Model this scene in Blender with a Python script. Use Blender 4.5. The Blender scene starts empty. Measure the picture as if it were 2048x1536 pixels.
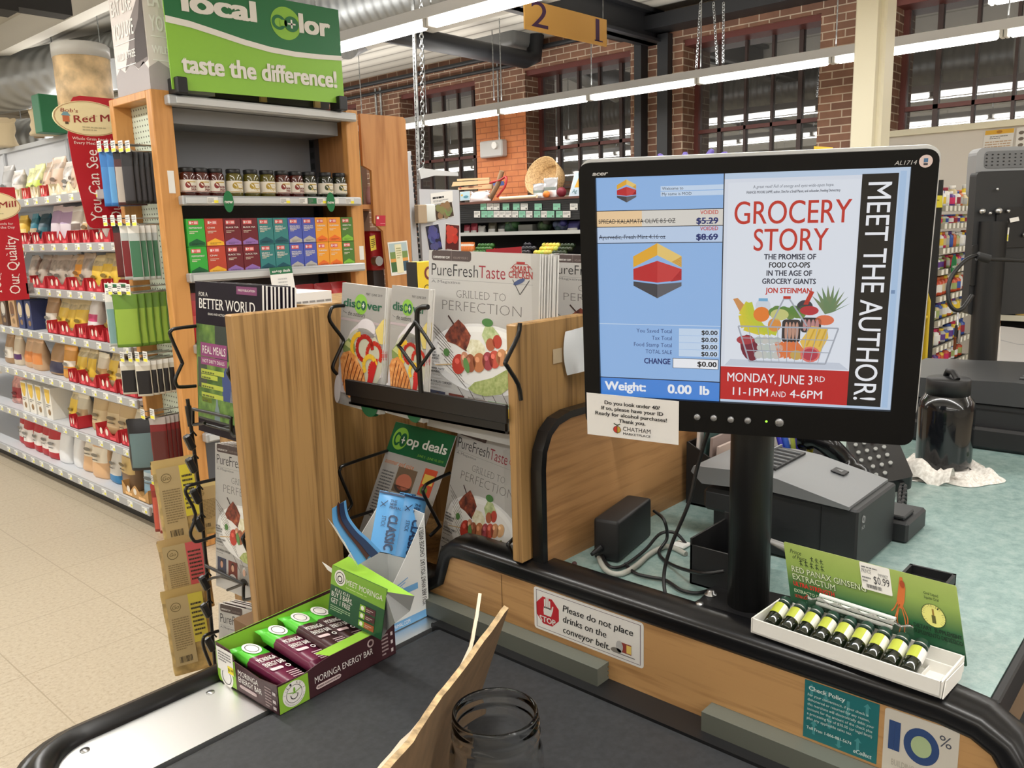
import bpy, bmesh, math, random
from mathutils import Vector as V, Matrix
random.seed(7)
scn = bpy.context.scene
COL = scn.collection
PI = math.pi
# ---------------------------------------------------------------- camera (eye height 1.5 m, beside the belt)
CAM_R = ((0.66541182, -0.15630775, 0.72992808), (-0.74595516, -0.1026982, 0.65803038), (-0.02789295, -0.98235481, -0.18493517))
FPX = 1653.114; EYE = V((0, 0, 1.5))
cam_d = bpy.data.cameras.new('camera'); cam = bpy.data.objects.new('camera', cam_d); COL.objects.link(cam)
cam_d.sensor_width = 36; cam_d.lens = 36*FPX/2048; cam_d.clip_start = .02; cam_d.clip_end = 80
cam.matrix_world = Matrix([[r[0], -r[1], -r[2], EYE[i]] for i, r in enumerate(CAM_R)] + [[0, 0, 0, 1]])
scn.camera = cam
def ray(px, py):
    x, y = px-1024, py-768
    return V([r[0]*x + r[1]*y + r[2]*FPX for r in CAM_R])
def at(px, py, ax, val):
    d = ray(px, py); i = 'xyz'.index(ax); t = (val-EYE[i])/d[i]; return EYE + d*t
def dep(px, py, d): return EYE + ray(px, py)*(d/FPX)
# ---------------------------------------------------------------- world, exposure
w = bpy.data.worlds.new('world'); scn.world = w; w.use_nodes = True
w.node_tree.nodes['Background'].inputs[0].default_value = (.9, .95, 1, 1)
w.node_tree.nodes['Background'].inputs[1].default_value = .02
scn.view_settings.view_transform = 'Standard'; scn.view_settings.look = 'None'
scn.view_settings.exposure = 0.0; scn.view_settings.gamma = 1; scn.view_settings.use_curve_mapping = False
scn.cycles.use_denoising = True; scn.cycles.max_bounces = 10; scn.cycles.transmission_bounces = 10; scn.cycles.glossy_bounces = 5; scn.cycles.diffuse_bounces = 4
scn.cycles.sample_clamp_indirect = 6
ROWS = [(-5.6, 2.8, -9, 13), (-2.4, 2.8, -9, 13), (.7, 2.8, -9, 13), (3.9, 2.835, -7, 13.5), (7.1, 2.8, -7, 13)]
LAMP_W = 10.4
for X, z, y0, y1 in ROWS:                       # the light given off by each continuous row of fluorescent tubes
    L = bpy.data.lights.new('tube_row_light', 'AREA'); L.shape = 'RECTANGLE'; L.size = .06; L.size_y = y1-y0
    L.energy = LAMP_W*(y1-y0); L.color = (1, .985, .955)
    lo = bpy.data.objects.new('tube_row_light', L); COL.objects.link(lo); lo.location = (X, (y0+y1)/2, z-.075)
    L2 = bpy.data.lights.new('tube_row_uplight', 'AREA'); L2.shape = 'RECTANGLE'; L2.size = .25; L2.size_y = y1-y0
    L2.energy = LAMP_W*.85*(y1-y0); L2.color = (1, .985, .955)
    lo = bpy.data.objects.new('tube_row_uplight', L2); COL.objects.link(lo); lo.location = (X, (y0+y1)/2, z+.1); lo.rotation_euler = (PI, 0, 0)
# ---------------------------------------------------------------- materials
def lin(c): c /= 255; return c/12.92 if c <= .04045 else ((c+.055)/1.055)**2.4
def L3(c): return (lin(c[0]), lin(c[1]), lin(c[2]), 1)
MATS = {}
def newmat(key):
    m = bpy.data.materials.new(key); m.use_nodes = True; MATS[key] = m
    return m, m.node_tree.nodes, m.node_tree.links, m.node_tree.nodes['Principled BSDF']
def M(r, g, b, rough=.6, metal=0, vary=0, coat=0):
    key = 'c_%d_%d_%d_%g_%g_%g_%g' % (r, g, b, rough, metal, vary, coat)
    if key in MATS: return MATS[key]
    m, N, K, P = newmat(key)
    P.inputs['Base Color'].default_value = L3((r, g, b)); P.inputs['Roughness'].default_value = rough; P.inputs['Metallic'].default_value = metal
    if coat: P.inputs['Coat Weight'].default_value = coat
    if vary:
        t = N.new('ShaderNodeTexCoord'); n = N.new('ShaderNodeTexNoise'); n.inputs['Scale'].default_value = vary; n.inputs['Detail'].default_value = 4
        rp = N.new('ShaderNodeValToRGB'); rp.color_ramp.elements[0].color = L3((r*.8, g*.8, b*.8)); rp.color_ramp.elements[1].color = L3((min(255, r*1.12), min(255, g*1.12), min(255, b*1.12)))
        rp.color_ramp.elements[0].position = .35; rp.color_ramp.elements[1].position = .65
        K.new(t.outputs['Object'], n.inputs['Vector']); K.new(n.outputs['Fac'], rp.inputs['Fac']); K.new(rp.outputs['Color'], P.inputs['Base Color'])
    return m
def EM(r, g, b, s=1.0):
    key = 'e_%d_%d_%d_%g' % (r, g, b, s)
    if key in MATS: return MATS[key]
    m, N, K, P = newmat(key)
    P.inputs['Base Color'].default_value = (0.01, 0.01, 0.01, 1); P.inputs['Roughness'].default_value = .35
    P.inputs['Emission Color'].default_value = L3((r, g, b)); P.inputs['Emission Strength'].default_value = s
    return m
def wood(key, c1, c2, axis='z', scale=9, fine=70, rough=.42, stretch=.06):
    m, N, K, P = newmat(key)
    t = N.new('ShaderNodeTexCoord'); mp = N.new('ShaderNodeMapping')
    s = [1, 1, 1]; s['xyz'.index(axis)] = stretch; mp.inputs['Scale'].default_value = s
    n = N.new('ShaderNodeTexNoise'); n.inputs['Scale'].default_value = scale; n.inputs['Detail'].default_value = 5; n.inputs['Distortion'].default_value = 1.2
    mt = N.new('ShaderNodeMath'); mt.operation = 'MULTIPLY'; mt.inputs[1].default_value = 7
    fr = N.new('ShaderNodeMath'); fr.operation = 'PINGPONG'; fr.inputs[1].default_value = .5
    n2 = N.new('ShaderNodeTexNoise'); n2.inputs['Scale'].default_value = fine; n2.inputs['Detail'].default_value = 3
    ad = N.new('ShaderNodeMath'); ad.operation = 'MULTIPLY_ADD'; ad.inputs[1].default_value = .8
    rp = N.new('ShaderNodeValToRGB'); rp.color_ramp.elements[0].color = L3(c1); rp.color_ramp.elements[1].color = L3(c2)
    rp.color_ramp.elements[0].position = .3; rp.color_ramp.elements[1].position = .8
    K.new(t.outputs['Object'], mp.inputs['Vector']); K.new(mp.outputs[0], n.inputs['Vector']); K.new(mp.outputs[0], n2.inputs['Vector'])
    K.new(n.outputs['Fac'], mt.inputs[0]); K.new(mt.outputs[0], fr.inputs[0]); K.new(fr.outputs[0], ad.inputs[0]); K.new(n2.outputs['Fac'], ad.inputs[2])
    K.new(ad.outputs[0], rp.inputs['Fac']); K.new(rp.outputs['Color'], P.inputs['Base Color']); P.inputs['Roughness'].default_value = rough
    bp = N.new('ShaderNodeBump'); bp.inputs['Strength'].default_value = .12; bp.inputs['Distance'].default_value = .002
    K.new(n2.outputs['Fac'], bp.inputs['Height']); K.new(bp.outputs[0], P.inputs['Normal'])
    return m
OAKV = wood('oak_upright', (112, 82, 46), (172, 134, 84), 'z', 9, 190, .45, .03)
OAKH = wood('oak_panel', (154, 112, 68), (196, 152, 100), 'y', 8, 150, .42, .06)
OAKX = wood('oak_screen_panel', (140, 100, 62), (178, 134, 88), 'x', 8, 150, .42, .06)
MAPLE = wood('maple_orange', (184, 126, 66), (208, 150, 86), 'z', 4, 40, .4, .1)
MAPLE2 = wood('maple_brown', (168, 112, 64), (196, 140, 88), 'z', 3, 30, .35, .12)
RUB = M(17, 17, 19, .28); BLK = M(20, 20, 22, .45); BLKM = M(16, 16, 17, .7); WIRE = M(14, 14, 15, .3); STEEL = M(196, 197, 198, .32, 1)
WHITE = M(232, 230, 226, .6); PAPER = M(236, 234, 230, .7); GALV = M(170, 172, 172, .4, 1, 30); RAILM = M(176, 178, 180, .45, .4)
RED = M(188, 32, 40); INK = M(24, 24, 26, .6); GREYT = M(120, 120, 122)
def ramp_mat(key, coord, build, rough=.6):
    m, N, K, P = newmat(key); t = N.new('ShaderNodeTexCoord'); build(N, K, P, t.outputs[coord]); P.inputs['Roughness'].default_value = rough
    return m
def ramp(N, stops):
    r = N.new('ShaderNodeValToRGB'); e = r.color_ramp.elements
    for i, (p, c) in enumerate(stops):
        q = e[i] if i < 2 else e.new(p)
        q.position = p; q.color = L3(c)
    return r
def _floor(N, K, P, co):
    mp = N.new('ShaderNodeMapping'); mp.inputs['Location'].default_value = (.1, .13, 0)
    b = N.new('ShaderNodeTexBrick'); b.offset = 0; b.inputs['Scale'].default_value = 1; b.inputs['Brick Width'].default_value = .46; b.inputs['Row Height'].default_value = .46
    b.inputs['Mortar Size'].default_value = .003; b.inputs['Mortar Smooth'].default_value = .4
    n = N.new('ShaderNodeTexNoise'); n.inputs['Scale'].default_value = 70; n.inputs['Detail'].default_value = 7; n.inputs['Roughness'].default_value = .7
    r = ramp(N, [(.3, (164, 149, 126)), (.46, (190, 176, 153)), (.7, (202, 191, 170))])
    mx = N.new('ShaderNodeMix'); mx.data_type = 'RGBA'; mx.inputs['B'].default_value = L3((170, 156, 133))
    K.new(co, mp.inputs[0]); K.new(mp.outputs[0], b.inputs['Vector']); K.new(co, n.inputs['Vector']); K.new(n.outputs['Fac'], r.inputs[0])
    K.new(b.outputs['Fac'], mx.inputs['Factor']); K.new(r.outputs[0], mx.inputs['A']); K.new(mx.outputs['Result'], P.inputs['Base Color'])
FLOOR = ramp_mat('vinyl_floor', 'Object', _floor, .32)
def _brick(N, K, P, co):
    s = N.new('ShaderNodeSeparateXYZ'); c = N.new('ShaderNodeCombineXYZ'); K.new(co, s.inputs[0])
    ad = N.new('ShaderNodeMath'); K.new(s.outputs['X'], ad.inputs[0]); K.new(s.outputs['Y'], ad.inputs[1])
    K.new(ad.outputs[0], c.inputs['X']); K.new(s.outputs['Z'], c.inputs['Y'])
    b = N.new('ShaderNodeTexBrick'); b.inputs['Scale'].default_value = 1; b.inputs['Brick Width'].default_value = .215; b.inputs['Row Height'].default_value = .072
    b.inputs['Mortar Size'].default_value = .0065; b.inputs['Mortar Smooth'].default_value = .3; b.inputs['Bias'].default_value = -.2
    b.inputs['Color1'].default_value = L3((124, 88, 68)); b.inputs['Color2'].default_value = L3((98, 68, 54)); b.inputs['Mortar'].default_value = L3((176, 158, 138))
    n = N.new('ShaderNodeTexNoise'); n.inputs['Scale'].default_value = 6; n.inputs['Detail'].default_value = 5
    mx = N.new('ShaderNodeMix'); mx.data_type = 'RGBA'; mx.blend_type = 'OVERLAY'; mx.inputs['Factor'].default_value = .35
    K.new(c.outputs[0], b.inputs['Vector']); K.new(co, n.inputs['Vector']); K.new(b.outputs['Color'], mx.inputs['A']); K.new(n.outputs['Fac'], mx.inputs['B'])
    K.new(mx.outputs['Result'], P.inputs['Base Color'])
    bp = N.new('ShaderNodeBump'); bp.inputs['Strength'].default_value = .6; bp.inputs['Distance'].default_value = .01; bp.invert = True
    K.new(b.outputs['Fac'], bp.inputs['Height']); K.new(bp.outputs[0], P.inputs['Normal'])
BRICK = ramp_mat('brick', 'Object', _brick, .8)
def _obrick(N, K, P, co):
    _brick(N, K, P, co)
    b = [n for n in N if n.type == 'TEX_BRICK'][0]
    b.inputs['Color1'].default_value = L3((216, 134, 82)); b.inputs['Color2'].default_value = L3((208, 126, 76)); b.inputs['Mortar'].default_value = L3((186, 110, 68))
OBRICK = ramp_mat('orange_painted_brick', 'Object', _obrick, .6)
def _lam(N, K, P, co):
    n = N.new('ShaderNodeTexNoise'); n.inputs['Scale'].default_value = 55; n.inputs['Detail'].default_value = 8; n.inputs['Roughness'].default_value = .75; n.inputs['Distortion'].default_value = .1
    r = ramp(N, [(.3, (112, 138, 136)), (.5, (140, 166, 162)), (.68, (164, 182, 177))]); K.new(co, n.inputs['Vector']); K.new(n.outputs['Fac'], r.inputs[0]); K.new(r.outputs[0], P.inputs['Base Color'])
LAMI = ramp_mat('green_laminate', 'Object', _lam, .3)
def _belt(N, K, P, co):
    n = N.new('ShaderNodeTexNoise'); n.inputs['Scale'].default_value = 120; n.inputs['Detail'].default_value = 4
    r = ramp(N, [(.3, (36, 38, 41)), (.7, (49, 51, 54))]); K.new(co, n.inputs['Vector']); K.new(n.outputs['Fac'], r.inputs[0]); K.new(r.outputs[0], P.inputs['Base Color'])
BELT = ramp_mat('belt_rubber', 'Object', _belt, .55)
def _ceil(N, K, P, co):
    wv = N.new('ShaderNodeTexWave'); wv.bands_direction = 'X'; wv.inputs['Scale'].default_value = 1.1; wv.inputs['Distortion'].default_value = .15
    r = ramp(N, [(.0, (120, 116, 108)), (.08, (176, 172, 162)), (1, (190, 186, 176))]); K.new(co, wv.inputs['Vector']); K.new(wv.outputs['Fac'], r.inputs[0]); K.new(r.outputs[0], P.inputs['Base Color'])
CEIL = ramp_mat('painted_plank_ceiling', 'Object', _ceil, .7)
def _duct(N, K, P, co):
    wv = N.new('ShaderNodeTexWave'); wv.bands_direction = 'Y'; wv.inputs['Scale'].default_value = 3.2; wv.inputs['Distortion'].default_value = .3
    P.inputs['Base Color'].default_value = L3((158, 160, 160)); P.inputs['Metallic'].default_value = .85
    bp = N.new('ShaderNodeBump'); bp.inputs['Strength'].default_value = .5; bp.inputs['Distance'].default_value = .02
    K.new(co, wv.inputs['Vector']); K.new(wv.outputs['Fac'], bp.inputs['Height']); K.new(bp.outputs[0], P.inputs['Normal'])
DUCT = ramp_mat('spiral_galvanised', 'Object', _duct, .42)
def glassmat(key, tint, rough, ior=1.45):
    m, N, K, P = newmat(key)
    P.inputs['Base Color'].default_value = tint; P.inputs['Roughness'].default_value = rough; P.inputs['Transmission Weight'].default_value = 1; P.inputs['IOR'].default_value = ior
    return m
GLASS = glassmat('clear_glass', (.99, 1, .995, 1), .0, 1.33)
FILM = glassmat('clear_plastic_film', (.96, .97, .97, 1), .08, 1.15)
def _pane(N, K, P, co):
    P.inputs['Base Color'].default_value = (.055, .055, .054, 1); P.inputs['IOR'].default_value = 3.0
PANE = ramp_mat('night_window_glass', 'Object', _pane, .02)
def speck(key, stops, scale, rough=.6, vor=False, detail=4):
    def f(N, K, P, co):
        n = N.new('ShaderNodeTexVoronoi' if vor else 'ShaderNodeTexNoise'); n.inputs['Scale'].default_value = scale
        if not vor: n.inputs['Detail'].default_value = detail
        r = ramp(N, stops); K.new(co, n.inputs['Vector']); K.new(n.outputs['Distance' if vor else 'Fac'], r.inputs[0]); K.new(r.outputs[0], P.inputs['Base Color'])
    return ramp_mat(key, 'Object', f, rough)
TUBE = EM(255, 250, 240, 7.0)
# ---------------------------------------------------------------- mesh helpers
class Frame:                                   # a local 2-D drawing plane; bend = optional map of (u,v,w)
    def __init__(s, o, u, v, eps=.0004, bend=None):
        s.o, s.u, s.v = V(o), V(u), V(v); s.n = s.u.cross(s.v).normalized(); s.eps = eps; s.bend = bend; s.ar = s.v.length/s.u.length
    def P(s, u, v, w=0):
        if s.bend: return s.bend(u, v, w*s.eps)
        return s.o + s.u*u + s.v*v + s.n*(w*s.eps)
def quadframe(tl, tr, bl, eps=.0004): return Frame(bl, V(tr)-V(tl), V(tl)-V(bl), eps)
GLY = {}; NG = {}
def glyphs(s, bold=0, shear=0, sp=1.0, res=3):
    k = (s, bold, shear, sp, res)
    if k in GLY: return GLY[k]
    NG[k] = 1
    c = bpy.data.curves.new('t', 'FONT'); c.body = s; c.resolution_u = res; c.offset = min(bold, 0); c.shear = shear; c.space_character = sp; c.fill_mode = 'FRONT'
    o = bpy.data.objects.new('t', c); me = bpy.data.meshes.new_from_object(o)
    vs = [(v.co.x, v.co.y) for v in me.vertices]; fs = [tuple(p.vertices) for p in me.polygons]
    bpy.data.objects.remove(o); bpy.data.curves.remove(c); bpy.data.meshes.remove(me)
    if bold > .003:                            # heavier strokes: overlapping shifted copies of the outline
        sh = [(-bold, 0), (bold, 0)] if bold < .015 else [(-bold, -bold*.6), (bold, -bold*.6), (-bold, bold*.6), (bold, bold*.6)]
        n = len(vs); NG[k] = len(sh); fs = [tuple(q+n*i for q in f) for i in range(len(sh)) for f in fs]; vs = [(x+a, y+b) for a, b in sh for x, y in vs]
    GLY[k] = (vs, fs); return GLY[k]
_h = glyphs('H')[0]; CAPH = max(v[1] for v in _h); _x = glyphs('x')[0]; XH = max(v[1] for v in _x)
def serifs(vs, fs):
    cnt = {}
    for f in fs:
        for a, b in zip(f, f[1:]+f[:1]): cnt[(min(a, b), max(a, b))] = cnt.get((min(a, b), max(a, b)), 0)+1
    out = []
    for (a, b), n in cnt.items():
        if n != 1: continue
        (x0, y0), (x1, y1) = vs[a], vs[b]
        if abs(y0-y1) > .003: continue
        L = abs(x1-x0)
        if not .045 < L < .17: continue
        for yy, sg in ((0, 1), (CAPH, -1), (XH, -1)):
            if abs(y0-yy) < .02:
                e = .055; ys = sorted((y0, y0+sg*.035)); out.append((min(x0, x1)-e, max(x0, x1)+e, ys[0], ys[1]))
    return out
class MB:
    def __init__(s): s.v = []; s.f = []; s.m = []; s.sm = []; s.mats = []; s.idx = {}
    def mi(s, m):
        if m.name not in s.idx: s.idx[m.name] = len(s.mats); s.mats.append(m)
        return s.idx[m.name]
    def add(s, vs, fs, m, smooth=False):
        b = len(s.v); s.v += [tuple(v) for v in vs]; i = s.mi(m)
        for f in fs: s.f.append(tuple(b+k for k in f)); s.m.append(i); s.sm.append(smooth)
    def quad(s, a, b, c, d, m): s.add([a, b, c, d], [(0, 1, 2, 3)], m)
    def box(s, x0, x1, y0, y1, z0, z1, m, bev=0, T=None, seg=1):
        if bev <= 0:
            vs = [(x, y, z) for x in (x0, x1) for y in (y0, y1) for z in (z0, z1)]
            fs = [(0, 1, 3, 2), (4, 6, 7, 5), (0, 4, 5, 1), (2, 3, 7, 6), (0, 2, 6, 4), (1, 5, 7, 3)]
        else:
            bm = bmesh.new(); bmesh.ops.create_cube(bm, size=1)
            for v in bm.verts: v.co = V(((x0+x1)/2+v.co.x*(x1-x0), (y0+y1)/2+v.co.y*(y1-y0), (z0+z1)/2+v.co.z*(z1-z0)))
            bmesh.ops.bevel(bm, geom=bm.edges[:], offset=bev, segments=seg, profile=.6, affect='EDGES')
            bm.verts.index_update(); vs = [v.co.copy() for v in bm.verts]; fs = [tuple(v.index for v in f.verts) for f in bm.faces]; bm.free()
        if T: vs = [T @ V(v) for v in vs]
        s.add(vs, fs, m, bev > 0 and seg > 1)
    def tube(s, pts, r, m, n=8, closed=False, cap=True):
        pts = [V(p) for p in pts]; k = len(pts); rs = r if isinstance(r, (list, tuple)) else [r]*k
        vs = []; up = V((.137, .271, .953))
        for i, p in enumerate(pts):
            a = pts[i-1] if (i or closed) else p; b = pts[(i+1) % k] if (i < k-1 or closed) else p
            t = (b-a); t = t.normalized() if t.length > 1e-9 else V((0, 0, 1))
            e1 = up - t*up.dot(t)
            if e1.length < .05: e1 = V((1, 0, 0)) - t*t.x
            e1.normalize(); up = e1; e2 = t.cross(e1)
            for j in range(n):
                q = 2*PI*j/n; vs.append(p + (e1*math.cos(q)+e2*math.sin(q))*rs[i])
        fs = []
        for i in range(k if closed else k-1):
            for j in range(n): fs.append((i*n+j, i*n+(j+1) % n, ((i+1) % k)*n+(j+1) % n, ((i+1) % k)*n+j))
        s.add(vs, fs, m, True)
        if cap and not closed: s.add(vs[:n], [tuple(range(n-1, -1, -1))], m); s.add(vs[-n:], [tuple(range(n))], m)
    def lathe(s, prof, c, m, n=20, T=None, smooth=True):
        vs = []; c = V(c)
        for r, z in prof:
            for j in range(n):
                q = 2*PI*j/n; p = V((r*math.cos(q), r*math.sin(q), z)); vs.append((T @ p if T else p)+c)
        fs = [(i*n+j, i*n+(j+1) % n, (i+1)*n+(j+1) % n, (i+1)*n+j) for i in range(len(prof)-1) for j in range(n)]
        if prof[0][0] > 1e-5: fs.append(tuple(range(n-1, -1, -1)))
        if prof[-1][0] > 1e-5: fs.append(tuple((len(prof)-1)*n+j for j in range(n)))
        s.add(vs, fs, m, smooth)
    def ball(s, c, r, m, n=10, sc=(1, 1, 1)):
        prof = [(math.sin(PI*i/n)*r, -math.cos(PI*i/n)*r) for i in range(n+1)]; prof[0] = (1e-6, -r); prof[-1] = (1e-6, r)
        s.lathe(prof, c, m, n+4, Matrix.Diagonal(V(sc)))
    def prism(s, F, pts, w0, w1, m, m2=None):           # outline in a frame, given a thickness along its normal (metres)
        k = len(pts); A = [F.o+F.u*u+F.v*v+F.n*w0 for u, v in pts]; B = [F.o+F.u*u+F.v*v+F.n*w1 for u, v in pts]
        s.add(A, [tuple(range(k-1, -1, -1))], m); s.add(B, [tuple(range(k))], m)
        s.add(A+B, [(i, (i+1) % k, k+(i+1) % k, k+i) for i in range(k)], m2 or m)
    def sweep(s, path, prof, m, side, smooth=True):      # prof in (side, up) offsets; side = fixed sideways vector or list
        k = len(prof); vs = []; path = [V(p) for p in path]
        for i, p in enumerate(path):
            t = (path[min(i+1, len(path)-1)]-path[max(i-1, 0)]).normalized()
            sd = side[i] if isinstance(side, list) else side
            up = t.cross(sd).normalized() if isinstance(side, V) else V((0, 0, 1))
            for a, b in prof: vs.append(p + V(sd)*a + up*b)
        fs = [(i*k+j, i*k+(j+1) % k, (i+1)*k+(j+1) % k, (i+1)*k+j) for i in range(len(path)-1) for j in range(k)]
        fs += [tuple(range(k-1, -1, -1)), tuple((len(path)-1)*k+j for j in range(k))]
        s.add(vs, fs, m, smooth)
    def grid(s, fn, nu, nv, m, smooth=True):
        vs = [fn(i/nu, j/nv) for j in range(nv+1) for i in range(nu+1)]
        fs = [(j*(nu+1)+i, j*(nu+1)+i+1, (j+1)*(nu+1)+i+1, (j+1)*(nu+1)+i) for j in range(nv) for i in range(nu)]
        s.add(vs, fs, m, smooth)
    # --- flat artwork on a frame
    def poly(s, F, pts, m, w=1): s.add([F.P(u, v, w) for u, v in pts], [tuple(range(len(pts)))], m)
    def rect(s, F, u0, v0, u1, v1, m, w=1, sub=1):
        if sub == 1: return s.poly(F, [(u0, v0), (u1, v0), (u1, v1), (u0, v1)], m, w)
        s.grid(lambda a, b: F.P(u0+(u1-u0)*a, v0+(v1-v0)*b, w), sub, 1, m)
    def ell(s, F, cu, cv, ru, rv, m, w=1, n=20, rot=0, a0=0, a1=2*PI):
        c, sn = math.cos(rot), math.sin(rot); pts = []
        for i in range(n if a1-a0 > 6.2 else n+1):
            q = a0+(a1-a0)*i/n; x, y = math.cos(q)*ru, math.sin(q)*rv; pts.append((cu+x*c-y*sn, cv+x*sn+y*c))
        s.poly(F, pts, m, w)
    def ring(s, F, cu, cv, ru, rv, th, m, w=1, n=24):
        vs = []
        for i in range(n):
            q = 2*PI*i/n; vs += [F.P(cu+math.cos(q)*ru, cv+math.sin(q)*rv, w), F.P(cu+math.cos(q)*ru*(1-th), cv+math.sin(q)*rv*(1-th), w)]
        s.add(vs, [(2*i, 2*((i+1) % n), 2*((i+1) % n)+1, 2*i+1) for i in range(n)], m)
    def line(s, F, pts, th, m, w=1):
        for (a, b), (c, d) in zip(pts, pts[1:]):
            du, dv = c-a, (d-b)*F.ar; L = math.hypot(du, dv) or 1; nu, nv = -dv/L*th/2, du/L*th/2/F.ar
            s.poly(F, [(a-nu, b-nv), (c-nu, d-nv), (c+nu, d+nv), (a+nu, b+nv)], m, w)
    def text(s, F, t, u, v, h, m, w=2, W=None, al='l', bold=0, shear=0, serif=False, rot=0, sp=1.0, res=2):
        vs, fs = glyphs(t, bold, shear, sp, res)
        if not vs: return
        x0 = min(p[0] for p in vs); x1 = max(p[0] for p in vs); sy = h/CAPH; sx = sy*F.ar
        if W: sx = W/(x1-x0)
        off = {'l': 0, 'c': -(x1-x0)*sx/2, 'r': -(x1-x0)*sx}[al]
        if rot:                                            # rotated lettering: work in metric units of the frame
            ul, vl = F.u.length, F.v.length; c, sn = math.cos(rot), math.sin(rot); k = h*vl/CAPH; kx = (W*(vl if abs(sn) > .7 else ul)/(x1-x0)) if W else k
            of = {'l': 0, 'c': -(x1-x0)*kx/2, 'r': -(x1-x0)*kx}[al]
            f = lambda x, y: (u+(((x-x0)*kx+of)*c - y*k*sn)/ul, v+(((x-x0)*kx+of)*sn + y*k*c)/vl)
        else: f = lambda x, y: (u+off+(x-x0)*sx, v+y*sy)
        n = max(1, len(vs)//NG[(t, bold, shear, sp, res)]); s.add([F.P(*f(x, y), w+.3*(i//n)) for i, (x, y) in enumerate(vs)], fs, m)
        if serif:
            for a, b, c, d in serifs(vs, fs): s.add([F.P(*f(*q), w+1.3) for q in ((a, c), (b, c), (b, d), (a, d))], [(0, 1, 2, 3)], m)
    def lines(s, F, u0, v0, u1, v1, n, m, w=2, fill=.55):    # rows of print too small to read
        dv = (v1-v0)/n
        for i in range(n):
            x = u0; e = u0+(u1-u0)*(1 if i < n-1 else .6)
            while x < e-.001:
                L = (u1-u0)*random.uniform(.06, .2); s.rect(F, x, v1-(i+1)*dv, min(x+L, e), v1-(i+1)*dv+dv*fill*.8, m, w); x += L+(u1-u0)*.025
    def build(s, name, parent=None, local=False, origin=None):
        vs = s.v
        if parent is not None: o0 = V((0, 0, 0)) if local else V(parent['_o'])
        elif local: o0 = V((0, 0, 0))
        elif origin is not None: o0 = V(origin)
        else:
            xs, ys, zs = zip(*vs); o0 = V(((min(xs)+max(xs))/2, (min(ys)+max(ys))/2, min(zs)))
        me = bpy.data.meshes.new(name); me.from_pydata([(a-o0.x, b-o0.y, c-o0.z) for a, b, c in vs], [], s.f)
        for m in s.mats: me.materials.append(m)
        me.polygons.foreach_set('material_index', s.m); me.polygons.foreach_set('use_smooth', s.sm); me.update()
        o = bpy.data.objects.new(name, me); COL.objects.link(o)
        if parent is not None: o.parent = parent; o['_o'] = tuple(parent['_o']) if not local else (0, 0, 0)
        else: o.location = o0; o['_o'] = tuple(o0)
        return o
def tag(o, label, cat=None, group=None):
    o['label'] = label
    if cat: o['category'] = cat
    if group: o['group'] = group
    return o
def thing(name, label, cat, loc, group=None, rot=None):
    o = bpy.data.objects.new(name, None); COL.objects.link(o); o.location = loc; o['_o'] = tuple(loc); o.empty_display_size = .05
    if rot: o.rotation_euler = rot
    return tag(o, label, cat, group)
def struct(o): o['kind'] = 'structure'; return o
def dup(root, loc, label=None, rot=None):
    r = root.copy(); COL.objects.link(r); r.location = loc
    if rot is not None: r.rotation_euler = rot
    if label: r['label'] = label
    for ch in list(root.children):
        c = ch.copy(); COL.objects.link(c); c.parent = r
        for g in list(ch.children):
            d = g.copy(); COL.objects.link(d); d.parent = c
    return r
ORD = ['first', 'second', 'third', 'fourth', 'fifth', 'sixth', 'seventh', 'eighth', 'ninth', 'tenth', 'eleventh', 'twelfth', 'thirteenth', 'fourteenth', 'fifteenth', 'sixteenth', 'seventeenth', 'eighteenth', 'nineteenth', 'twentieth']
def rr(u0, v0, u1, v1, r, ar=1.0, n=4):                   # rounded rectangle outline; r in u units, ar = u per v
    out = []
    for cx, cy, a in ((u1-r, v0+r*ar, -PI/2), (u1-r, v1-r*ar, 0), (u0+r, v1-r*ar, PI/2), (u0+r, v0+r*ar, PI)):
        for i in range(n+1):
            q = a+PI/2*i/n; out.append((cx+math.cos(q)*r, cy+math.sin(q)*r*ar))
    return out
def smooth_path(pts, n=6):                                # Catmull-Rom through the points
    pts = [V(p) for p in pts]; out = []
    for i in range(len(pts)-1):
        p0 = pts[max(i-1, 0)]; p1 = pts[i]; p2 = pts[i+1]; p3 = pts[min(i+2, len(pts)-1)]
        for k in range(n):
            t = k/n; out.append(.5*((2*p1)+(p2-p0)*t+(2*p0-5*p1+4*p2-p3)*t*t+(3*p1-p0-3*p2+p3)*t**3))
    return out+[pts[-1]]
# ================================================================ the room
m = MB(); m.box(-9, 12, -10, 17, -.1, 0, FLOOR); struct(m.build('floor', origin=(0, 0, 0)))
m = MB(); m.box(-9, 12, -10, 17, 3.75, 3.85, CEIL); struct(m.build('ceiling', origin=(0, 0, 0)))
WALLP = M(206, 200, 188, .8)
for nm, b in (('wall_left', (-9.1, -9, -10, 17)), ('wall_back', (-9, 12, 17, 17.1)), ('wall_front', (-9, 12, -10.1, -10))):
    m = MB(); m.box(*b, 0, 3.75, WALLP); struct(m.build(nm, origin=(0, 0, 0)))
WX, GX, Z0, Z1 = 8.2, 8.48, 1.55, 3.42
WIN = [(-1.25, .25), (1.1, 2.65), (3.32, 4.80), (5.47, 7.03), (7.9, 9.4), (10.4, 11.9), (12.9, 14.4)]
m = MB()
ys = [-10]+[y for wn in WIN for y in wn]+[17]
for i in range(0, len(ys), 2): m.box(WX, WX+.4, ys[i], ys[i+1], 0, 3.75, BRICK)
for a, b in WIN: m.box(WX, WX+.4, a, b, 0, Z0, BRICK); m.box(WX, WX+.4, a, b, Z1, 3.75, BRICK)
struct(m.build('wall_right', origin=(0, 0, 0)))
m = MB(); m.box(WX-.006, WX, 7.03, 7.9, 0, 3.07, OBRICK); struct(m.build('trim_1', origin=(0, 0, 0)))
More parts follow.
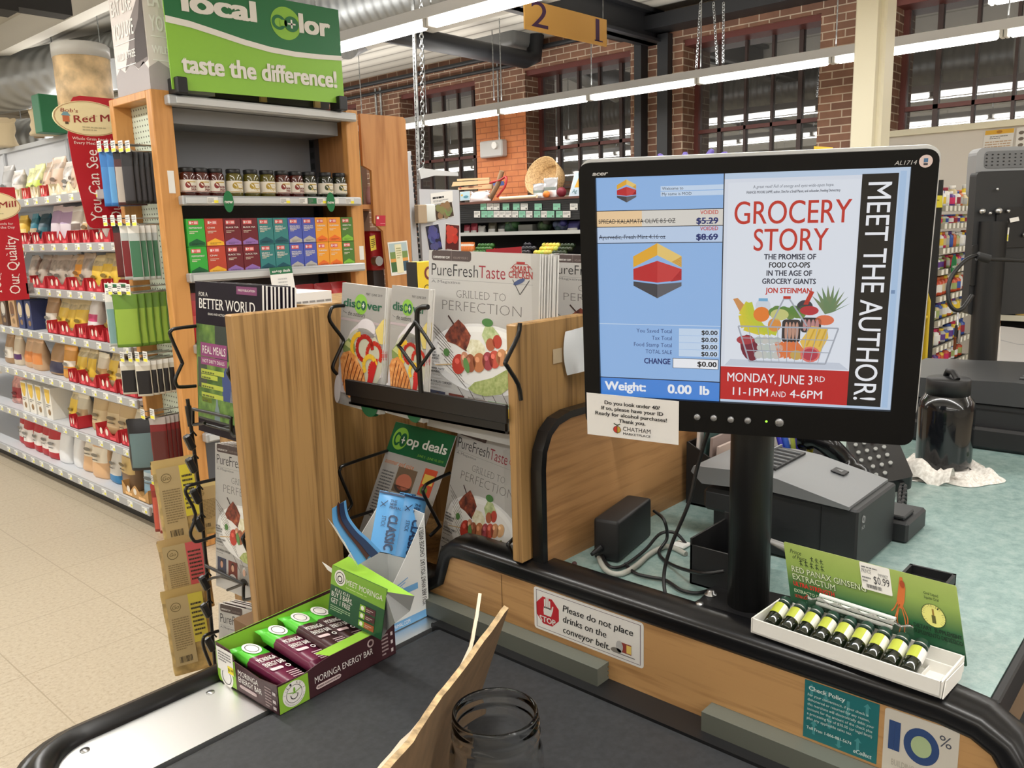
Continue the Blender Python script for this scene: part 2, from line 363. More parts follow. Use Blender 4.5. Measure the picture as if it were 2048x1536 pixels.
FRM = M(92, 44, 38, .5); MUN = M(58, 40, 36, .5)
for i, (a, b) in enumerate(WIN):
    r = struct(thing('window_%d' % (i+1), 'tall industrial window with dark red steel frame', 'window', (GX, (a+b)/2, Z0))); del r['label'], r['category']
    m = MB(); m.box(GX+.012, GX+.022, a, b, Z0, Z1, PANE); m.build('pane', r)
    m = MB()
    m.box(GX-.25, GX+.02, a, b, Z1-.06, Z1, FRM); m.box(GX-.03, GX+.02, a, a+.05, Z0, Z1, FRM); m.box(GX-.03, GX+.02, b-.05, b, Z0, Z1, FRM); m.box(GX-.03, GX+.02, a, b, Z0, Z0+.06, FRM)
    m.build('window_frame', r)
    m = MB(); n = 5
    for k in range(1, n): y = a+(b-a)*k/n; t = .022 if k in (1, n-1) else .013; m.box(GX-.02, GX+.015, y-t, y+t, Z0, Z1, MUN)
    m.box(GX-.02, GX+.015, a, b, 2.465, 2.505, FRM); m.box(GX-.02, GX+.015, a, b, 1.98, 2.0, MUN); m.build('muntin', r)
# steel columns on the wall and a girder meeting them
BSTEEL = M(26, 27, 30, .5)
m = MB(); m.box(WX-.14, WX-.002, 5.24, 5.33, 0, 3.45, BSTEEL); m.box(WX-.1, WX-.002, 4.93, 5.06, 0, 3.5, BSTEEL); struct(m.build('trim_2', origin=(0, 0, 0)))
m = MB(); m.box(2.5, WX-.002, 5.1, 5.2, 3.42, 3.72, BSTEEL); m.box(2.5, WX-.002, 5.02, 5.28, 3.42, 3.45, BSTEEL); m.box(2.5, WX-.002, 5.02, 5.28, 3.7, 3.74, BSTEEL); m.box(WX-.3, WX-.002, 2.6, 5.6, 3.52, 3.66, BSTEEL)
struct(m.build('trim_3', origin=(0, 0, 0)))
BEAM = M(196, 192, 182, .7)
m = MB()
for x in (-6, -3.4, -.8, 1.75, 3.35, 6.1): m.box(x, x+.14, -10, 17, 3.5, 3.75, BEAM)
for y in (-6, -3, 0, 11.2, 14): m.box(-9, WX, y, y+.1, 3.6, 3.75, BEAM)
struct(m.build('trim_4', origin=(0, 0, 0)))
m = MB(); m.box(-9, 2.9, 7.15, 7.33, 3.24, 3.44, M(30, 28, 27, .6)); m.box(2.2, 2.5, 7.12, 7.36, 3.2, 3.48, M(30, 28, 27, .6)); struct(m.build('trim_5', origin=(0, 0, 0)))
# cream column behind the till screen, low white partition on the right
CREAM = M(236, 230, 206, .55)
m = MB(); m.box(5.42, 5.6, 1.8, 1.985, 0, 3.75, CREAM, .012); m.box(5.36, 5.42, 1.83, 1.955, 0, 3.75, CREAM); struct(m.build('trim_6', origin=(0, 0, 0)))
m = MB(); m.box(7.02, 7.12, -3, 2.35, 0, 2.12, M(226, 220, 212, .6)); m.box(6.98, 7.16, -3, 2.37, 2.12, 2.165, CREAM); struct(m.build('trim_7', origin=(0, 0, 0)))
# ================================================================ overhead ducts, pipes, lights
def duct_path(pts, r, name, label, n=28):
    m = MB(); m.tube(smooth_path(pts, 8), r, DUCT, n); t = thing(name, label, 'duct', pts[0]); m.build('duct_body', t); return t
t = duct_path([(5.0, 2.4, 3.42), (4.86, 5.4, 3.42), (4.62, 7.6, 3.42), (4.38, 9.2, 3.42), (4.1, 10.0, 3.4), (3.4, 10.7, 3.22), (2.6, 11.3, 3.1), (1.2, 12, 3.1), (-1, 13, 3.1)], .3, 'air_duct', 'fat spiral galvanised air duct under the ceiling bending away at left')
dc = at(188, 160, 'z', 3.12); T = Matrix.Translation(dc) @ Matrix.Rotation(.5, 4, 'X') @ Matrix.Rotation(.45, 4, 'Z')
m = MB(); m.box(-.26, .26, -.2, .2, -.02, .3, M(120, 120, 118, .5), 0, T); m.box(-.26, .26, -.2, .2, -.03, -.02, M(222, 220, 214), 0, T); m.build('diffuser_box', t)
m = MB()
for k in range(6): m.box(-.17, .17, -.11+k*.04, -.09+k*.04, -.036, -.03, M(70, 70, 68), 0, T)
m.build('grille', t)
t = duct_path([(4.2, 10.9, 2.72), (3.2, 12.6, 2.72), (2.4, 14.2, 2.72)], .26, 'air_duct', 'lower corrugated duct at far left behind the light row')
t = duct_path([at(690, 88, 'y', 7.6), at(760, 62, 'y', 7.9), at(860, 62, 'y', 8.2), at(960, 95, 'y', 8.3)], .16, 'flexible_duct', 'thin flexible silver duct behind the green sign')
def pipe(pts, r, label, mat=BSTEEL, nm='ceiling_pipe'):
    m = MB(); m.tube(pts, r, mat, 10); return tag(m.build(nm), label, 'pipe')
a = at(1062, 118, 'x', 7.9); a.z -= .02
pipe([(3.2, a.y, a.z), (7.8, a.y, a.z), (7.95, a.y, a.z+.05), (8.0, a.y, a.z+.3)], .1, 'thick black pipe running to the brick wall above the window')
b = at(1015, 76, 'x', 8.0); m = MB(); m.box(7.6, 8.15, b.y-.45, b.y+.45, b.z-.2, b.z+.16, M(96, 96, 94, .5), .06, None, 2); tag(m.build('air_handler_unit'), 'grey metal air handling box under the ceiling by the brick wall', 'air handler')
pipe([(8.08, 5.5, 3.62), (8.08, 14, 3.62)], .03, 'dark pipe along the top of the brick wall, the upper of two')
pipe([(8.12, 6.9, 3.49), (8.12, 14, 3.49)], .024, 'dark pipe along the top of the brick wall, the lower of two')
pipe([(8.12, 9.72, 1.2), (8.12, 9.72, 3.55)], .018, 'thin grey conduit running up the brick between windows at left', GALV, 'conduit')
pipe([(8.12, 9.83, 1.2), (8.12, 9.83, 3.55)], .018, 'second thin grey conduit beside another on brick at left', GALV, 'conduit')
pc = at(1697, 200, 'x', 8.13)
pipe([(8.13, 2.93, 2.02), (8.13, 2.93, 3.7)], .014, 'grey conduit on brick beside the cream column', GALV, 'conduit')
m = MB(); m.box(8.06, 8.19, 2.85, 3.01, 1.88, 2.06, M(150, 152, 154, .5), .012); tag(m.build('junction_box'), 'small grey junction box on brick beside the cream column', 'electrical box')
# fluorescent fixtures
HOUS = M(212, 212, 214, .45)
f0 = thing('fluorescent_light', 'fluorescent tube fixture', 'light fixture', (0, 0, 2.8))
m = MB()
m.sweep([(0, -.615, 0), (0, .615, 0)], [(-.055, .0), (-.03, .075), (.03, .075), (.055, .0)], HOUS, V((-1, 0, 0)), False); m.build('housing', f0, True)
m = MB(); m.tube([(0, -.575, -.028), (0, -.56, -.028), (0, .56, -.028), (0, .575, -.028)], [.02, .03, .03, .02], TUBE, 10); m.build('tube', f0, True)
for s in (-1, 1):
    m = MB(); m.box(-.045, .045, s*.6-.012, s*.6+.012, -.05, .01, M(226, 226, 224), .004); m.build('socket', f0, True)
m = MB(); m.tube([(0, .6, .07), (0, .6, .95)], .006, GALV, 5); m.build('hanger', f0, True)
first = True; ALONG = {3.9: 'row above the bookcase', 7.1: 'row before the brick wall', .7: 'row above the till', -2.4: 'row left of the till', -5.6: 'leftmost row'}
for X, z, y0, y1 in ROWS:
    y = {3.9: 2.2, 7.1: .65}.get(X, y0+.6); y = {7.1: 5.433*1.2-.07-5*1.23, 3.9: 4.777*.866-.615-2*1.23+.615}.get(X, y); k = 0
    while y < y1-.6:
        lab = 'fluorescent tube light, %s from the near end of the %s' % (ORD[min(k, 19)], ALONG[X])
        if first: f0.location = (X, y+.615, z); f0['label'] = lab; f0['group'] = 'fluorescent lights'; first = False
        else: dup(f0, (X, y+.615, z), lab)
        y += 1.23; k += 1
e = at(1978, 5, 'z', 3.05); dup(f0, (e.x, e.y-.615, 3.05+.03), 'fluorescent tube light at the top right corner above the far row')
# chains and perforated hanger pole
def chain(p0, p1, label, n, r=.005, lk=.022):
    m = MB(); p0, p1 = V(p0), V(p1); d = (p1-p0)/n; t = d.normalized(); s1 = t.cross(V((.3, .9, .1))).normalized(); s2 = t.cross(s1)
    for i in range(n):
        c = p0+d*(i+.5); sd = s1 if i % 2 else s2
        m.tube([c+t*(math.cos(q)*d.length*.68)+sd*(math.sin(q)*lk*.6) for q in [2*PI*j/8 for j in range(8)]], r, GALV, 4, True)
    return tag(m.build('chain'), label, 'chain')
p = at(828, 60, 'y', 4.4); q = at(838, 375, 'y', 4.4)
m = MB(); m.tube([(p.x, 4.4, 3.7), p, q, at(842, 560, 'y', 4.4)], .014, GALV, 8)
for k in range(40):
    c = p.lerp(q, k/40); m.ball(c+V((-.0125, -.006, 0)), .004, M(40, 40, 42), 4)
tag(m.build('perforated_pole'), 'white perforated steel pole hanging from ceiling beside the wooden end panel', 'pole')
pt = at(853, 58, 'y', 4.3); pt.z = 3.74; chain(pt, at(846, 345, 'y', 4.3), 'steel link chain hanging beside the perforated pole', 60, .003)
for k, (x, y) in enumerate(((988, 203), (1003, 205))): pipe([at(x-4, 60, 'x', 7.1), at(x, y-3, 'x', 7.1)], .007, 'thin suspension rod of the far light row, %s of a pair' % ('left' if k == 0 else 'right'), GALV, 'suspension_rod')
for x0, x1, y, k in ((1393, 1392, 145, 'left'), (1427, 1435, 138, 'middle'), (1447, 1446, 136, 'right')):
    chain(at(x0+8 if k == 'left' else x0, 5, 'x', 7.1), at(x1, y, 'x', 7.1), 'hanging chain above the produce sign, the %s of three' % k, 26, .004, .02)
# ================================================================ hanging signs
SIGN = M(232, 178, 92, .6); PURP = M(76, 40, 84, .6)
tl = at(1049, 2, 'y', 4); t = thing('aisle_sign', 'tan hanging board with purple numbers two and one', 'sign', (5.17, 4, 2.88))
F = Frame((4.68, 4, 2.873), (.985, 0, .012), (0, 0, .2), .001)
m = MB(); m.prism(Frame(F.o+V((0, .012, 0)), F.u, F.v), [(0, 0), (1, 0), (1, 1), (0, 1)], 0, .012, SIGN)
m.text(F, '2', .07, .14, .86, PURP, 1, W=.19, res=6); m.text(F, '1', .85, .14, .8, PURP, 1, W=.05, res=6); m.rect(F, .835, .12, .945, .165, PURP, 1); m.build('sign_board', t)
m = MB()
for u in (.06, .95): m.tube([F.P(u, 1), F.P(u, 4.3)], .004, GALV, 5)
m.build('hanging_wire', t)
c = dep(1358, 232, 9.25); R = V((.666, -.746, 0)); t = thing('department_sign', 'tan hanging board reading Produce in purple', 'sign', c)
Wd = 180*9.25/1653; F = Frame(c-R*Wd/2, R*Wd, (0, 0, .395), .001)
m = MB(); m.prism(F, rr(0, 0, 1, 1, .015, F.ar**-1), -.012, 0, SIGN); m.text(F, 'Produce', .035, .235, .5, PURP, 1, W=.93, serif=True, bold=-.008, res=5); m.build('sign_board', t)
m = MB()
for u in (.07, .93): m.tube([F.P(u, 1), F.P(u, 2.9)], .004, GALV, 5)
m.build('hanging_wire', t)
# electrical box on the orange pier
c = at(983, 297, 'x', 8.1); t = thing('electrical_box', 'grey electrical box with round dial on the orange painted pier', 'electrical box', c)
m = MB(); m.box(8.08, 8.19, c.y-.2, c.y+.2, c.z-.11, c.z+.1, M(198, 198, 196, .5), .015); m.build('body', t)
m = MB(); m.tube([(8.085, c.y-.09, c.z+.03), (8.05, c.y-.09, c.z+.03)], .045, M(240, 240, 236, .3), 14); m.build('dial', t)
m = MB(); m.tube([(8.15, c.y-.1, c.z+.1), (8.15, c.y-.1, 3.7)], .014, GALV, 6); m.build('conduit', t)
# ================================================================ tall maple bookcase at the end of the aisle
BY, BX0, BX1, BT = 3.72, 1.80, 2.94, 2.15
bc = thing('bookcase', 'tall maple end-cap bookcase with grey shelves of jars and tea boxes', 'bookcase', (2.37, 3.93, 0))
m = MB(); m.box(BX0, BX0+.095, BY, BY+.05, 0, BT, MAPLE, .004); m.box(BX1-.08, BX1, BY, BY+.05, 0, BT-.0, MAPLE, .004); m.build('front_post', bc)
m = MB(); m.box(BX0, BX0+.13, 4.11, 4.15, 0, BT, MAPLE, .003); m.box(BX0, BX0+.13, BY+.05, 4.11, BT-.035, BT, MAPLE, .003); m.box(BX0, BX0+.13, BY+.05, 4.11, 0, .12, MAPLE, .003); m.build('side_frame', bc)
def _peg(N, K, P, co):
    mp = N.new('ShaderNodeMapping'); mp.inputs['Scale'].default_value = (1, 39, 39)
    s = N.new('ShaderNodeSeparateXYZ'); K.new(co, mp.inputs[0]); K.new(mp.outputs[0], s.inputs[0])
    d = []
    for a in 'YZ':
        f = N.new('ShaderNodeMath'); f.operation = 'PINGPONG'; f.inputs[1].default_value = .5; K.new(s.outputs[a], f.inputs[0])
        q = N.new('ShaderNodeMath'); q.operation = 'POWER'; q.inputs[1].default_value = 2; K.new(f.outputs[0], q.inputs[0]); d.append(q)
    ad = N.new('ShaderNodeMath'); K.new(d[0].outputs[0], ad.inputs[0]); K.new(d[1].outputs[0], ad.inputs[1])
    r = ramp(N, [(.024, (70, 74, 60)), (.034, (214, 224, 206))]); K.new(ad.outputs[0], r.inputs[0]); K.new(r.outputs[0], P.inputs['Base Color'])
PEG = ramp_mat('pegboard', 'Object', _peg, .55)
m = MB(); m.box(BX0+.085, BX0+.1, BY+.05, 4.11, .12, BT-.035, PEG); m.build('pegboard', bc)
m = MB(); m.box(BX1-.03, BX1, BY+.05, 4.15, 0, BT, MAPLE2); m.build('side_board', bc)
m = MB(); m.box(BX0+.1, BX1-.03, 4.1, 4.12, 0, BT, M(150, 152, 158, .6)); m.build('back_panel', bc)
m = MB(); m.box(BX1-.06, BX1-.03, 4.05, 4.1, .2, BT-.06, M(60, 60, 64, .5))
for k in range(30): m.box(BX1-.062, BX1-.06, 4.06, 4.09, .3+k*.06, .335+k*.06, BLK)
m.build('slotted_upright', bc)
SH = [(2.105, 'top'), (1.667, 'jar'), (1.315, 'tea'), (.98, 'lower'), (.55, 'low'), (.15, 'base')]
shelf_o = {}
for z, nm in SH:
    m = MB(); m.box(BX0+.1, BX1-.06, BY-.01, 4.1, z-.012, z+.012, M(176, 178, 182, .45))
    x1 = BX1-.075
    m.box(BX0+.055 if nm == 'top' else BX0+.075, x1+.03, BY-.05, BY-.005, z-.022, z+.022, RAILM, .006); m.box(BX0+.09, x1+.02, BY-.056, BY-.05, z-.013, z+.013, M(200, 202, 204, .4))
    shelf_o[nm] = m.build('shelf', bc)
m = MB(); m.box(BX0+.1, BX1-.08, 3.8, 4.05, 2.02, 2.09, M(140, 142, 146, .5)); m.build('light_valance', bc)
for nm, xs in (('jar', ((1.99, 1), (2.38, 1), (2.49, 0), (2.54, 2), (2.60, 1), (2.68, 0), (2.78, 1))),):
    for x, kk in xs:
        F = Frame((x, BY-.0565, 1.654), (.055, 0, 0), (0, 0, .028), .0006); m = MB(); m.rect(F, 0, 0, 1, 1, WHITE if kk != 2 else M(24, 110, 60)); m.lines(F, .05, .1, .6, .9, 4, GREYT)
        if kk == 1: m.rect(F, .62, .05, 1, .5, M(240, 226, 60), 2)
        m.build('price_tag', shelf_o['jar'])
for x in (2.095, 2.68):
    F = Frame((x-.026, BY-.062, 1.612), (.052, 0, 0), (0, 0, .1), .0008); m = MB(); m.prism(F, [(.5+.5*math.cos(2*PI*k/24), .5+.5*math.sin(2*PI*k/24)) for k in range(24)], -.001, 0, M(20, 112, 62)); m.text(F, 'new', .5, .42, .16, WHITE, 1, al='c', W=.8, bold=.02); tag(m.build('shelf_talker'), 'round green new tag clipped under the %s jars' % ('red salsa' if x < 2.3 else 'dark pickle'), 'shelf tag', 'green new tags')
for x0, z, b in ((1.84, 1.70, 'left'), (2.895, 1.352, 'right')):
    m = MB(); m.box(x0, x0+.03, BY-.0015, BY, z, z+.1 if b == 'left' else z+.075, WHITE); o = m.build('sticker', bc); o['label'] = 'blank white sticker'
# pegs and hanging packs on the pegboard side
def hang_pack(w, h, d, body, lab, top, l0=.15, l1=.75):
    m = MB(); bag(m, Matrix(), w, h, d, body, lab, (l0, l1), top); return m
def bag(m, T, w, h, d, body, lab=None, lr=(.2, .6), top=None, crimp=1, n=14, nv=8, jit=.0, lw=.62, band=None):
    rnd = random.Random(int(w*1e4+h*1e3+d*7e3+len(m.v))); vs = []; vl = [0, .06, .2, .38, .55, .72, .86, .95, 1][:nv+1]
    for v in vl:
        hd = d/2*max(.05, (1-v**2.6)) * (.82 if v == 0 else 1); ww = w/2*(1-.1*math.sin(PI*min(1, v*1.1))**2*(0 if crimp == 0 else 1) + (.02 if v > .9 else 0))
        for j in range(n):
            q = 2*PI*j/n; c, s = math.cos(q), math.sin(q)
            x = ww*math.copysign(abs(c)**.55, c); y = hd*math.copysign(abs(s)**.8, s); z = v*h
            k = jit*w; vs.append(T @ V((x+rnd.uniform(-k, k), y+rnd.uniform(-k, k)*.6, z+(rnd.uniform(-k, k) if v > .8 else 0))))
    groups = {}
    for i in range(len(vl)-1):
        for j in range(n):
            vm = (vl[i]+vl[i+1])/2; qm = 2*PI*(j+.5)/n; mm = body
            fr = math.sin(qm) < -.35
            if top and vm > .84: mm = top
            elif lab and lr[0] < vm < lr[1] and fr and abs(math.cos(qm)) < lw+.3: mm = lab
            if band and fr and band[1] < vm < band[2]: mm = band[0]
            groups.setdefault(mm.name, (mm, []))[1].append((i*n+j, i*n+(j+1) % n, (i+1)*n+(j+1) % n, (i+1)*n+j))
    b = len(m.v); m.v += [tuple(v) for v in vs]
    for mm, fs in groups.values():
        k = m.mi(mm)
        for f in fs: m.f.append(tuple(b+q for q in f)); m.m.append(k); m.sm.append(True)
    base = [tuple(range(b+n-1, b-1, -1))]
    for f in base: m.f.append(f); m.m.append(m.mi(body)); m.sm.append(False)
RZ = Matrix.Rotation(-PI/2, 4, 'Z'); RP = Matrix.Rotation(-.62, 4, 'Z')   # shelf packs face the aisle (-x), hanging packs are turned towards the till
def pegrow(zpx, hooks, packs):
    """hooks: (px of the tip, Y); packs: list of (hook index, n, w, h, d, body, label, top, descr)"""
    H = []
    for px, Y in hooks:
        p = at(px, zpx, 'y', Y); m = MB()
        m.tube([(BX0+.085, Y, p.z+.004), (p.x+.02, Y, p.z), (p.x, Y, p.z+.015)], .0035, GALV, 5); m.tube([(BX0+.085, Y, p.z+.03), (p.x+.01, Y, p.z+.03)], .0025, GALV, 5)
        o = m.build('peg_hook', bc); m = MB(); F = Frame((p.x-.002, Y+.022, p.z-.005), (0, -.044, 0), (0, 0, .05), .0005)
        m.prism(F, [(0, 0), (1, 0), (1, 1), (0, 1)], -.001, 0, WHITE); m.rect(F, .05, .05, .95, .32, M(238, 228, 70)); m.lines(F, .1, .4, .9, .95, 3, GREYT); m.build('price_flag', o); H.append(p)
    for hi, n, w_, h_, d_, body, lab, top, desc in packs:
        p = H[hi]
        for k in range(n):
            m = MB(); bag(m, RP, w_, h_, d_, body, lab, (.12, .78), top, 0, 10, 8, .012)
            o = m.build('hanging_pack', local=True); span = (BX0+.07-p.x-.03); o.location = (p.x+.02+k*span/max(n, 5), hooks[hi][1], p.z-h_-.002)
            tag(o, '%s hanging on pegboard, %s from the aisle on its hook' % (desc, ORD[k]), 'snack pack', desc+' packs')
BLU = M(52, 120, 190, .35); DKB = M(26, 24, 28, .35); DRED = M(96, 30, 30, .35); GRN = M(98, 136, 44, .35); PWH = M(226, 224, 218, .4); PGY = M(182, 188, 186, .35); LG = M(120, 30, 34, .35); KRAFT = M(206, 200, 186, .5)
pegrow(302, ((200, 4.07), (214, 4.0), (228, 3.93), (243, 3.87), (257, 3.8)), ((0, 3, .05, .25, .012, BLU, M(70, 136, 200, .4), BLU, 'bright blue meat stick'), (1, 4, .05, .245, .012, BLU, M(96, 160, 214, .4), BLU, 'pale blue meat stick'), (2, 4, .05, .24, .014, M(74, 34, 36, .35), M(180, 170, 160), DKB, 'dark red meat stick'), (3, 5, .05, .23, .016, DKB, M(52, 50, 54), DKB, 'black meat stick')))
pegrow(450, ((212, 4.07), (227, 4.0), (241, 3.93), (257, 3.86), (270, 3.79)), ((1, 3, .05, .24, .014, DRED, DRED, DKB, 'black topped red stick'), (2, 4, .05, .25, .01, PGY, LG, PWH, 'white and red slim stick'), (3, 4, .05, .25, .01, PGY, M(60, 110, 80), PWH, 'white and green slim stick')))
pegrow(588, ((222, 4.05), (240, 3.95), (258, 3.82)), ((0, 4, .1, .25, .016, PGY, M(120, 156, 156), PWH, 'pale grey teal pouch'), (1, 5, .11, .25, .022, GRN, M(142, 172, 60), GRN, 'green snack pouch')))
pegrow(722, ((246, 4.06), (262, 3.98), (276, 3.9), (292, 3.81)), ((0, 5, .07, .165, .016, KRAFT, DKB, PWH, 'cream pouch with dark oval'), (2, 5, .07, .17, .016, KRAFT, DKB, PWH, 'small cream pouch with dark window')))
pegrow(836, ((287, 4.02), (306, 3.85)), ((0, 1, .2, .26, .07, DKB, M(96, 118, 120), DKB, 'black coffee bag'), (1, 6, .075, .24, .018, LG, M(86, 32, 30, .35), M(168, 160, 156, .3), 'dark red jerky strip')))
pegrow(968, ((308, 4.0), (318, 3.85)), ((0, 2, .075, .25, .02, M(140, 50, 42, .35), M(196, 90, 70), M(168, 60, 50), 'red jerky pouch low'), (1, 2, .075, .25, .02, M(140, 50, 42, .35), M(200, 150, 130), M(168, 60, 50), 'small red jerky pouch')))
# tea boxes, two tiers
TEA = [('green peppermint', (58, 172, 62), (20, 92, 52), 'PEPPERMINT'), ('rust chai', (192, 70, 50), (242, 184, 52), 'CHAI'), ('maroon black tea', (112, 32, 42), (152, 112, 182), 'BLACK TEA'), ('maroon black tea', (112, 32, 42), (152, 112, 182), 'BLACK TEA'), ('teal breakfast tea', (56, 132, 132), (24, 84, 98), 'IRISH\nBREAKFAST'), ('teal breakfast tea', (56, 132, 132), (24, 84, 98), 'IRISH\nBREAKFAST'), ('blue breakfast tea', (80, 94, 184), (184, 180, 174), 'ENGLISH\nBREAKFAST'), ('blue breakfast tea', (80, 94, 184), (184, 180, 174), 'ENGLISH\nBREAKFAST'), ('orange herbal tea', (242, 162, 50), (236, 112, 40), 'TURMERIC'), ('orange herbal tea', (242, 162, 50), (236, 112, 40), 'TURMERIC'), ('olive green tea', (80, 124, 52), (134, 194, 62), 'GREEN TEA')]
tx = [1.905, 1.996, 2.092, 2.184, 2.276, 2.363, 2.45, 2.534, 2.616, 2.694, 2.781, 2.862]
for tier in range(2):
    for i, (nm, c, tr, s) in enumerate(TEA):
        x0, x1 = tx[i]+.001, tx[i+1]-.002; z0 = 1.327+.0005+tier*.13; m = MB(); m.box(x0, x1, BY-.0, BY+.07, z0, z0+.128, M(*c, .45)); F = Frame((x0, BY, z0), (x1-x0, 0, 0), (0, 0, .128), .0006)
        tm = M(*tr, .45); m.poly(F, [(.04, .02), (.96, .02), (.96, .14), (.5, .28), (.04, .14)], tm)
        m.rect(F, .12, .78, .66, .93, M(222, 96, 96)); m.rect(F, .16, .81, .26, .9, WHITE, 2); m.rect(F, .3, .84, .36, .88, WHITE, 2); m.rect(F, .42, .81, .62, .9, M(240, 190, 190), 2)
        for k, tt in enumerate(s.split('\n')): m.text(F, tt, .12, .64-.075*k, .055, WHITE, 1, W=min(.74, .1*len(tt)), bold=.02)
        m.lines(F, .12, .47, .6, .58, 2, M(230, 220, 200)); m.lines(F, .2, .06, .8, .14, 2, M(*[int(q*.6) for q in tr]), 2)
        twin = i > 0 and TEA[i-1][0] == nm; pair = twin or (i < 10 and TEA[i+1][0] == nm)
        tag(m.build('tea_box'), '%s box, %s on the %s tier of tea' % (nm, ('right of its pair' if twin else 'left of its pair') if pair else 'single', ('lower', 'upper')[tier]), 'tea box', 'tea boxes on the bookcase')
# jars
JRS = [(378, 'r'), (405, 'r'), (435, 'r'), (471, 'g'), (505, 'g'), (537, 'g'), (567, 'r'), (594, 'r'), (620, 'd'), (653, 'd'), (681, 'd')]
JC = {'r': ((72, 22, 14), 'red salsa'), 'g': ((88, 80, 22), 'olive green pickle'), 'd': ((34, 36, 18), 'dark green pickle')}; cntj = {}
for px, k in JRS:
    p = at(px, 392, 'y', BY+.035); R = .04; t = thing('salsa_jar', '', 'jar', (p.x, BY+.04, 1.6795), 'jars on the bookcase shelf'); cntj[k] = cntj.get(k, 0)+1
    t['label'] = '%s of the %s jars with black lid on the bookcase shelf, from left' % (ORD[cntj[k]-1], JC[k][1])
    m = MB(); m.lathe([(R*.9, 0), (R, .005), (R, .1), (R*.93, .112), (R*.8, .122)], t.location, M(*JC[k][0], .08, 0, 0, 1), 20); m.build('glass_jar', t)
    m = MB(); m.lathe([(R*.84, .119), (R*.86, .122), (R*.86, .137), (R*.8, .14), (0.0001, .14)], t.location, BLK, 20); m.build('lid', t)
    c = t.location; bend = lambda u, v, w, c=c: V((c.x+math.sin(u)*(R+.0008+w), c.y-math.cos(u)*(R+.0008+w), c.z+v)); F = Frame((0, 0, 0), (R, 0, 0), (0, 0, 1), .0006, bend)
    m = MB(); m.grid(lambda a, b: bend(-1.9+3.8*a, .028+.056*b, 0), 16, 1, M(228, 220, 206)); q = M(*{'r': (130, 40, 36), 'g': (170, 140, 50), 'd': (60, 70, 40)}[k])
    m.ell(F, -.4, .06, .3, .014, q, 1); m.rect(F, -.5, .072, .6, .076, M(190, 160, 60), 1, 6); m.rect(F, -1.2, .03, 1.2, .033, q, 1, 10)
    for s_, vv in (('BACON', .048), ('SALSA', .036)) if k == 'r' else (('PICKLE', .05), ('RELISH', .038)):
        if k == 'r': m.text(F, s_, -.1, vv, .009, q, 2, W=.7, bold=.03)
    if k != 'r': m.ell(F, .25, .05, .55, .012, M(200, 176, 96), 1); m.rect(F, -.1, .046, .6, .05, q, 2, 4)
    m.build('jar_label', t)
# co-op deal card, red packs, things on top
tl, tr, bl = at(538, 536, 'y', 3.64), at(583, 532, 'y', 3.64), at(548, 575, 'y', 3.62); F = quadframe(tl, tr, at(549, 600, 'y', 3.6))
m = MB(); m.prism(F, [(0, 0), (1, 0), (1, 1), (0, 1)], -.002, 0, PAPER); m.rect(F, 0, .78, 1, 1, M(24, 104, 62)); m.text(F, 'co+op deals', .5, .84, .08, WHITE, 2, al='c', W=.8, bold=.02); m.lines(F, .3, .3, .7, .7, 4, M(190, 190, 188)); tag(m.build('deal_card'), 'white card with green co-op deals header hanging under the tea shelf', 'sign card')
for k, (x, z) in enumerate([(1.95, 1.0), (2.08, 1.0), (2.2, 1.0), (2.33, 1.0), (2.46, 1.0), (2.58, 1.0), (2.7, 1.0), (2.8, 1.0)]):
    m = MB(); bag(m, Matrix.Translation((x, BY+.09, z)), .12, .235, .08, M(196, 34, 40, .3), M(214, 90, 84), (.3, .6), M(170, 26, 34, .3), 1, 12, 8, .03); tag(m.build('snack_bag'), 'red snack bag, %s from left under the tea shelf' % ORD[k], 'snack bag', 'red bags on the bookcase')
m = MB(); m.box(1.93, 2.25, 3.7, 3.95, .565, .965, WHITE, .01); F = Frame((1.93, 3.7, .565), (.32, 0, 0), (0, 0, .4), .0006)
m.ell(F, .42, .78, .27, .2, M(84, 30, 44)); m.ell(F, .42, .78, .2, .15, M(240, 190, 50), 2); m.text(F, 'GER BI', .42, .6, .045, M(240, 190, 60), 3, al='c'); tag(m.build('snack_carton'), 'white carton with round yellow maroon emblem on the low bookcase shelf', 'carton')
# carton and green sign on top of the bookcase
c0 = V((1.815, 3.74, BT)); t = thing('display_carton', 'tall white display carton with mountain print above the bookcase corner', 'carton', (1.97, 3.9, BT))
m = MB(); m.box(1.815, 2.12, 3.74, 4.07, BT, 2.78, M(232, 226, 224, .5), .003)
for F in (Frame((1.8145, 4.07, BT), (0, -.33, 0), (0, 0, .63), .0008), Frame((1.815, 3.7395, BT), (.305, 0, 0), (0, 0, .63), .0008)):
    g = M(176, 170, 172); d = M(74, 66, 66)
    m.poly(F, [(0, .0), (1, .0), (1, .14), (.86, .2), (.7, .15), (.5, .22), (.3, .16), (.15, .2), (0, .15)], g)
    m.poly(F, [(.3, .17), (.5, .22), (.7, .16), (1, .2), (1, .62), (.9, .64), (.78, .58), (.6, .5), (.5, .34)], M(134, 126, 126)); m.poly(F, [(.62, .2), (1, .22), (1, .6), (.93, .6), (.84, .48), (.7, .4)], d, 2)
    m.poly(F, [(.05, .74), (.3, .8), (.55, .78), (.85, .86), (1, .82), (1, .9), (.6, .86), (.3, .88), (.1, .8)], M(196, 190, 190))
    wh = M(250, 250, 248)
    for s_, v, h in (('EAT LIKE', .56, .1), ('YOU LIVE', .4, .1), ('WILD & FREE', .25, .05)): m.text(F, s_, .07, v, h, wh, 3, W=.62 if h > .06 else .6, bold=.02)
    m.rect(F, .07, .36, .7, .366, wh, 3); m.rect(F, .07, .7, .7, .706, wh, 3); m.rect(F, .07, .2, .66, .206, wh, 3)
m.build('carton_body', t)
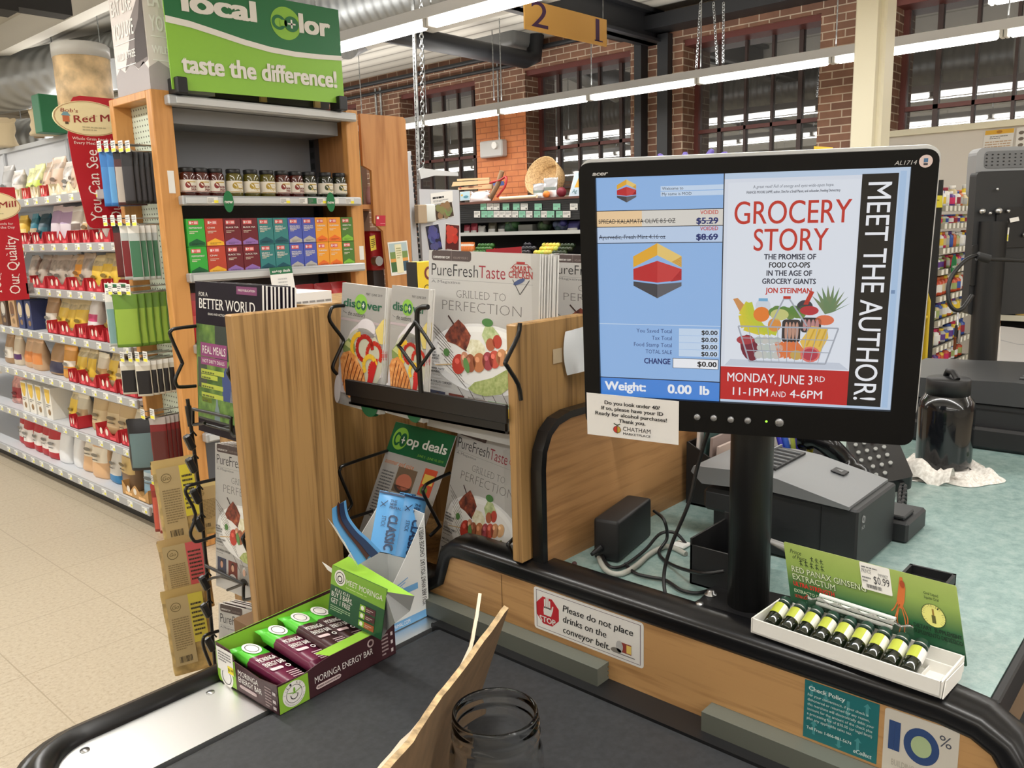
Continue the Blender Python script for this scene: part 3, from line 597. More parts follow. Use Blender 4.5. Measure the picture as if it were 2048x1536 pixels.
gs = thing('store_sign', 'large green local color taste the difference sign above bookcase', 'sign', (2.37, 3.67, BT))
o_ = at(345, 178, 'y', 3.66); F = Frame(o_, at(689, 207, 'y', 3.66)-o_, (-.004, 0, .46), .0012)
DG, LGN = M(34, 112, 66, .5), M(140, 194, 66, .5)
m = MB(); m.prism(F, [(0, 0), (1, 0), (1, 1), (0, 1)], -.006, 0, LGN)
cv = [(0, .655), (.12, .635), (.25, .59), (.4, .535), (.55, .495), (.7, .48), (.85, .485), (1, .50)]
m.poly(F, cv+[(1, 1), (0, 1)], DG, 1); m.poly(F, [(u, v-.05+.012*u) for u, v in cv]+[(u, v+.012) for u, v in cv[::-1]], WHITE, 2)
m.text(F, 'local', .085, .735, .185, WHITE, 3, W=.4, bold=.04, res=5); m.text(F, 'lor', .735, .70, .185, WHITE, 3, W=.2, bold=.04, res=5)
m.ell(F, .655, .765, .09, .165, LGN, 2, 32); m.ring(F, .612, .765, .042, .075, .42, DG, 3); m.poly(F, [(.62, .735), (.66, .735), (.66, .795), (.62, .795)], LGN, 4); m.ell(F, .688, .765, .044, .078, DG, 4, 28)
m.rect(F, .664, .757, .712, .773, WHITE, 5); m.rect(F, .683, .722, .693, .808, WHITE, 5)
m.text(F, 'taste the difference!', .055, .165, .165, WHITE, 3, W=.9, bold=.036, res=4); m.build('sign_board', gs)
for u in (.01, .945): m = MB(); m.box(F.P(u, 0).x, F.P(u, 0).x+.05, 3.63, 3.72, BT-.02, BT+.05, BLK, .004); m.build('clip', gs)
m = MB(); m.box(2.02, 2.8, 3.78, 4.05, BT+.002, BT+.11, M(52, 44, 40, .7)); 
for x in (2.1, 2.38, 2.7): m.box(x, x+.035, 3.765, 3.78, BT+.002, BT+.13, M(196, 156, 100))
tag(m.build('crate'), 'dark slatted crate half hidden behind the green sign', 'crate')
# ================================================================ grocery gondola down the left aisle
GF, GY0, GY1 = 1.79, 4.17, 7.9
gd = thing('gondola_shelving', 'long grey gondola shelving of bagged grains down the left aisle', 'shelving', (2.05, 6, 0))
LGY = M(206, 208, 212, .5)
m = MB(); m.box(2.27, 2.3, GY0, GY1, .1, 2.17, LGY)
for y in (5.9, 7.1): m.box(2.255, 2.27, y-.02, y+.02, .1, 2.17, M(176, 178, 182, .5))
m.box(2.25, 2.32, GY0, GY1, 2.155, 2.185, M(188, 190, 192, .5)); m.build('back_panel', gd)
m = MB(); m.box(1.84, 2.27, GY0, GY1, 0, .075, M(28, 28, 28, .5)); m.build('kick_plinth', gd)
SZ = [1.727, 1.469, 1.213, .95, .678, .394, .105]; tagm = None; tagn = 0
for k, z in enumerate(SZ):
    m = MB(); m.box(GF+.005, 2.27, GY0, GY1, z-.012, z+.012, LGY); m.box(GF-.012, GF+.005, GY0, GY1, z-.028, z+.02, M(168, 170, 172, .4), .004); sh = m.build('shelf', gd)
    y = GY0+.05; n = 0
    while y < 6.35 and n < 14:
        if tagm is None:
            m = MB(); F = Frame((-.0005, .03, -.018), (0, -.06, 0), (0, 0, .032), .0006); m.prism(F, [(0, 0), (1, 0), (1, 1), (0, 1)], -.001, 0, M(238, 238, 232)); m.rect(F, .6, .1, .98, .5, M(230, 224, 90)); m.lines(F, .08, .2, .55, .9, 3, GREYT); tagm = o = m.build('price_tag', sh, True)
        else: o = tagm.copy(); COL.objects.link(o); o.parent = sh
        o.location = V((GF-.0125, y, z)) - V(gd.location); y += .145+random.random()*.03; n += 1
KD = {  # body, label, height, width, depth, label range, description, top
 'foil': ((150, 148, 146), (170, 168, 166), .25, .15, .1, (.3, .6), 'silver foil bag'), 'grey': ((176, 168, 160), (214, 206, 196), .2, .14, .1, (.25, .6), 'clear bag of pale grain'),
 'lime': ((204, 206, 148), (190, 206, 72), .21, .14, .1, (.1, .62), 'clear lime labelled bag of beans'), 'tan': ((176, 154, 134), (206, 176, 150), .22, .16, .11, (.2, .7), 'clear bag of tan grain'), 'tanw': ((206, 196, 172), (190, 160, 120), .2, .14, .1, (.2, .6), 'cream paper bag'),
 'yellow': ((226, 184, 62), (238, 214, 140), .18, .14, .1, (.2, .5), 'bright yellow bag'), 'teal': ((32, 122, 144), (196, 176, 140), .18, .13, .1, (.25, .55), 'teal bag'), 'dkteal': ((16, 62, 78), (20, 90, 104), .18, .13, .1, (.2, .6), 'dark teal bag'),
 'lilac': ((224, 212, 220), (190, 164, 200), .22, .15, .11, (.55, .8), 'white and lilac bag'), 'white': ((230, 224, 216), (120, 104, 96), .2, .15, .1, (.4, .5), 'white flour bag with dark band'), 'cream': ((224, 212, 190), (208, 170, 110), .19, .14, .1, (.25, .6), 'cream bag'),
 'grt': ((166, 152, 138), (186, 172, 156), .2, .17, .12, (.2, .6), 'clear bag of grey brown grain'), 'yelw': ((196, 180, 140), (232, 194, 66), .2, .15, .11, (.15, .65), 'clear bag with yellow label'), 'oryel': ((190, 160, 120), (232, 160, 60), .2, .15, .11, (.3, .65), 'clear bag with orange label'),
 'wpink': ((232, 228, 226), (206, 70, 120), .23, .16, .11, (.35, .5), 'white bag with pink band'), 'brownw': ((170, 136, 100), (226, 218, 204), .21, .17, .11, (.2, .6), 'brown bag with white label'), 'brown': ((140, 100, 66), (226, 200, 150), .17, .14, .1, (.3, .7), 'brown bag'),
 'purp': ((214, 200, 176), (86, 50, 100), .2, .13, .09, (.2, .42), 'cream pouch with purple band'), 'peach': ((206, 168, 130), (222, 140, 76), .2, .19, .1, (.25, .5), 'peach pouch with orange band'), 'navy': ((168, 130, 88), (50, 48, 72), .22, .24, .12, (.1, .3), 'large brown pouch with navy band'),
 'orange': ((214, 150, 60), (236, 226, 210), .19, .14, .1, (.3, .6), 'orange bag'), 'pink': ((206, 150, 140), (160, 60, 64), .21, .15, .1, (.2, .5), 'pinkish clear bag'), 'kraft': ((194, 166, 120), (214, 192, 150), .24, .19, .12, (.25, .6), 'kraft paper bag'),
 'redw': ((178, 40, 48), (236, 230, 224), .25, .17, .11, (.25, .62), 'red and white bag'), 'wblue': ((236, 236, 236), (96, 140, 196), .23, .15, .1, (.3, .45), 'white bag with blue band'), 'orcr': ((226, 182, 136), (240, 228, 206), .26, .18, .11, (.4, .7), 'orange and cream bag'),
 'blbr': ((60, 130, 180), (220, 214, 204), .24, .16, .11, (.25, .7), 'blue and white bag'), 'brwh': ((132, 104, 76), (214, 184, 120), .27, .2, .12, (.4, .75), 'brown granola bag'), 'ltbl': ((150, 184, 204), (206, 220, 226), .25, .18, .12, (.3, .6), 'light blue bag'),
 'bxw': ((230, 226, 216), (222, 186, 80), .2, .1, .06, 0, 'white box with yellow fan'), 'bxn': ((56, 66, 110), (206, 190, 160), .18, .1, .06, 0, 'navy box'), 'bxt': ((196, 160, 120), (120, 84, 60), .18, .11, .06, 0, 'tan box'), 'bxb': ((92, 74, 62), (196, 190, 180), .17, .11, .06, 0, 'dark brown box'), 'bxg': ((150, 156, 162), (226, 224, 220), .15, .1, .06, 0, 'grey box'),
}
SHELF = [
 [(40, 'foil'), (68, 'grey'), (86, 'lime'), (105, 'lime'), (124, 'tan'), (144, 'tan'), (163, 'grey'), (182, 'tan')],
 [(66, 'yellow'), (87, 'teal'), (104, 'dkteal'), (126, 'lilac'), (146, 'lilac'), (167, 'white'), (188, 'cream'), (208, 'white'), (228, 'grey')],
 [(76, 'grt'), (92, 'grt'), (112, 'grt'), (132, 'grt'), (150, 'grt'), (166, 'oryel'), (184, 'grt'), (202, 'yelw'), (220, 'yelw'), (238, 'yelw')],
 [(6, 'bxt'), (24, 'bxb'), (42, 'bxt'), (58, 'bxn'), (74, 'bxn'), (100, 'brownw'), (120, 'yelw'), (138, 'yelw'), (158, 'yelw'), (182, 'wpink'), (214, 'yelw'), (240, 'brown')],
 [(6, 'brownw'), (22, 'purp'), (40, 'peach'), (62, 'peach'), (98, 'navy'), (126, 'orange'), (146, 'yelw'), (166, 'yelw'), (186, 'cream'), (206, 'yelw'), (228, 'brown'), (247, 'orange')],
 [(6, 'pink'), (24, 'pink'), (43, 'bxw'), (57, 'bxw'), (72, 'bxw'), (90, 'bxw'), (117, 'yelw'), (138, 'tanw'), (168, 'kraft'), (196, 'kraft'), (222, 'kraft'), (248, 'tanw')],
 [(6, 'redw'), (22, 'redw'), (40, 'redw'), (58, 'redw'), (74, 'redw'), (92, 'wblue'), (114, 'wblue'), (138, 'orcr'), (162, 'orcr'), (188, 'blbr'), (218, 'brwh'), (262, 'ltbl')]]
SN = ['topmost', 'second', 'third', 'fourth', 'fifth', 'sixth', 'bottom']
for k, row in enumerate(SHELF):
    z = SZ[k]+.0125; N = len(row)
    for i, (px, kd) in enumerate(row):
        bc_, lc, h, w_, d, lr, ds = KD[kd]; Y = at(px, 600, 'x', GF+.09).y; m = MB()
        rnd = random.Random(k*100+i)
        if lr == 0:
            x0 = GF+.03; m.box(x0, x0+.14, Y-w_/2, Y+w_/2, z, z+h, M(*bc_, .5), .002); F = Frame((x0, Y+w_/2, z), (0, -w_, 0), (0, 0, h), .0008)
            m.ell(F, .5, .66, .36, .26, M(*lc)) if kd != 'bxw' else m.ell(F, .5, .95, .42, .45, M(*lc), 1, 18, 0, PI, 2*PI); m.ell(F, .55, .22, .22, .1, M(150, 120, 84)); m.lines(F, .15, .38, .85, .5, 2, GREYT)
        else:
            T = Matrix.Translation((GF+.055+d/2+rnd.uniform(0, .025), Y, z)) @ Matrix.Rotation(rnd.uniform(-.16, .16), 4, 'Z') @ RZ @ Matrix.Rotation(rnd.uniform(-.1, .06), 4, 'X')
            hh = h*rnd.uniform(.94, 1.04); clear = 'clear' in ds
            bag(m, T, w_, hh, d, M(*bc_, .3 if clear else .45, 0, 24 if clear else 0), M(*lc, .4), lr, M(*[min(255, q*1.12+8) for q in bc_], .3), 1, 14, 8, .03 if clear else .018)
            if lr[1]-lr[0] > .25:                        # a printed stripe and emblem within the label
                bag_lab = M(*[max(0, int(q*.55)) for q in lc]); zz = hh*(lr[0]+lr[1])/2
                F = Frame(T @ V((-w_*.2, -d*.53, zz-.012)), T.to_3x3() @ V((w_*.4, 0, 0)), T.to_3x3() @ V((0, 0, .03)), .001); m.ell(F, .5, .5, .5, .36, bag_lab); m.rect(F, .1, -.55, .9, -.3, bag_lab)
        o = m.build('grocery_box' if lr == 0 else 'grocery_bag')
        tag(o, '%s, %s from left on the %s left-aisle shelf' % (ds, ORD[i], SN[k]), 'box' if lr == 0 else 'bag', '%s shelf groceries' % SN[k])
# scalloped cardboard shelf trays in front of the bags
def tray(Y0, Y1, z, col, name, label, h=.075, sc=(236, 226, 210)):
    m = MB(); n = max(2, round((Y1-Y0)/.13)); c = M(*col, .55); x = GF+.025; F = Frame((x, Y1, z), (0, -(Y1-Y0), 0), (0, 0, h), .0008)
    pts = [(0, 0), (1, 0)]
    for i in range(n-1, -1, -1):
        for q in range(7): a = q/6; pts.append(((i+1-a)/n, 1-.62*math.sin(PI*a)**1.5))
    m.prism(F, pts, -.003, 0, c); m.box(x, x+.3, Y0, Y1, z, z+.003, c); m.box(x, x+.3, Y0, Y0+.003, z, z+h, c); m.box(x, x+.3, Y1-.003, Y1, z, z+h, c)
    for i in range(n): m.rect(F, (i+.25)/n, .1, (i+.75)/n, .3, M(*[min(255, q+46) for q in col]), 1); m.ell(F, (i+1)/n if i < n-1 else .5/n, .55, .12/n, .26, M(*sc), 1, 10)
    tag(m.build(name), label, 'tray', 'scalloped shelf trays')
Yp = lambda px: at(px, 600, 'x', GF+.03).y
RT = (186, 34, 44)
for k, col, spans in ((0, (226, 212, 176), [(54, 72), (90, 108), (126, 190)]), (0, (204, 60, 60), [(73, 89), (109, 125)]), (1, RT, [(58, 80), (81, 106), (108, 155), (157, 178), (180, 199), (201, 240)]), (2, RT, [(66, 98), (100, 141), (142, 176), (177, 212), (213, 246)]), (3, RT, [(88, 110), (111, 147), (148, 168), (170, 203), (205, 255)]), (4, RT, [(118, 136), (138, 176), (178, 216), (218, 257)]), (5, RT, [(108, 127), (160, 208), (210, 233)]), (6, (196, 150, 90), [(200, 256)])):
    for i, (a, b) in enumerate(spans):
        tray(Yp(b)+.01, Yp(a)-.01, SZ[k]+.0125, col, 'shelf_tray', '%s scalloped cardboard tray, %s from far left on the %s shelf' % ({226: 'cream', 204: 'light red', 186: 'red', 196: 'kraft'}[col[0]], ORD[i], SN[k]))
for i, px in enumerate((222, 238, 252)):
    p = at(px, 590, 'x', GF-.02); F = Frame((GF-.03, p.y+.045, p.z-.06), (0, -.085, 0), (0, 0, .12), .0008); m = MB(); m.prism(F, [(0, 0), (1, 0), (1, 1), (0, 1)], -.001, 0, PAPER); m.rect(F, .1, .8, .9, .95, M(24, 104, 62)); m.lines(F, .2, .45, .8, .7, 3, GREYT); m.rect(F, .3, .12, .7, .3, GREYT)
    tag(m.build('sale_card'), 'white sale card with green header, %s of three on the third shelf' % ORD[i], 'sign card', 'white sale cards')
# goods standing on top of the gondola
p = at(180, 265, 'x', 2.2); r = .155; m = MB(); t = thing('display_drum', 'large cream display drum with silver lid behind the red aisle sign', 'drum', (2.2, p.y, 2.186))
m.lathe([(r, 0), (r, .40)], t.location, M(226, 196, 152, .5, 0, 9), 28); m.build('drum_body', t); m = MB(); m.lathe([(r*1.03, .38), (r*1.03, .45), (r*.97, .46), (.0001, .46)], t.location, M(206, 206, 204, .35), 28); m.build('lid', t)
for px, h, w_, lab in ((98, .17, .2, 'tan cloth sack standing on the gondola top left of the drum'), (6, .2, .2, 'pale paper sack on the gondola top at the left edge')):
    y = at(px, 290, 'x', 2.2).y; m = MB(); bag(m, Matrix.Translation((2.2, y, 2.186)) @ RP, w_, h, .13, M(204, 186, 152, .8), None, (0, 0), M(196, 178, 146, .8), 1, 14, 8, .05); tag(m.build('flour_sack'), lab, 'sack')
y = at(128, 270, 'x', 2.25).y; m = MB(); m.box(2.1, 2.26, y-.06, y+.06, 2.186, 2.42, M(28, 110, 70, .5), .004); tag(m.build('green_carton'), 'narrow green carton on the gondola top beside the drum', 'carton')
y = at(77, 262, 'x', 2.2).y; m = MB(); m.lathe([(.03, 0), (.04, .03), (.04, .14), (.02, .2), (.012, .24)], (2.2, y, 2.186), M(150, 124, 92, .8), 14); tag(m.build('burlap_pouch'), 'brown gathered burlap pouch on the gondola top by the tan sack', 'pouch')
# red blade signs sticking out into the aisle
def blade(Y, px, py, k, label):
    o = at(px, py, 'y', Y); S = .40*k; t = thing('blade_sign', label, 'sign', o)
    F = Frame(o, (S, 0, 0), (0, 0, S*2.05), .0012); rd = M(184, 28, 42, .45); crm = M(240, 226, 178, .5)
    out = [(.34, .02), (1, 0), (1, 1), (.42, 1), (.34, .99), (.3, .965), (.28, .93), (.26, .6)]; out = [(.3, .045), (.34, .012), (.4, 0), (1, 0), (1, 1), (.42, 1), (.32, .985), (.27, .95), (.17, .70), (.19, .5)]
    m = MB(); m.prism(F, out, -.004, 0, rd); ov = [(.52+.54*math.cos(2*PI*i/36), .835+.13*math.sin(2*PI*i/36)) for i in range(36)]
    m.prism(F, ov, -.006, .002, crm); m.ring(F, .52, .835, .53, .126, .03, M(186, 150, 110), 3)
    br = M(150, 44, 40, .5); m.text(F, "Bob's", .1, .872, .026, br, 3, W=.26, serif=True, shear=.12); m.text(F, 'Red Mill', .28, .797, .052, br, 3, W=.72, serif=True, bold=.012, shear=.1, rot=.1)
    m.rect(F, .12, .8, .22, .845, M(200, 110, 70), 3); m.poly(F, [(.1, .845), (.24, .845), (.2, .872), (.14, .872)], M(120, 160, 170), 4); m.rect(F, .15, .782, .2, .8, M(90, 70, 50), 3); m.lines(F, .4, .745, .76, .785, 2, M(190, 180, 140), 3)
    pw = M(246, 236, 228, .5); m.text(F, 'Whole Grain Foods for', .23, .672, .02, pw, 2, W=.66, serif=True); m.text(F, 'Every Meal of the Day', .25, .64, .02, pw, 2, W=.66, serif=True)
    m.text(F, 'You Can See', .55, .055, .088, pw, 2, W=.545, rot=PI/2-.03, serif=True); m.text(F, 'Our Quality', .86, .055, .088, pw, 2, W=.52, rot=PI/2-.03, serif=True)
    m.build('sign_board', t); m = MB(); m.box(F.P(1, 0).x-.01, F.P(1, 0).x+.03, Y, Y+.02, o.z+.1*S, o.z+.3*S, GALV); m.build('bracket', t)
blade(4.36, 136, 458, .775, 'red hanging blade sign with cream oval beside the bookcase')
blade(5.30, -62, 607, .77, 'red hanging blade sign with cream oval at the left edge')
# ================================================================ second bookcase end panel with its cut-out, goods behind it
def pts_at(P, ax, v): return [at(x, y, ax, v) for x, y in P]
def flat(P, ax, v, th, mat, name, label=None, cat=None, parent=None):     # a board cut to an outline on an upright plane
    q = pts_at(P, ax, v); n = V((0, 1, 0)) if ax == 'y' else V((1, 0, 0)); m = MB(); k = len(q)
    m.add(q+[p+n*th for p in q], [tuple(range(k)), tuple(range(2*k-1, k-1, -1))]+[(i, (i+1) % k, k+(i+1) % k, k+i) for i in range(k)], mat)
    o = m.build(name, parent)
    return tag(o, label, cat) if label else o
ep = thing('end_panel_shelf', 'brown wooden end panel with stepped cut-out right of the bookcase', 'shelf', (3.14, 3.9, 0))
flat([(720, 227), (726, 331), (743, 341), (748, 446), (766, 462), (775, 551), (800, 1000), (870, 1000), (824, 528), (815, 305), (811, 240), (806, 234)], 'y', 3.76, .02, MAPLE2, 'side_panel', parent=ep)
m = MB(); m.box(2.965, 3.3, 3.78, 4.12, 1.63, 1.655, MAPLE2); m.build('shelf', ep)
m = MB(); m.box(2.965, 3.3, 3.78, 4.12, .9, .925, MAPLE2); m.build('shelf', ep)
m = MB(); m.box(2.95, 3.3, 4.12, 4.14, 0, 2.1, M(96, 66, 44, .6)); m.build('back_panel', ep)
F = quadframe(at(775, 485, 'y', 3.757), at(814, 481, 'y', 3.757), at(783, 552, 'y', 3.757), .0006); m = MB(); m.prism(F, [(0, 0), (1, 0), (1, 1), (0, 1)], -.001, 0, PAPER)
m.rect(F, .05, .5, .95, .96, M(176, 196, 200)); m.rect(F, .05, .5, .95, .7, M(120, 146, 84), 2); m.rect(F, .05, .1, .45, .4, M(70, 110, 64)); m.rect(F, .55, .1, .95, .4, M(60, 90, 110)); m.rect(F, .05, .4, .95, .5, M(226, 160, 80)); m.rect(F, .32, .06, .66, .92, M(232, 226, 190), 3); m.lines(F, .38, .5, .62, .85, 5, M(170, 170, 120), 4)
tag(m.build('flyer'), 'small landscape photo flyer with cream centre taped on the wooden end panel', 'flyer')
F = quadframe(at(752, 431, 'y', 3.757), at(771, 431, 'y', 3.757), at(752, 452, 'y', 3.757), .0006); m = MB(); m.prism(F, [(0, 0), (1, 0), (1, 1), (0, 1)], -.001, 0, M(186, 36, 60)); m.rect(F, .08, .66, .3, .9, WHITE); m.rect(F, .45, .2, .95, .24, M(230, 150, 160)); tag(m.build('card'), 'small red card stuck on the wooden end panel edge', 'card')
p = at(733, 405, 'y', 3.86); m = MB(); bag(m, Matrix.Translation((2.99, 3.83, 1.656)), .07, .3, .04, M(26, 116, 66, .4), M(40, 140, 80), (.3, .6), None, 1, 12, 8, .02); tag(m.build('green_pouch'), 'tall green pouch in the cut-out of the wooden end panel', 'pouch')
p = at(742, 402, 'y', 3.84); m = MB(); m.lathe([(.03, 0), (.034, .02), (.034, .075), (.024, .09), (.024, .1)], (3.075, 3.81, 1.656), M(196, 150, 160, .3), 14); tag(m.build('pink_jar'), 'small pink and white jar beside the green pouch in the cut-out', 'jar')
t = thing('coffee_grinder', 'red coffee grinder with yellow note in the end panel cut-out', 'coffee grinder', (3.1, 3.87, .9255))
a, b = at(738, 462, 'y', 3.81), at(772, 540, 'y', 3.81); m = MB(); m.box(a.x+.01, b.x+.02, 3.81, 3.98, b.z, a.z, M(150, 26, 34, .3), .02, None, 2); m.box(a.x+.03, b.x, 3.83, 3.96, .9255, b.z, M(60, 60, 64, .4)); m.build('body', t)
c = at(752, 522, 'y', 3.8); m = MB(); m.tube([(c.x, 3.812, c.z), (c.x, 3.77, c.z)], .028, STEEL, 16); m.build('dial', t); F = quadframe(at(739, 473, 'y', 3.808), at(750, 470, 'y', 3.808), at(742, 502, 'y', 3.808)); m = MB(); m.prism(F, [(0, 0), (1, 0), (1, 1), (0, 1)], -.001, 0, M(236, 214, 80)); m.lines(F, .15, .2, .85, .85, 5, INK); m.build('note', t)
# ================================================================ grey display upright with photo cards
du = thing('display_upright', 'grey slotted steel upright with bracket arm and photo panel', 'display stand', at(826, 560, 'y', 4.22))
flat([(813, 306), (822, 302), (846, 640), (862, 900), (850, 900), (832, 640)], 'y', 4.22, .05, M(192, 194, 198, .5), 'post', parent=du)
m = MB()
for k in range(26):
    c = at(824+k*.9, 315+k*11, 'y', 4.215); m.box(c.x-.006, c.x+.006, 4.216, 4.222, c.z-.012, c.z+.012, BLK)
m.build('slots', du)['label'] = 'dark slots'
flat([(838, 340), (842, 336), (916, 345), (917, 352), (870, 351), (842, 358)], 'y', 4.2, .012, M(206, 208, 210, .5), 'bracket_arm', parent=du)
pq = [(838, 378), (918, 380), (927, 640), (852, 640)]; flat(pq, 'y', 4.2, .02, M(196, 198, 204, .5), 'photo_panel', parent=du)
def photo(P, v, label, draw, nm='photo_card', ax='y', cat='card'):
    F = quadframe(*pts_at(P, ax, v), .0006); m = MB(); m.prism(F, [(0, 0), (1, 0), (1, 1), (0, 1)], -.001, 0, PAPER); draw(m, F); return tag(m.build(nm), label, cat)
rn = random.Random(3)
def fruit(c1, c2, n, r):
    def d(m, F):
        m.rect(F, .02, .02, .98, .98, M(*[int(q*.45) for q in c1]), 1)
        for i in range(n):
            k = rn.random(); c = [int(a*k+b*(1-k)) for a, b in zip(c1, c2)]; m.ell(F, rn.uniform(.2, .8), rn.uniform(.16, .86), r*.9, r*.9/F.ar, M(*[q//16*16 for q in c]), 2+i*.05, 10)
        m.lines(F, .1, .03, .7, .07, 1, WHITE, 6)
    return d
photo([(861, 387), (905, 381), (862, 409)], 4.197, 'white title card at the top of the grey photo panel', lambda m, F: (m.lines(F, .08, .45, .92, .85, 1, INK), m.lines(F, .1, .15, .8, .35, 2, GREYT)))
photo([(867, 411), (904, 403), (872, 441)], 4.197, 'photo card of green leaves and brown roots on grey panel', fruit((150, 110, 80), (120, 150, 80), 18, .16))
photo([(850, 452), (877, 447), (859, 505)], 4.197, 'photo card of blue plums on the grey panel', fruit((74, 74, 130), (96, 98, 160), 22, .2))
photo([(891, 447), (919, 450), (890, 500)], 4.197, 'photo card of red strawberries on the grey panel', fruit((190, 50, 40), (210, 80, 60), 22, .2))
p = at(846, 428, 'y', 4.18); t = thing('outlet_box', 'tan outlet box with white socket plate on the grey upright', 'outlet', p); m = MB(); m.box(p.x-.06, p.x+.02, 4.16, 4.2, p.z-.06, p.z+.06, M(176, 156, 130, .6), .004); m.build('box', t); m = MB(); m.box(p.x+.02, p.x+.105, 4.165, 4.197, p.z-.055, p.z+.065, M(222, 226, 222, .4), .012, None, 2); m.build('plate', t)
# ================================================================ refrigerated produce case along the brick wall
PX = 7.3; pcs = thing('produce_case', 'long black refrigerated produce case along the brick wall', 'produce case', (7.7, 6.4, 0)); PY0, PY1 = 5.15, 8.4
BG = M(44, 45, 48, .5)
m = MB(); m.box(PX, 8.19, PY0, PY1, 1.575, 1.8, BG)
for k in range(9): m.box(PX-.006, PX, PY0, PY1, 1.585+k*.024, 1.592+k*.024, M(58, 60, 63, .5))
m.build('canopy', pcs); m = MB(); m.box(PX-.02, 8.19, PY0, PY1, 1.8, 1.825, M(110, 70, 60, .6)); m.build('canopy_board', pcs)
m = MB(); m.box(8.05, 8.19, PY0, PY1, .2, 1.575, M(30, 31, 33, .6)); m.build('back_wall', pcs); m = MB(); m.box(PX, 8.05, PY0, PY1, 1.425, 1.44, BG); m.box(PX-.02, PX, PY0, PY1, 1.425, 1.465, M(210, 212, 210, .4)); m.build('shelf', pcs)
m = MB(); m.box(PX-.3, 8.05, PY0, PY1, .95, 1.19, BG); m.box(PX-.35, PX-.3, PY0, PY1, 0, 1.0, BG); m.build('produce_bin', pcs)
m = MB(); m.box(PX, 8.19, PY0-.05, PY0, 0, 1.8, BG); m.build('end_wall', pcs)
ptag = None; r1 = [(425, 505, 1), (515, 600, 0), (605, 690, 0), (735, 825, 1), (880, 970, 1), (985, 1085, 0), (1180, 1280, 1), (1440, 1540, 1), (1675, 1780, 0)]; r2 = [(335, 420, 0), (437, 518, 1), (522, 605, 1), (610, 688, 0), (692, 770, 0), (775, 860, 0), (868, 950, 0), (960, 1050, 1), (1060, 1150, 0), (1170, 1260, 1), (1270, 1350, 0), (1355, 1455, 1), (1480, 1570, 1), (1575, 1680, 0)]
for row, ya, yb in ((r1, 407, 420), (r2, 422, 435)):
    for a, b, g in row:
        F = quadframe(at(900+a/6.98, ya, 'x', PX-.012), at(900+b/6.98, ya, 'x', PX-.012), at(900+a/6.98, yb, 'x', PX-.012), .001); m = MB(); m.prism(F, [(0, 0), (1, 0), (1, 1), (0, 1)], -.002, 0, M(150, 212, 184) if g else PAPER); m.lines(F, .1, .5, .9, .9, 3, M(110, 160, 140) if g else GREYT); m.rect(F, .7, .1, .9, .35, GREYT); m.build('price_tag', pcs)
def heap(px, py, X, mk, label, cat='vegetable', name='vegetable'): p = at(px, py, 'x', X); m = MB(); mk(m, p); return tag(m.build(name), label, cat)
def shelfgood(px, w, h, col, label, name, kind='bag'):
    p = at(px, 461, 'x', PX+.12); m = MB(); T = Matrix.Translation((PX+.14, p.y, 1.4405)) @ RZ
    if kind == 'box': m.box(PX+.06, PX+.2, p.y-w/2, p.y+w/2, 1.4405, 1.4405+h, M(*col, .5), .006)
    elif kind == 'head':
        for i in range(9): m.ball((PX+.14+rn.uniform(-.05, .05), p.y+rn.uniform(-.3, .3)*w, 1.4405+h*(.25+.5*rn.random())), h*.3, M(*[int(q*rn.uniform(.8, 1.3)) for q in col], .6), 6)
        m.ball((PX+.14, p.y, 1.4405+h*.45), h*.45, M(*col, .6), 8, (1, w/h, 1))
    else: bag(m, T, w, h, w*.6, M(*col, .4), M(226, 224, 220, .4), (.1, .35), None, 1, 12, 8, .05)
    tag(m.build(name), label, 'produce')
for a in ((933, .11, .12, (170, 70, 84), 'bunch of pink radishes on the produce shelf at left', 'radish_bunch'), (947, .11, .13, (180, 64, 80), 'second bunch of radishes right of another on the produce shelf', 'radish_bunch'), (962, .12, .1, (200, 196, 190), 'white mushroom pack on the produce shelf', 'mushroom_pack'), (984, .13, .16, (96, 92, 76), 'brown grey bagged vegetable on the produce shelf', 'vegetable_bag'), (1003, .12, .15, (36, 40, 34), 'dark bagged greens on the produce shelf', 'greens_bag')): shelfgood(*a)
shelfgood(1026, .2, .2, (52, 74, 56), 'large dark green cabbage on the produce shelf', 'cabbage', 'head'); shelfgood(1057, .22, .1, (112, 112, 106), 'grey tray on the produce shelf right of the cabbage', 'tray', 'box'); shelfgood(1088, .22, .17, (40, 56, 38), 'dark leafy greens on the produce shelf right of the tray', 'leafy_greens', 'head'); shelfgood(1122, .24, .15, (52, 56, 88), 'bluish red cabbage heap on the produce shelf', 'red_cabbage', 'head'); shelfgood(1146, .16, .12, (70, 66, 120), 'purple bagged vegetable on the produce shelf at right', 'vegetable_bag')
def many(px0, px1, n, r, col, label, cat, name, ncol=0, rows=3, group=None):
    a, b = at(px0, 495, 'x', PX-.05).y, at(px1, 495, 'x', PX-.05).y; k = 0
    per = math.ceil(n/rows); r = min(r, abs(b-a)/per*.62)
    for j in range(rows):
        for i in range(per):
            if k >= n: return
            y = a+(b-a)*(i+.5+(.5 if j % 2 else 0))/(per+.5); m = MB(); c = [min(255, int(q*rn.uniform(.88, 1.1)))//6*6 for q in col]; m.ball((PX-.14+j*.075, y, 1.19+r+j*r*1.15), r, M(*c, .35), 8, (1, 1, .92)); k += 1
            tag(m.build(name), '%s, %s from left in the %s row of the bin' % (label, ORD[i], ('front', 'middle', 'back')[j]), cat, group)
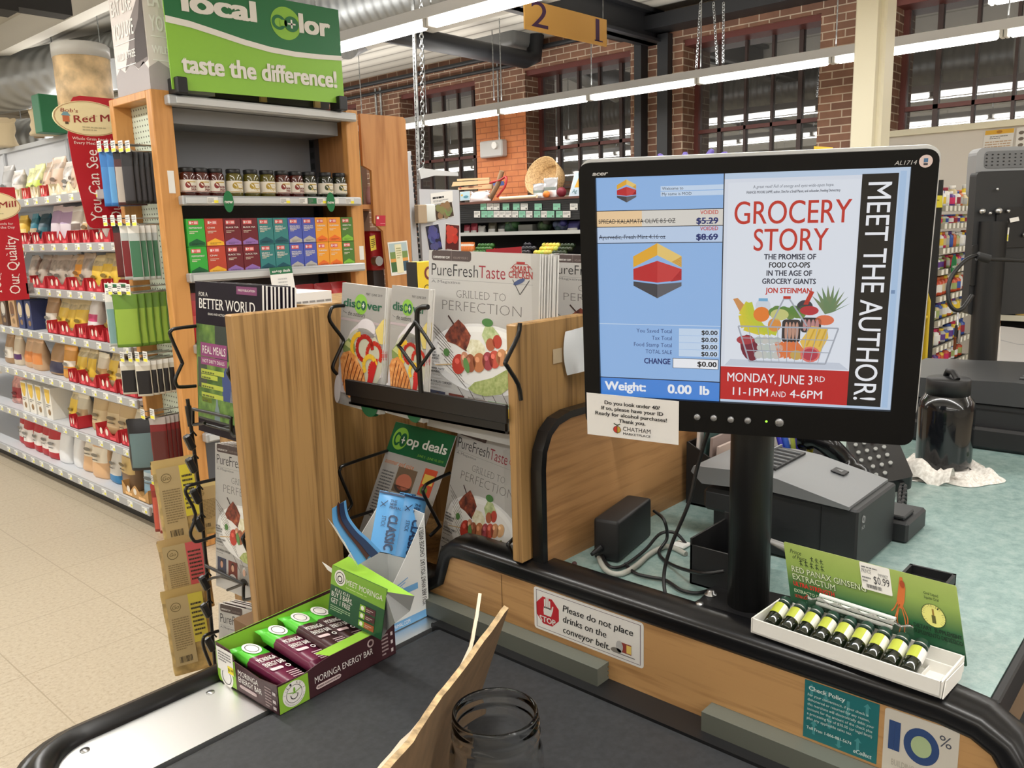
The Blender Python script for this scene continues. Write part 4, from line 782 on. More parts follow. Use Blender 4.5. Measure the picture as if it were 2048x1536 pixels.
many(1079, 1117, 15, .038, (232, 214, 90), 'yellow lemon', 'lemon', 'lemon', 0, 3, 'lemons in the bin'); many(1116, 1146, 12, .036, (44, 58, 30), 'dark green avocado', 'avocado', 'avocado', 0, 3, 'avocados in the bin'); many(1043, 1074, 10, .04, (34, 30, 36), 'dark purple eggplant', 'eggplant', 'eggplant', 0, 3, 'eggplants in the bin'); many(986, 1008, 8, .042, (206, 46, 30), 'red bell pepper', 'pepper', 'bell_pepper', 0, 2, 'red peppers in the bin'); many(951, 985, 15, .04, (62, 104, 46), 'green bell pepper', 'pepper', 'bell_pepper', 0, 3, 'green peppers in the bin')
for i in range(5):
    y0 = at(930+i*4.6, 495, 'x', PX-.1).y; m = MB(); bag(m, Matrix.Translation((PX-.14, y0, 1.1905)) @ RZ, .1, .16, .06, M(226, 124, 50, .35, 0, 20), M(236, 226, 214, .4), (.68, .9), None, 1, 10, 8, .04); tag(m.build('carrot_bag'), 'clear bag of orange carrots, %s from left in the bin' % ORD[i], 'carrots', 'carrot bags in the bin')
photo([(972, 499), (1043, 493), (974, 540)], PX-.325, 'slanted red price board over the produce bin', lambda m, F: (m.rect(F, 0, 0, 1, 1, M(178, 34, 48)), m.ell(F, .9, .4, .04, .3, WHITE, 2), m.rect(F, .05, .2, .7, .5, M(206, 90, 100), 2)), 'price_board', 'x', 'sign')
# things standing on the case
sl = thing('wooden_sled', 'old wooden sled with red runners lying on the produce case', 'sled', (7.6, 7.3, 1.8255))
SLT = M(206, 176, 134, .6)
for i, P in enumerate(([(914, 358), (978, 355), (978, 359), (914, 362)], [(906, 364), (979, 360), (978, 367), (903, 373)], [(916, 375), (984, 368), (984, 377), (916, 380)], [(940, 383), (975, 380), (968, 387), (940, 390)], [(938, 391), (962, 390), (958, 394), (938, 396)])): flat(P, 'x', 7.62-.05*i, .02, SLT, 'slat', parent=sl)
m = MB(); F = quadframe(at(916, 373, 'x', 7.5), at(970, 369, 'x', 7.5), at(916, 379, 'x', 7.5), .001); m.poly(F, [(.02, .5), (.12, .1), (.14, .4), (.9, .4), (.9, .55), (.14, .55), (.12, .9)], M(150, 60, 40), 3); m.ell(F, .5, .5, .12, .3, M(120, 70, 44), 4); m.build('painted_arrow', sl)
m = MB(); m.tube([at(1004, 342, 'x', 7.5), at(996, 368, 'x', 7.5), at(978, 402, 'x', 7.5)], .03, M(150, 122, 92, .7), 6); m.build('runner', sl); m = MB(); m.tube(smooth_path([at(980, 366, 'x', 7.5), at(1000, 360, 'x', 7.48), at(1012, 354, 'x', 7.45), at(1010, 372, 'x', 7.42), at(994, 394, 'x', 7.4)]), .014, M(176, 44, 44, .4), 6); m.build('steel_runner', sl)
flat([(985, 366), (1006, 362), (1008, 370), (988, 374)], 'x', 7.55, .01, M(84, 112, 178), 'blue_cloth', 'blue cloth piece tucked in the sled runners', 'cloth')
p = at(958, 400, 'x', 7.4); m = MB(); bag(m, Matrix.Translation((7.42, p.y, 1.826)) @ RZ, .3, .12, .12, M(216, 204, 202, .4), None, (0, 0), None, 1, 14, 8, .08); tag(m.build('plastic_bag'), 'crumpled white plastic bag before the wooden sled', 'bag')
for i, (yl, yr) in enumerate(((395, 394), (401, 400))): m = MB(); a, b = at(1001+(6 if i == 0 else 0), yl, 'x', 7.45-.06*i), at(1074, yr, 'x', 7.45-.06*i); a.z = b.z = 1.826+.024; m.tube([a, a.lerp(b, .04), a.lerp(b, .06), b], [.024, .024, .02, .02], M(236, 226, 190, .5), 10); tag(m.build('bamboo_pole'), 'cream pole lying on the produce case, the %s of two' % ('back' if i == 0 else 'front'), 'pole')
bk = thing('wicker_basket', 'upright wicker basket leaning open on the produce case', 'basket', at(1097, 400, 'x', 7.6)); bc0 = at(1099, 372, 'x', 7.72); WK = speck('wicker', [(.3, (150, 116, 74)), (.6, (206, 172, 122))], 60)
T = Matrix.Translation((7.75, bc0.y, 2.02)) @ Matrix.Rotation(-1.2, 4, 'Y'); m = MB(); m.lathe([(.001, -.02), (.19, -.02), (.205, .02), (.235, .2), (.225, .2), (.195, .03), (.001, 0)], (0, 0, 0), WK, 24, T); m.build('basket_body', bk)
for i, (px, py, w_, h) in enumerate(((1081, 399, .17, .17), (1108, 398, .2, .22))): p = at(px, py, 'x', 7.5); m = MB(); bag(m, Matrix.Translation((7.48-.03*i, p.y, 1.826)) @ RZ, w_, h, .07, M(214, 214, 216, .2, .5), M(120, 130, 124, .4), (.3, .6), None, 1, 12, 8, .05); tag(m.build('foil_snack_bag'), 'shiny silver snack bag in the wicker basket, %s one' % ('left' if i == 0 else 'right'), 'snack bag')
p = at(1095, 390, 'x', 7.4); m = MB(); m.ball((7.38, p.y, 1.826+.04), .04, M(226, 130, 50), 10); tag(m.build('orange'), 'orange resting between silver snack bags by the wicker basket', 'orange'); p = at(1121, 392, 'x', 7.4); m = MB(); m.ball((7.42, p.y, 1.826+.055), .055, M(120, 28, 44), 10); tag(m.build('apple'), 'dark red apple right of the silver bags by basket', 'apple')
photo([(920, 384), (940, 382), (920, 402)], 7.33, 'small pale blue card with fish picture before the sled', lambda m, F: (m.poly(F, rr(.03, .03, .97, .97, .1, 1/F.ar), M(190, 222, 236)), m.ell(F, .6, .4, .25, .15, M(90, 150, 170), 2), m.ell(F, .2, .62, .1, .12, M(230, 190, 90), 2)), 'fish_card', 'x')
photo([(1150, 343), (1175, 341), (1136, 397)], 7.36, 'tilted white blue-edged placard reading Ag beside the basket', lambda m, F: (m.rect(F, .06, .05, .95, .95, M(206, 226, 240)), m.poly(F, [(.3, .4), (.9, .4), (.9, .9), (.5, .9)], M(228, 176, 70), 2), m.text(F, 'Ag', .2, .2, .14, M(60, 120, 130), 3)), 'placard', 'x')
m = MB(); m.box(8.0, 8.19, 5.2, 6.95, 1.8255, 1.87, M(206, 196, 170)); tag(m.build('cream_board'), 'long cream board lying at the back of the produce case', 'board')
# ================================================================ wellness shelving on the right
SY = 1.5; sr = thing('bottle_shelving', 'black shelving full of supplement bottles right of the till screen', 'shelving', (6.2, 1.75, 0))
m = MB(); m.box(5.7, 6.62, 1.88, 1.92, 0, 1.83, BLKM); m.box(5.68, 5.7, SY, 1.92, 0, 1.72, BLKM); m.build('back_panel', sr)
BOT = [(236, 234, 228), (226, 226, 222), (206, 40, 96), (236, 204, 60), (96, 60, 140), (206, 110, 60), (160, 176, 110), (60, 90, 170), (150, 40, 60), (206, 190, 150), (236, 236, 236), (180, 180, 176)]
zs = [at(1880, y, 'y', SY).z for y in (413, 449, 499, 541, 594, 641, 692, 735)]; SNR = ['topmost', 'second', 'third', 'fourth', 'fifth', 'sixth', 'seventh', 'lowest']
def bottle(name, x, y, z, h, r, body, cap, lab, label, cat='bottle', group=None):
    t = thing(name, label, cat, (x, y, z), group); m = MB(); m.lathe([(r*.92, 0), (r, .006), (r, h*.72), (r*.6, h*.82), (r*.6, h*.84)], (x, y, z), body, 12); m.build('bottle_body', t)
    m = MB(); m.lathe([(r*.66, h*.83), (r*.66, h*.99), (r*.6, h), (.0001, h)], (x, y, z), cap, 12); m.build('cap', t); m = MB(); m.lathe([(r*1.01, h*.18), (r*1.01, h*.6)], (x, y, z), lab, 12); m.f = m.f[:-2]; m.m = m.m[:-2]; m.sm = m.sm[:-2]; m.build('label', t)
for k, z in enumerate(zs):
    m = MB(); m.box(5.7, 6.6, SY, 1.88, z-.02, z, BLKM); m.box(5.7, 6.6, SY-.012, SY, z-.03, z+.006, M(150, 146, 132, .4)); sh = m.build('shelf', sr)
    for q in range(9): m = MB(); m.box(5.74+q*.095, 5.78+q*.095, SY-.016, SY-.0125, z-.028, z+.004, M(236, 234, 224)); m.build('price_tag', sh)
    gap = (zs[k-1]-z) if k else .24; x = 5.76; i = 0
    while x < 6.55:
        r = rn.uniform(.03, .045); h = min(gap-.05, rn.uniform(.09, .15)); c = BOT[rn.randrange(len(BOT))]; c2 = BOT[rn.randrange(len(BOT))]; c3 = BOT[rn.randrange(len(BOT))]
        if k in (4, 7) and rn.random() < .6: c = (206, 84, 50)
        bottle('supplement_bottle', x+r, SY+.06, z+.0005, h, r, M(*c, .35), M(*c2, .4), M(*c3, .5), 'small supplement bottle, %s from left on the %s right-hand bottle shelf' % (ORD[i], SNR[k]), 'bottle', 'bottles on the %s shelf' % SNR[k]); x += 2*r+.012; i += 1
F = quadframe(at(1850, 391, 'y', SY-.013), at(1885, 391, 'y', SY-.013), at(1850, 416, 'y', SY-.013)); m = MB(); m.prism(F, [(0, 0), (1, 0), (1, 1), (0, 1)], -.002, 0, M(226, 214, 50)); m.lines(F, .3, .3, .8, .8, 2, M(150, 130, 30)); tag(m.build('sale_card'), 'yellow sale card on the topmost right-hand bottle shelf', 'sign card')
c = at(1908, 532, 'y', SY-.03); m = MB(); m.prism(Frame((c.x-.06, SY-.03, c.z-.07), (.12, 0, 0), (0, 0, .14)), [(.5+.5*math.cos(2*PI*k/20), .5+.5*math.sin(2*PI*k/20)) for k in range(20)], -.003, 0, M(24, 112, 62)); m.text(Frame((c.x-.06, SY-.033, c.z-.07), (.12, 0, 0), (0, 0, .14)), 'new', .5, .42, .15, WHITE, 1, al='c', W=.8); tag(m.build('shelf_talker'), 'round green new tag on the right-hand bottle shelves', 'shelf tag')
s2 = thing('side_shelving', 'black shelving with few bottles behind the rear till screen', 'shelving', (7.0, .3, 0)); zz = [at(2030, y, 'x', 6.75).z for y in (452, 520, 590, 632, 672, 726)]
m = MB(); m.box(6.98, 7.01, -1.4, 1.45, 0, 1.72, BLKM); m.build('back_panel', s2)
for k, z in enumerate(zz):
    m = MB(); m.box(6.75, 6.98, -1.4, 1.45, z-.02, z, BLKM); m.box(6.735, 6.75, -1.4, 1.45, z-.035, z+.005, M(206, 204, 190, .4)); m.build('shelf', s2)
for i, (px, k, col, cap) in enumerate(((1998, 2, (150, 60, 40), (40, 40, 40)), (2012, 2, (60, 60, 62), (30, 30, 30)), (2031, 2, (206, 90, 60), (230, 230, 226)), (2046, 3, (226, 190, 110), (236, 236, 236)), (1990, 4, (226, 120, 50), (236, 236, 236)), (1984, 5, (120, 160, 100), (230, 230, 226)))):
    y = at(px, 600, 'x', 6.8).y; bottle('supplement_bottle', 6.82, y, zz[k]+.0005, .13 if k != 2 else .07, .045, M(*col, .35), M(*cap, .4), M(236, 226, 200), 'bottle, %s of the sparse shelving behind the rear screen' % ('%s one' % ORD[i]), 'bottle', 'bottles on the sparse shelving')
photo([(1970, 262), (2030, 256), (1964, 306)], 7.01, 'white poster with yellow header on the low white partition', lambda m, F: (m.rect(F, .02, .8, .98, 1, M(232, 182, 60)), m.lines(F, .2, .6, .8, .76, 2, GREYT), m.lines(F, .06, .1, .94, .55, 4, M(200, 170, 140)), m.ell(F, .5, .9, .1, .07, M(190, 130, 40), 2)), 'poster', 'x', 'poster')
photo([(2034, 256), (2075, 250), (2030, 300)], 7.01, 'white picture sheet beside the yellow headed poster', lambda m, F: [m.ell(F, .25+.5*(i % 2), .2+.28*(i//2), .14, .08, M(120, 110, 100)) for i in range(6)], 'poster', 'x', 'poster')
# tall display unit hidden by the till screen; odds and ends along its top
du2 = thing('display_unit', 'tall grey display unit mostly hidden behind the till screen', 'display unit', (4.9, 2.5, 0)); m = MB(); m.box(4.8, 5.1, 1.9, 3.25, 0, 1.79, M(150, 150, 152, .6), .01); m.build('cabinet', du2); m = MB(); m.box(4.78, 5.12, 1.88, 3.27, 1.79, 1.81, M(190, 190, 188, .5)); m.build('top_board', du2)
p = at(1385, 312, 'x', 4.95); m = MB()
for i in range(6):
    a = p+V((0, -.12+.05*i, 0)); a.z = 1.83; m.tube(smooth_path([a, a+V((0, .02*(i-2), .06)), a+V((0, .05*(i-2.5), .1+.03*(i % 2)))], 4), [.02]*8+[.012], M(120, 104, 190, .5), 8)
m.ball((p.x, p.y, 1.83), .02, M(120, 104, 190, .5)); m.box(p.x-.03, p.x+.03, p.y-.16, p.y+.16, 1.81, 1.83, M(110, 96, 176, .5), .008); tag(m.build('purple_toy'), 'purple finger-like toy above the top edge of the till screen', 'toy')
p = at(1653, 300, 'x', 4.95); F = Frame((4.9, p.y+.055, 1.811), (0, -.11, 0), (0, 0, .1), .001); m = MB(); m.prism(F, [(0, 0), (1, .0), (1, .95), (0, 1.1)], -.004, 0, M(236, 190, 60)); m.poly(F, [(.1, .1), (.7, .1), (.3, .8)], M(200, 206, 110)); tag(m.build('yellow_card'), 'small yellow picture card standing above the till screen', 'card')
p = at(1525, 305, 'x', 4.95); m = MB(); m.tube(smooth_path([(4.95, p.y+.06, 1.811), (4.95, p.y+.03, 1.87), (4.95, p.y-.02, 1.88), (4.95, p.y-.03, 1.83)], 5), .018, M(120, 86, 60, .7), 8); tag(m.build('wooden_curl'), 'brown curled wooden ornament above the till screen', 'ornament')
# yellow rack close behind the screen edge
yr = thing('yellow_rack', 'yellow wire display rack at the right edge of the till screen', 'rack', (3.2, 1.0, 0)); p = at(1852, 650, 'y', .93); YE = M(206, 178, 40, .45)
m = MB(); x, y = p.x, p.y
for P in ([(x-.2, y, 0), (x-.2, y, 1.36), (x+.0, y, 1.18), (x+.02, y, 0)], [(x-.2, y+.3, 0), (x-.2, y+.3, 1.36), (x+.0, y+.3, 1.18), (x+.02, y+.3, 0)]): m.tube(P, .012, YE, 6)
for z in (.6, .86, 1.12): m.tube([(x-.2, y, z), (x+.01, y, z)], .008, YE, 6); m.tube([(x-.2, y+.3, z), (x+.01, y+.3, z)], .008, YE, 6)
m.build('wire_frame', yr)
for i, (z, c) in enumerate(((.62, (190, 170, 40)), (.875, (196, 176, 36)), (1.135, (130, 150, 50)))):
    m = MB(); m.box(x-.18, x-.01, y+.02, y+.28, z-.02, z-.008, YE); m.build('tray', yr); m = MB(); m.lathe([(.075, 0), (.08, .02), (.08, .13), (.03, .2), (.02, .22)], (x-.095, y+.12, z-.0075), M(*c, .4), 14); tag(m.build('oil_bottle'), 'yellow green oil bottle on the %s tier of the yellow rack' % ('lowest', 'middle', 'top')[i], 'bottle')
# ================================================================ checkout counter with conveyor belt
ZB, ZC = .87, .995
cc = thing('checkout_counter', 'checkout counter with black conveyor belt and wood-faced green cashier top', 'checkout counter', (.9, .4, 0))
m = MB(); m.box(.295, .85, -.9, 1.06, 0, .84, M(58, 58, 60, .6)); m.box(.92, 2.38, .2, .73, 0, .955, M(150, 112, 74, .5)); m.box(.65, 1.1, 1.115, 1.24, 0, .86, M(120, 90, 60, .6)); m.build('base_cabinet', cc)
m = MB(); m.sweep([(.315, -.9, ZB), (.315, .92, ZB), (.315, .93, ZB-.004), (.315, .935, ZB-.014)], [(0, -.02), (0, 0), (.515, 0), (.515, -.02)], BELT, [V((1, 0, 0))]*4, False); m.build('conveyor_belt', cc)
BRUSH = ramp_mat('brushed_steel', 'Object', lambda N, K, P, co: (P.inputs['Metallic'].__setattr__('default_value', 1), P.inputs['Base Color'].__setattr__('default_value', (.86, .86, .85, 1))), .36)
m = MB(); m.box(.29, .872, .938, 1.062, .84, ZB-.0015, BRUSH); o = m.build('end_plate', cc); o['label'] = 'brushed steel end plate'
m = MB(); m.box(.29, .315, -.9, .938, .84, ZB-.0015, BRUSH); m.build('side_plate', cc)
m = MB()
for x in (.43, .6): m.lathe([(.006, 0), (.006, .0012), (.0001, .0014)], (x-.1, 1.04, ZB-.0015), STEEL, 10)
m.build('screw', cc)
path, sd = [], []
def seg(x, y, nx, ny): path.append((x, y, .85)); sd.append(V((nx, ny, 0)))
seg(.262, -.9, -1, 0); seg(.262, .99, -1, 0)
for k in range(1, 8): a = PI-PI/2*k/8; seg(.342+.08*math.cos(a), 1.005+.08*math.sin(a), math.cos(a), math.sin(a))
seg(.342, 1.085, 0, 1); seg(.9, 1.085, 0, 1)
m = MB(); m.sweep(path, [(-.027, -.07), (-.027, .022), (-.02, .03), (-.008, .033), (.002, .029), (.008, .022), (.014, .021), (.024, .018), (.03, .006), (.03, -.03), (.024, -.07)], RUB, sd); m.build('edge_bumper', cc)
SX = .876; F = Frame((SX+.02, 0, 0), (0, -1, 0), (0, 0, 1), .0006)
tp = [(1.24, .912), (1.03, .912), (.99, .915), (.966, .93), (.957, .955), (.948, .978), (.93, .991), (.9, .993), (.6, .993), (.3, .993), (.2, .993), (.165, .988), (.14, .974), (.122, .945), (.115, .9), (.114, .7)]
m = MB(); ol = [(-y, z-.012) for y, z in tp]; m.prism(F, [(-1.24, .84)]+ol+[(-.114, .7), (-.3, .7), (-.3, .84)], 0, .02, OAKH); F2 = Frame((SX, 0, 0), (0, -1, 0), (0, 0, 1), .0006); m.rect(F2, -.8235, .88, -.8225, .975, M(110, 78, 46)); m.build('side_panel', cc)
m = MB(); m.sweep([(SX+.022, y, z) for y, z in tp], [(-.028, -.013), (-.031, -.006), (-.027, -.001), (-.03, .003), (-.027, .008), (-.02, .013), (-.012, .0125), (-.01, .0145), (.018, .0145), (.026, .01), (.03, .002), (.03, -.013)], RUB, V((1, 0, 0))); m.build('top_trim', cc)
GG = M(94, 97, 88, .5)
for y0, y1 in ((.622, 1.05), (-.5, .462)):
    m = MB(); m.sweep([(.862, y0, .886), (.862, y1, .886)], [(-.014, -.013), (-.014, -.009), (-.011, -.0085), (-.011, -.0065), (-.014, -.006), (-.014, -.002), (-.011, -.0015), (-.011, .0005), (-.014, .001), (-.014, .004), (-.011, .0045), (-.011, .0065), (-.014, .007), (-.014, .013), (.013, .013), (.013, -.013)], GG, V((-1, 0, 0)), False); m.build('ribbed_strip', cc)
m = MB(); m.box(.833, .876, -.9, .94, .8725, .8732, BLK); m.box(.83, .834, -.9, .94, .85, .8745, BLK); m.box(.85, .876, -.9, 1.05, .85, .873, BLK); m.build('belt_channel', cc)
m = MB(); m.box(.905, 2.4, .165, .75, .962, ZC, LAMI); m.build('counter_top', cc); m = MB(); m.box(.925, 2.4, .155, .165, .955, ZC+.0005, BLK, .002); m.build('counter_edge', cc)
# wooden privacy screen with black T-moulding
PY = .75; tq = [(.893, ZC), (.893, 1.15), (.897, 1.178), (.91, 1.203), (.93, 1.217), (.96, 1.223), (1.6, 1.223)]
m = MB(); m.prism(Frame((0, PY, 0), (1, 0, 0), (0, 0, 1)), tq+[(1.6, ZC)], -.016, 0, OAKX); m.build('privacy_screen', cc)
m = MB(); m.sweep([(x, PY+.008, z) for x, z in tq], [(-.01, -.006), (-.01, .005), (.01, .005), (.01, -.006)], RUB, V((0, 1, 0)), False); m.build('screen_moulding', cc)
# stickers on the wood panel
m = MB(); F = Frame((SX-.0008, .757, .9085), (0, -.193, 0), (0, 0, .0665), .0003); m.prism(F, rr(0, 0, 1, 1, .025, 1/F.ar), -.0006, 0, PAPER)
RS = M(192, 34, 46); m.poly(F, [(.135+.12*math.cos(PI/8+PI/4*k), .5+.12/F.ar*math.sin(PI/8+PI/4*k)) for k in range(8)], RS); bd = M(90, 60, 90)
for a in ((.025, .055, .975, .065), (.025, .935, .975, .945), (.025, .055, .029, .945), (.971, .055, .975, .945)): m.rect(F, *a, bd)
m.text(F, 'STOP', .135, .225, .13, WHITE, 2, al='c', W=.16, bold=.03); m.poly(F, [(.1, .4), (.17, .4), (.19, .56), (.195, .66), (.183, .66), (.172, .55), (.166, .6), (.102, .6), (.096, .5)], WHITE, 2)
for k, h in enumerate((.78, .84, .84, .77)): m.poly(F, rr(.103+k*.0165, .56, .116+k*.0165, h, .006, 1/F.ar), WHITE, 2)
for k, s_ in enumerate(('Please do not place', 'drinks on the', 'conveyor belt.')): m.text(F, s_, .285, .64-.25*k, .15, INK, 2, W=(.63, .4, .43)[k], bold=.012, shear=.12, res=3)
m.poly(F, [(.8, .2), (.9, .2), (.9, .42), (.8, .42)], M(150, 60, 50), 2); m.rect(F, .86, .22, .9, .4, M(236, 206, 110), 3); m.ell(F, .8, .31, .03, .13, M(190, 190, 190), 3); m.ell(F, .77, .2, .045, .06, M(130, 126, 120), 3, 16, -.3); m.rect(F, .74, .14, .93, .16, GREYT, 2)
o = m.build('stop_sticker', cc); o['label'] = 'white sticker with red stop octagon asking for no drinks on the belt'
q = [at(1608, 1357, 'x', SX), at(1757, 1404, 'x', SX), at(1606, 1471, 'x', SX)]; o_ = q[2]; F = Frame((SX-.0006, o_.y, o_.z), (0, q[1].y-q[0].y, 0), (0, 0, q[0].z-o_.z), .0003); TL_ = M(34, 112, 116, .4)
m = MB(); m.prism(F, [(0, 0), (1, 0), (1, 1), (0, 1)], -.0005, 0, TL_); lt = M(206, 224, 222)
for u, v, h, d in ((.1, .75, .2, 1), (.3, .8, .18, -1), (.6, .7, .26, -1), (.85, .74, .2, 1), (.15, .1, .24, 1), (.5, .08, .15, -1), (.75, .1, .22, 1), (.36, .3, .2, 1)): m.rect(F, u-.02, v, u+.02, v+h*.7, M(70, 146, 150)); e = v+h*.7 if d > 0 else v; m.poly(F, [(u-.05, e), (u+.05, e), (u, e+d*h*.35)], M(70, 146, 150))
m.text(F, 'Check Policy', .06, .85, .07, lt, 2, W=.5, bold=.03)
for k, s_ in enumerate(('For your convenience, if your check is', 'dishonored or returned for any reason,', 'this merchant will electronically debit your', 'account for the amount of the check plus', 'a processing fee of $30.00 (or legal limit)', 'plus any applicable sales tax.')): m.text(F, s_, .05, .745-k*.082, .045, lt, 2, W=(.82, .84, .9, .88, .88, .62)[k], bold=.006)
m.text(F, 'Toll Free: 1-866-881-5674', .05, .17, .05, lt, 2, W=.62, bold=.02); m.text(F, 'eCollect', .7, .06, .07, lt, 2, W=.24, bold=.02, shear=.2); o = m.build('policy_sticker', cc); o['label'] = 'teal check policy sticker'
q = [at(1771, 1413, 'x', SX), at(1921, 1459, 'x', SX)]; Hh = .128; F = Frame((SX-.0006, q[0].y, q[0].z-Hh), (0, q[1].y-q[0].y, 0), (0, 0, Hh), .0003)
m = MB(); m.prism(F, rr(0, 0, 1, 1, .05, 1/F.ar), -.0005, 0, M(214, 208, 196)); NV = M(46, 74, 126)
m.text(F, '1', .07, .64, .25, NV, 1, W=.16, bold=.05, res=4); m.ring(F, .52, .75, .24, .165, .42, NV, 1, 32); m.ell(F, .52, .75, .14, .096, M(176, 196, 150), 2, 24); m.text(F, '%', .75, .82, .1, M(80, 84, 96), 1, W=.16, res=4)
for s_, v, c, W_ in (('BUILDING NORTH', .49, M(176, 170, 156), .58), ("CAROLINA'S", .4, M(176, 170, 156), .4), ('FOOD', .3, M(50, 50, 54), .22)): m.text(F, s_, .13, v, .055, c, 1, W=W_)
m.text(F, 'LOCAL', .5, .3, .055, M(50, 50, 54), 1, W=.3); m.text(F, 'to Fork', .9, .34, .05, M(120, 110, 104), 1, rot=PI/2, shear=.3); m.rect(F, .8, .3, .83, .6, M(214, 208, 196), 1); o = m.build('percent_sticker', cc); o['label'] = 'pale sticker with large blue ten percent'
# drawer below the cashier edge
t = thing('cash_drawer', 'dark open drawer under the right end of the green counter', 'drawer', (1.15, .05, .82)); m = MB(); m.box(.96, 1.5, -.2, .15, .82, .84, M(66, 62, 64, .6)); m.box(.96, .975, -.2, .15, .84, .9, BLK); m.box(.96, 1.5, .135, .15, .84, .93, BLK); m.build('tray', t)
for i, (x, y, c) in enumerate(((1.02, .02, (226, 220, 214)), (1.06, .07, (206, 120, 110)))): m = MB(); m.box(x, x+.1, y, y+.05, .8405+i*.003, .843+i*.003, M(*c), 0, None); tag(m.build('paper_slip'), '%s paper slip in the open drawer' % ('white', 'pinkish')[i], 'paper')
# ================================================================ folded cardboard sheets and a glass jar on the belt
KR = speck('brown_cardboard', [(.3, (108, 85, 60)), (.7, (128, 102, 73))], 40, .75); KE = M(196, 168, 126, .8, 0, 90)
def sheet(top, bot, th, mat, edge, name, parent, n=18):
    a = smooth_path(top, n//(len(top)-1)+1); b = smooth_path(bot, n//(len(bot)-1)+1); k = min(len(a), len(b)); a = [a[round(i*(len(a)-1)/(k-1))] for i in range(k)]; b = [b[round(i*(len(b)-1)/(k-1))] for i in range(k)]
    m = MB(); nv = 6; A = []; B = []
    for i in range(k):
        t_ = a[min(i+1, k-1)]-a[max(i-1, 0)]; dn = (b[i]-a[i]); nn = t_.cross(dn).normalized()*th/2
        jit = nn.normalized()*0 + V((0, 0, random.uniform(-.0012, .0012)))
        for j in range(nv+1):
            p = a[i].lerp(b[i], j/nv)+(jit if j == 0 else V((0, 0, 0))); A.append(p+nn); B.append(p-nn)
    q = lambda i, j: i*(nv+1)+j; F_ = [(q(i, j), q(i+1, j), q(i+1, j+1), q(i, j+1)) for i in range(k-1) for j in range(nv)]
    m.add(A, F_, mat, True); m.add(B, [f[::-1] for f in F_], mat, True); N = len(A); E_ = []
    for i in range(k-1): E_ += [(q(i, 0), q(i+1, 0), N+q(i+1, 0), N+q(i, 0)), (q(i, nv), N+q(i, nv), N+q(i+1, nv), q(i+1, nv))]
    for j in range(nv): E_ += [(q(0, j), N+q(0, j), N+q(0, j+1), q(0, j+1)), (q(k-1, j), q(k-1, j+1), N+q(k-1, j+1), N+q(k-1, j))]
    m.add(A+B, E_, edge); return m.build(name, parent)
kb = thing('cardboard_folder', 'brown folded cardboard carrier standing open on the belt before the jar', 'cardboard', (.5, .6, ZB))
zb = lambda px, py: at(px, py, 'z', ZB+.003)
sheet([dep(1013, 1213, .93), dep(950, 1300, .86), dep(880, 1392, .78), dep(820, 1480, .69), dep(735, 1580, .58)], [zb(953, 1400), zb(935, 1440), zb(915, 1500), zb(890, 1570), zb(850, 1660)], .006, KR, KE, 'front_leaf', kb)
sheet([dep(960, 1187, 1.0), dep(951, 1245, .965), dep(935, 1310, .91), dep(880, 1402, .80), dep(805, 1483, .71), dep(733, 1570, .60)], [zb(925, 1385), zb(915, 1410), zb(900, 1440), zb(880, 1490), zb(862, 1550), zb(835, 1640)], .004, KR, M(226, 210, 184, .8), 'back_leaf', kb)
jc = at(990, 1420, 'z', 1.042); gj = thing('glass_jar', 'empty open wide-mouth clear glass jar on the belt', 'jar', (jc.x, jc.y, ZB)); R = .0437; H = 1.042-ZB
op = [(R*.9, 0), (R*1.0, .004), (R*1.07, .02), (R*1.07, H-.05), (R*1.04, H-.04), (R*.97, H-.033), (R*.95, H-.028), (R*1.0, H-.024), (R*1.0, H-.021), (R*.955, H-.018), (R*.955, H-.016), (R*.995, H-.013), (R*.995, H-.011), (R*.955, H-.008), (R*.965, H-.004), (R*.955, H-.001), (R*.92, H)]
ip = [(R*.88, H-.002), (R*.87, H-.028), (R*.9, H-.034), (R*.99, H-.05), (R*.99, .022), (R*.9, .009), (.0001, .007)]
m = MB(); m.lathe(op+ip, gj.location, GLASS, 48); m.build('jar_body', gj)
# ================================================================ wooden magazine rack behind the belt
mr = thing('magazine_rack', 'oak magazine rack with upright dividers and black wire pockets', 'rack', (.9, 1.0, 0)); PY2 = .772
m = MB(); m.box(.651, .822, 1.158, 1.18, 0, 1.382, OAKV, .002); m.box(.815, 1.12, 1.25, 1.27, 0, 1.375, OAKV); m.box(.822, .83, 1.165, 1.26, 0, 1.38, OAKV); o = m.build('divider', mr)
m = MB(); m.box(.868, 1.035, PY2, PY2+.02, 1.0078, 1.366, OAKV, .002); m.build('divider', mr)
m = MB(); m.box(1.09, 1.11, PY2+.02, 1.25, .87, 1.35, OAKV); m.box(.9, .915, 1.27, 1.7, 0, 1.3, OAKV); m.build('back_panel', mr); m = MB(); m.box(1.08, 1.5, .8, 1.72, 1.33, 1.352, OAKV); m.build('top_board', mr)
m = MB(); m.box(.92, 1.09, PY2+.02, 1.25, .905, .918, OAKV); m.build('lower_ledge', mr)
m = MB(); m.box(.858, .864, .787, 1.166, 1.222, 1.25, BLK, .001); m.box(.864, 1.09, .79, 1.166, 1.205, 1.209, BLK); m.box(.864, .87, .795, 1.16, 1.205, 1.222, BLK); m.build('shelf_bar', mr)
def wirepx(P, ax, v, r=.0032, sm=3):
    m = MB(); m.tube(smooth_path([at(x, y, ax, v) for x, y in P], sm), r, WIRE, 8); return m.build('wire_guard', mr)
wirepx([(690, 611), (668, 613), (661, 622), (660, 642), (686, 678), (684, 690), (667, 728), (667, 740), (674, 748)], 'y', 1.185)
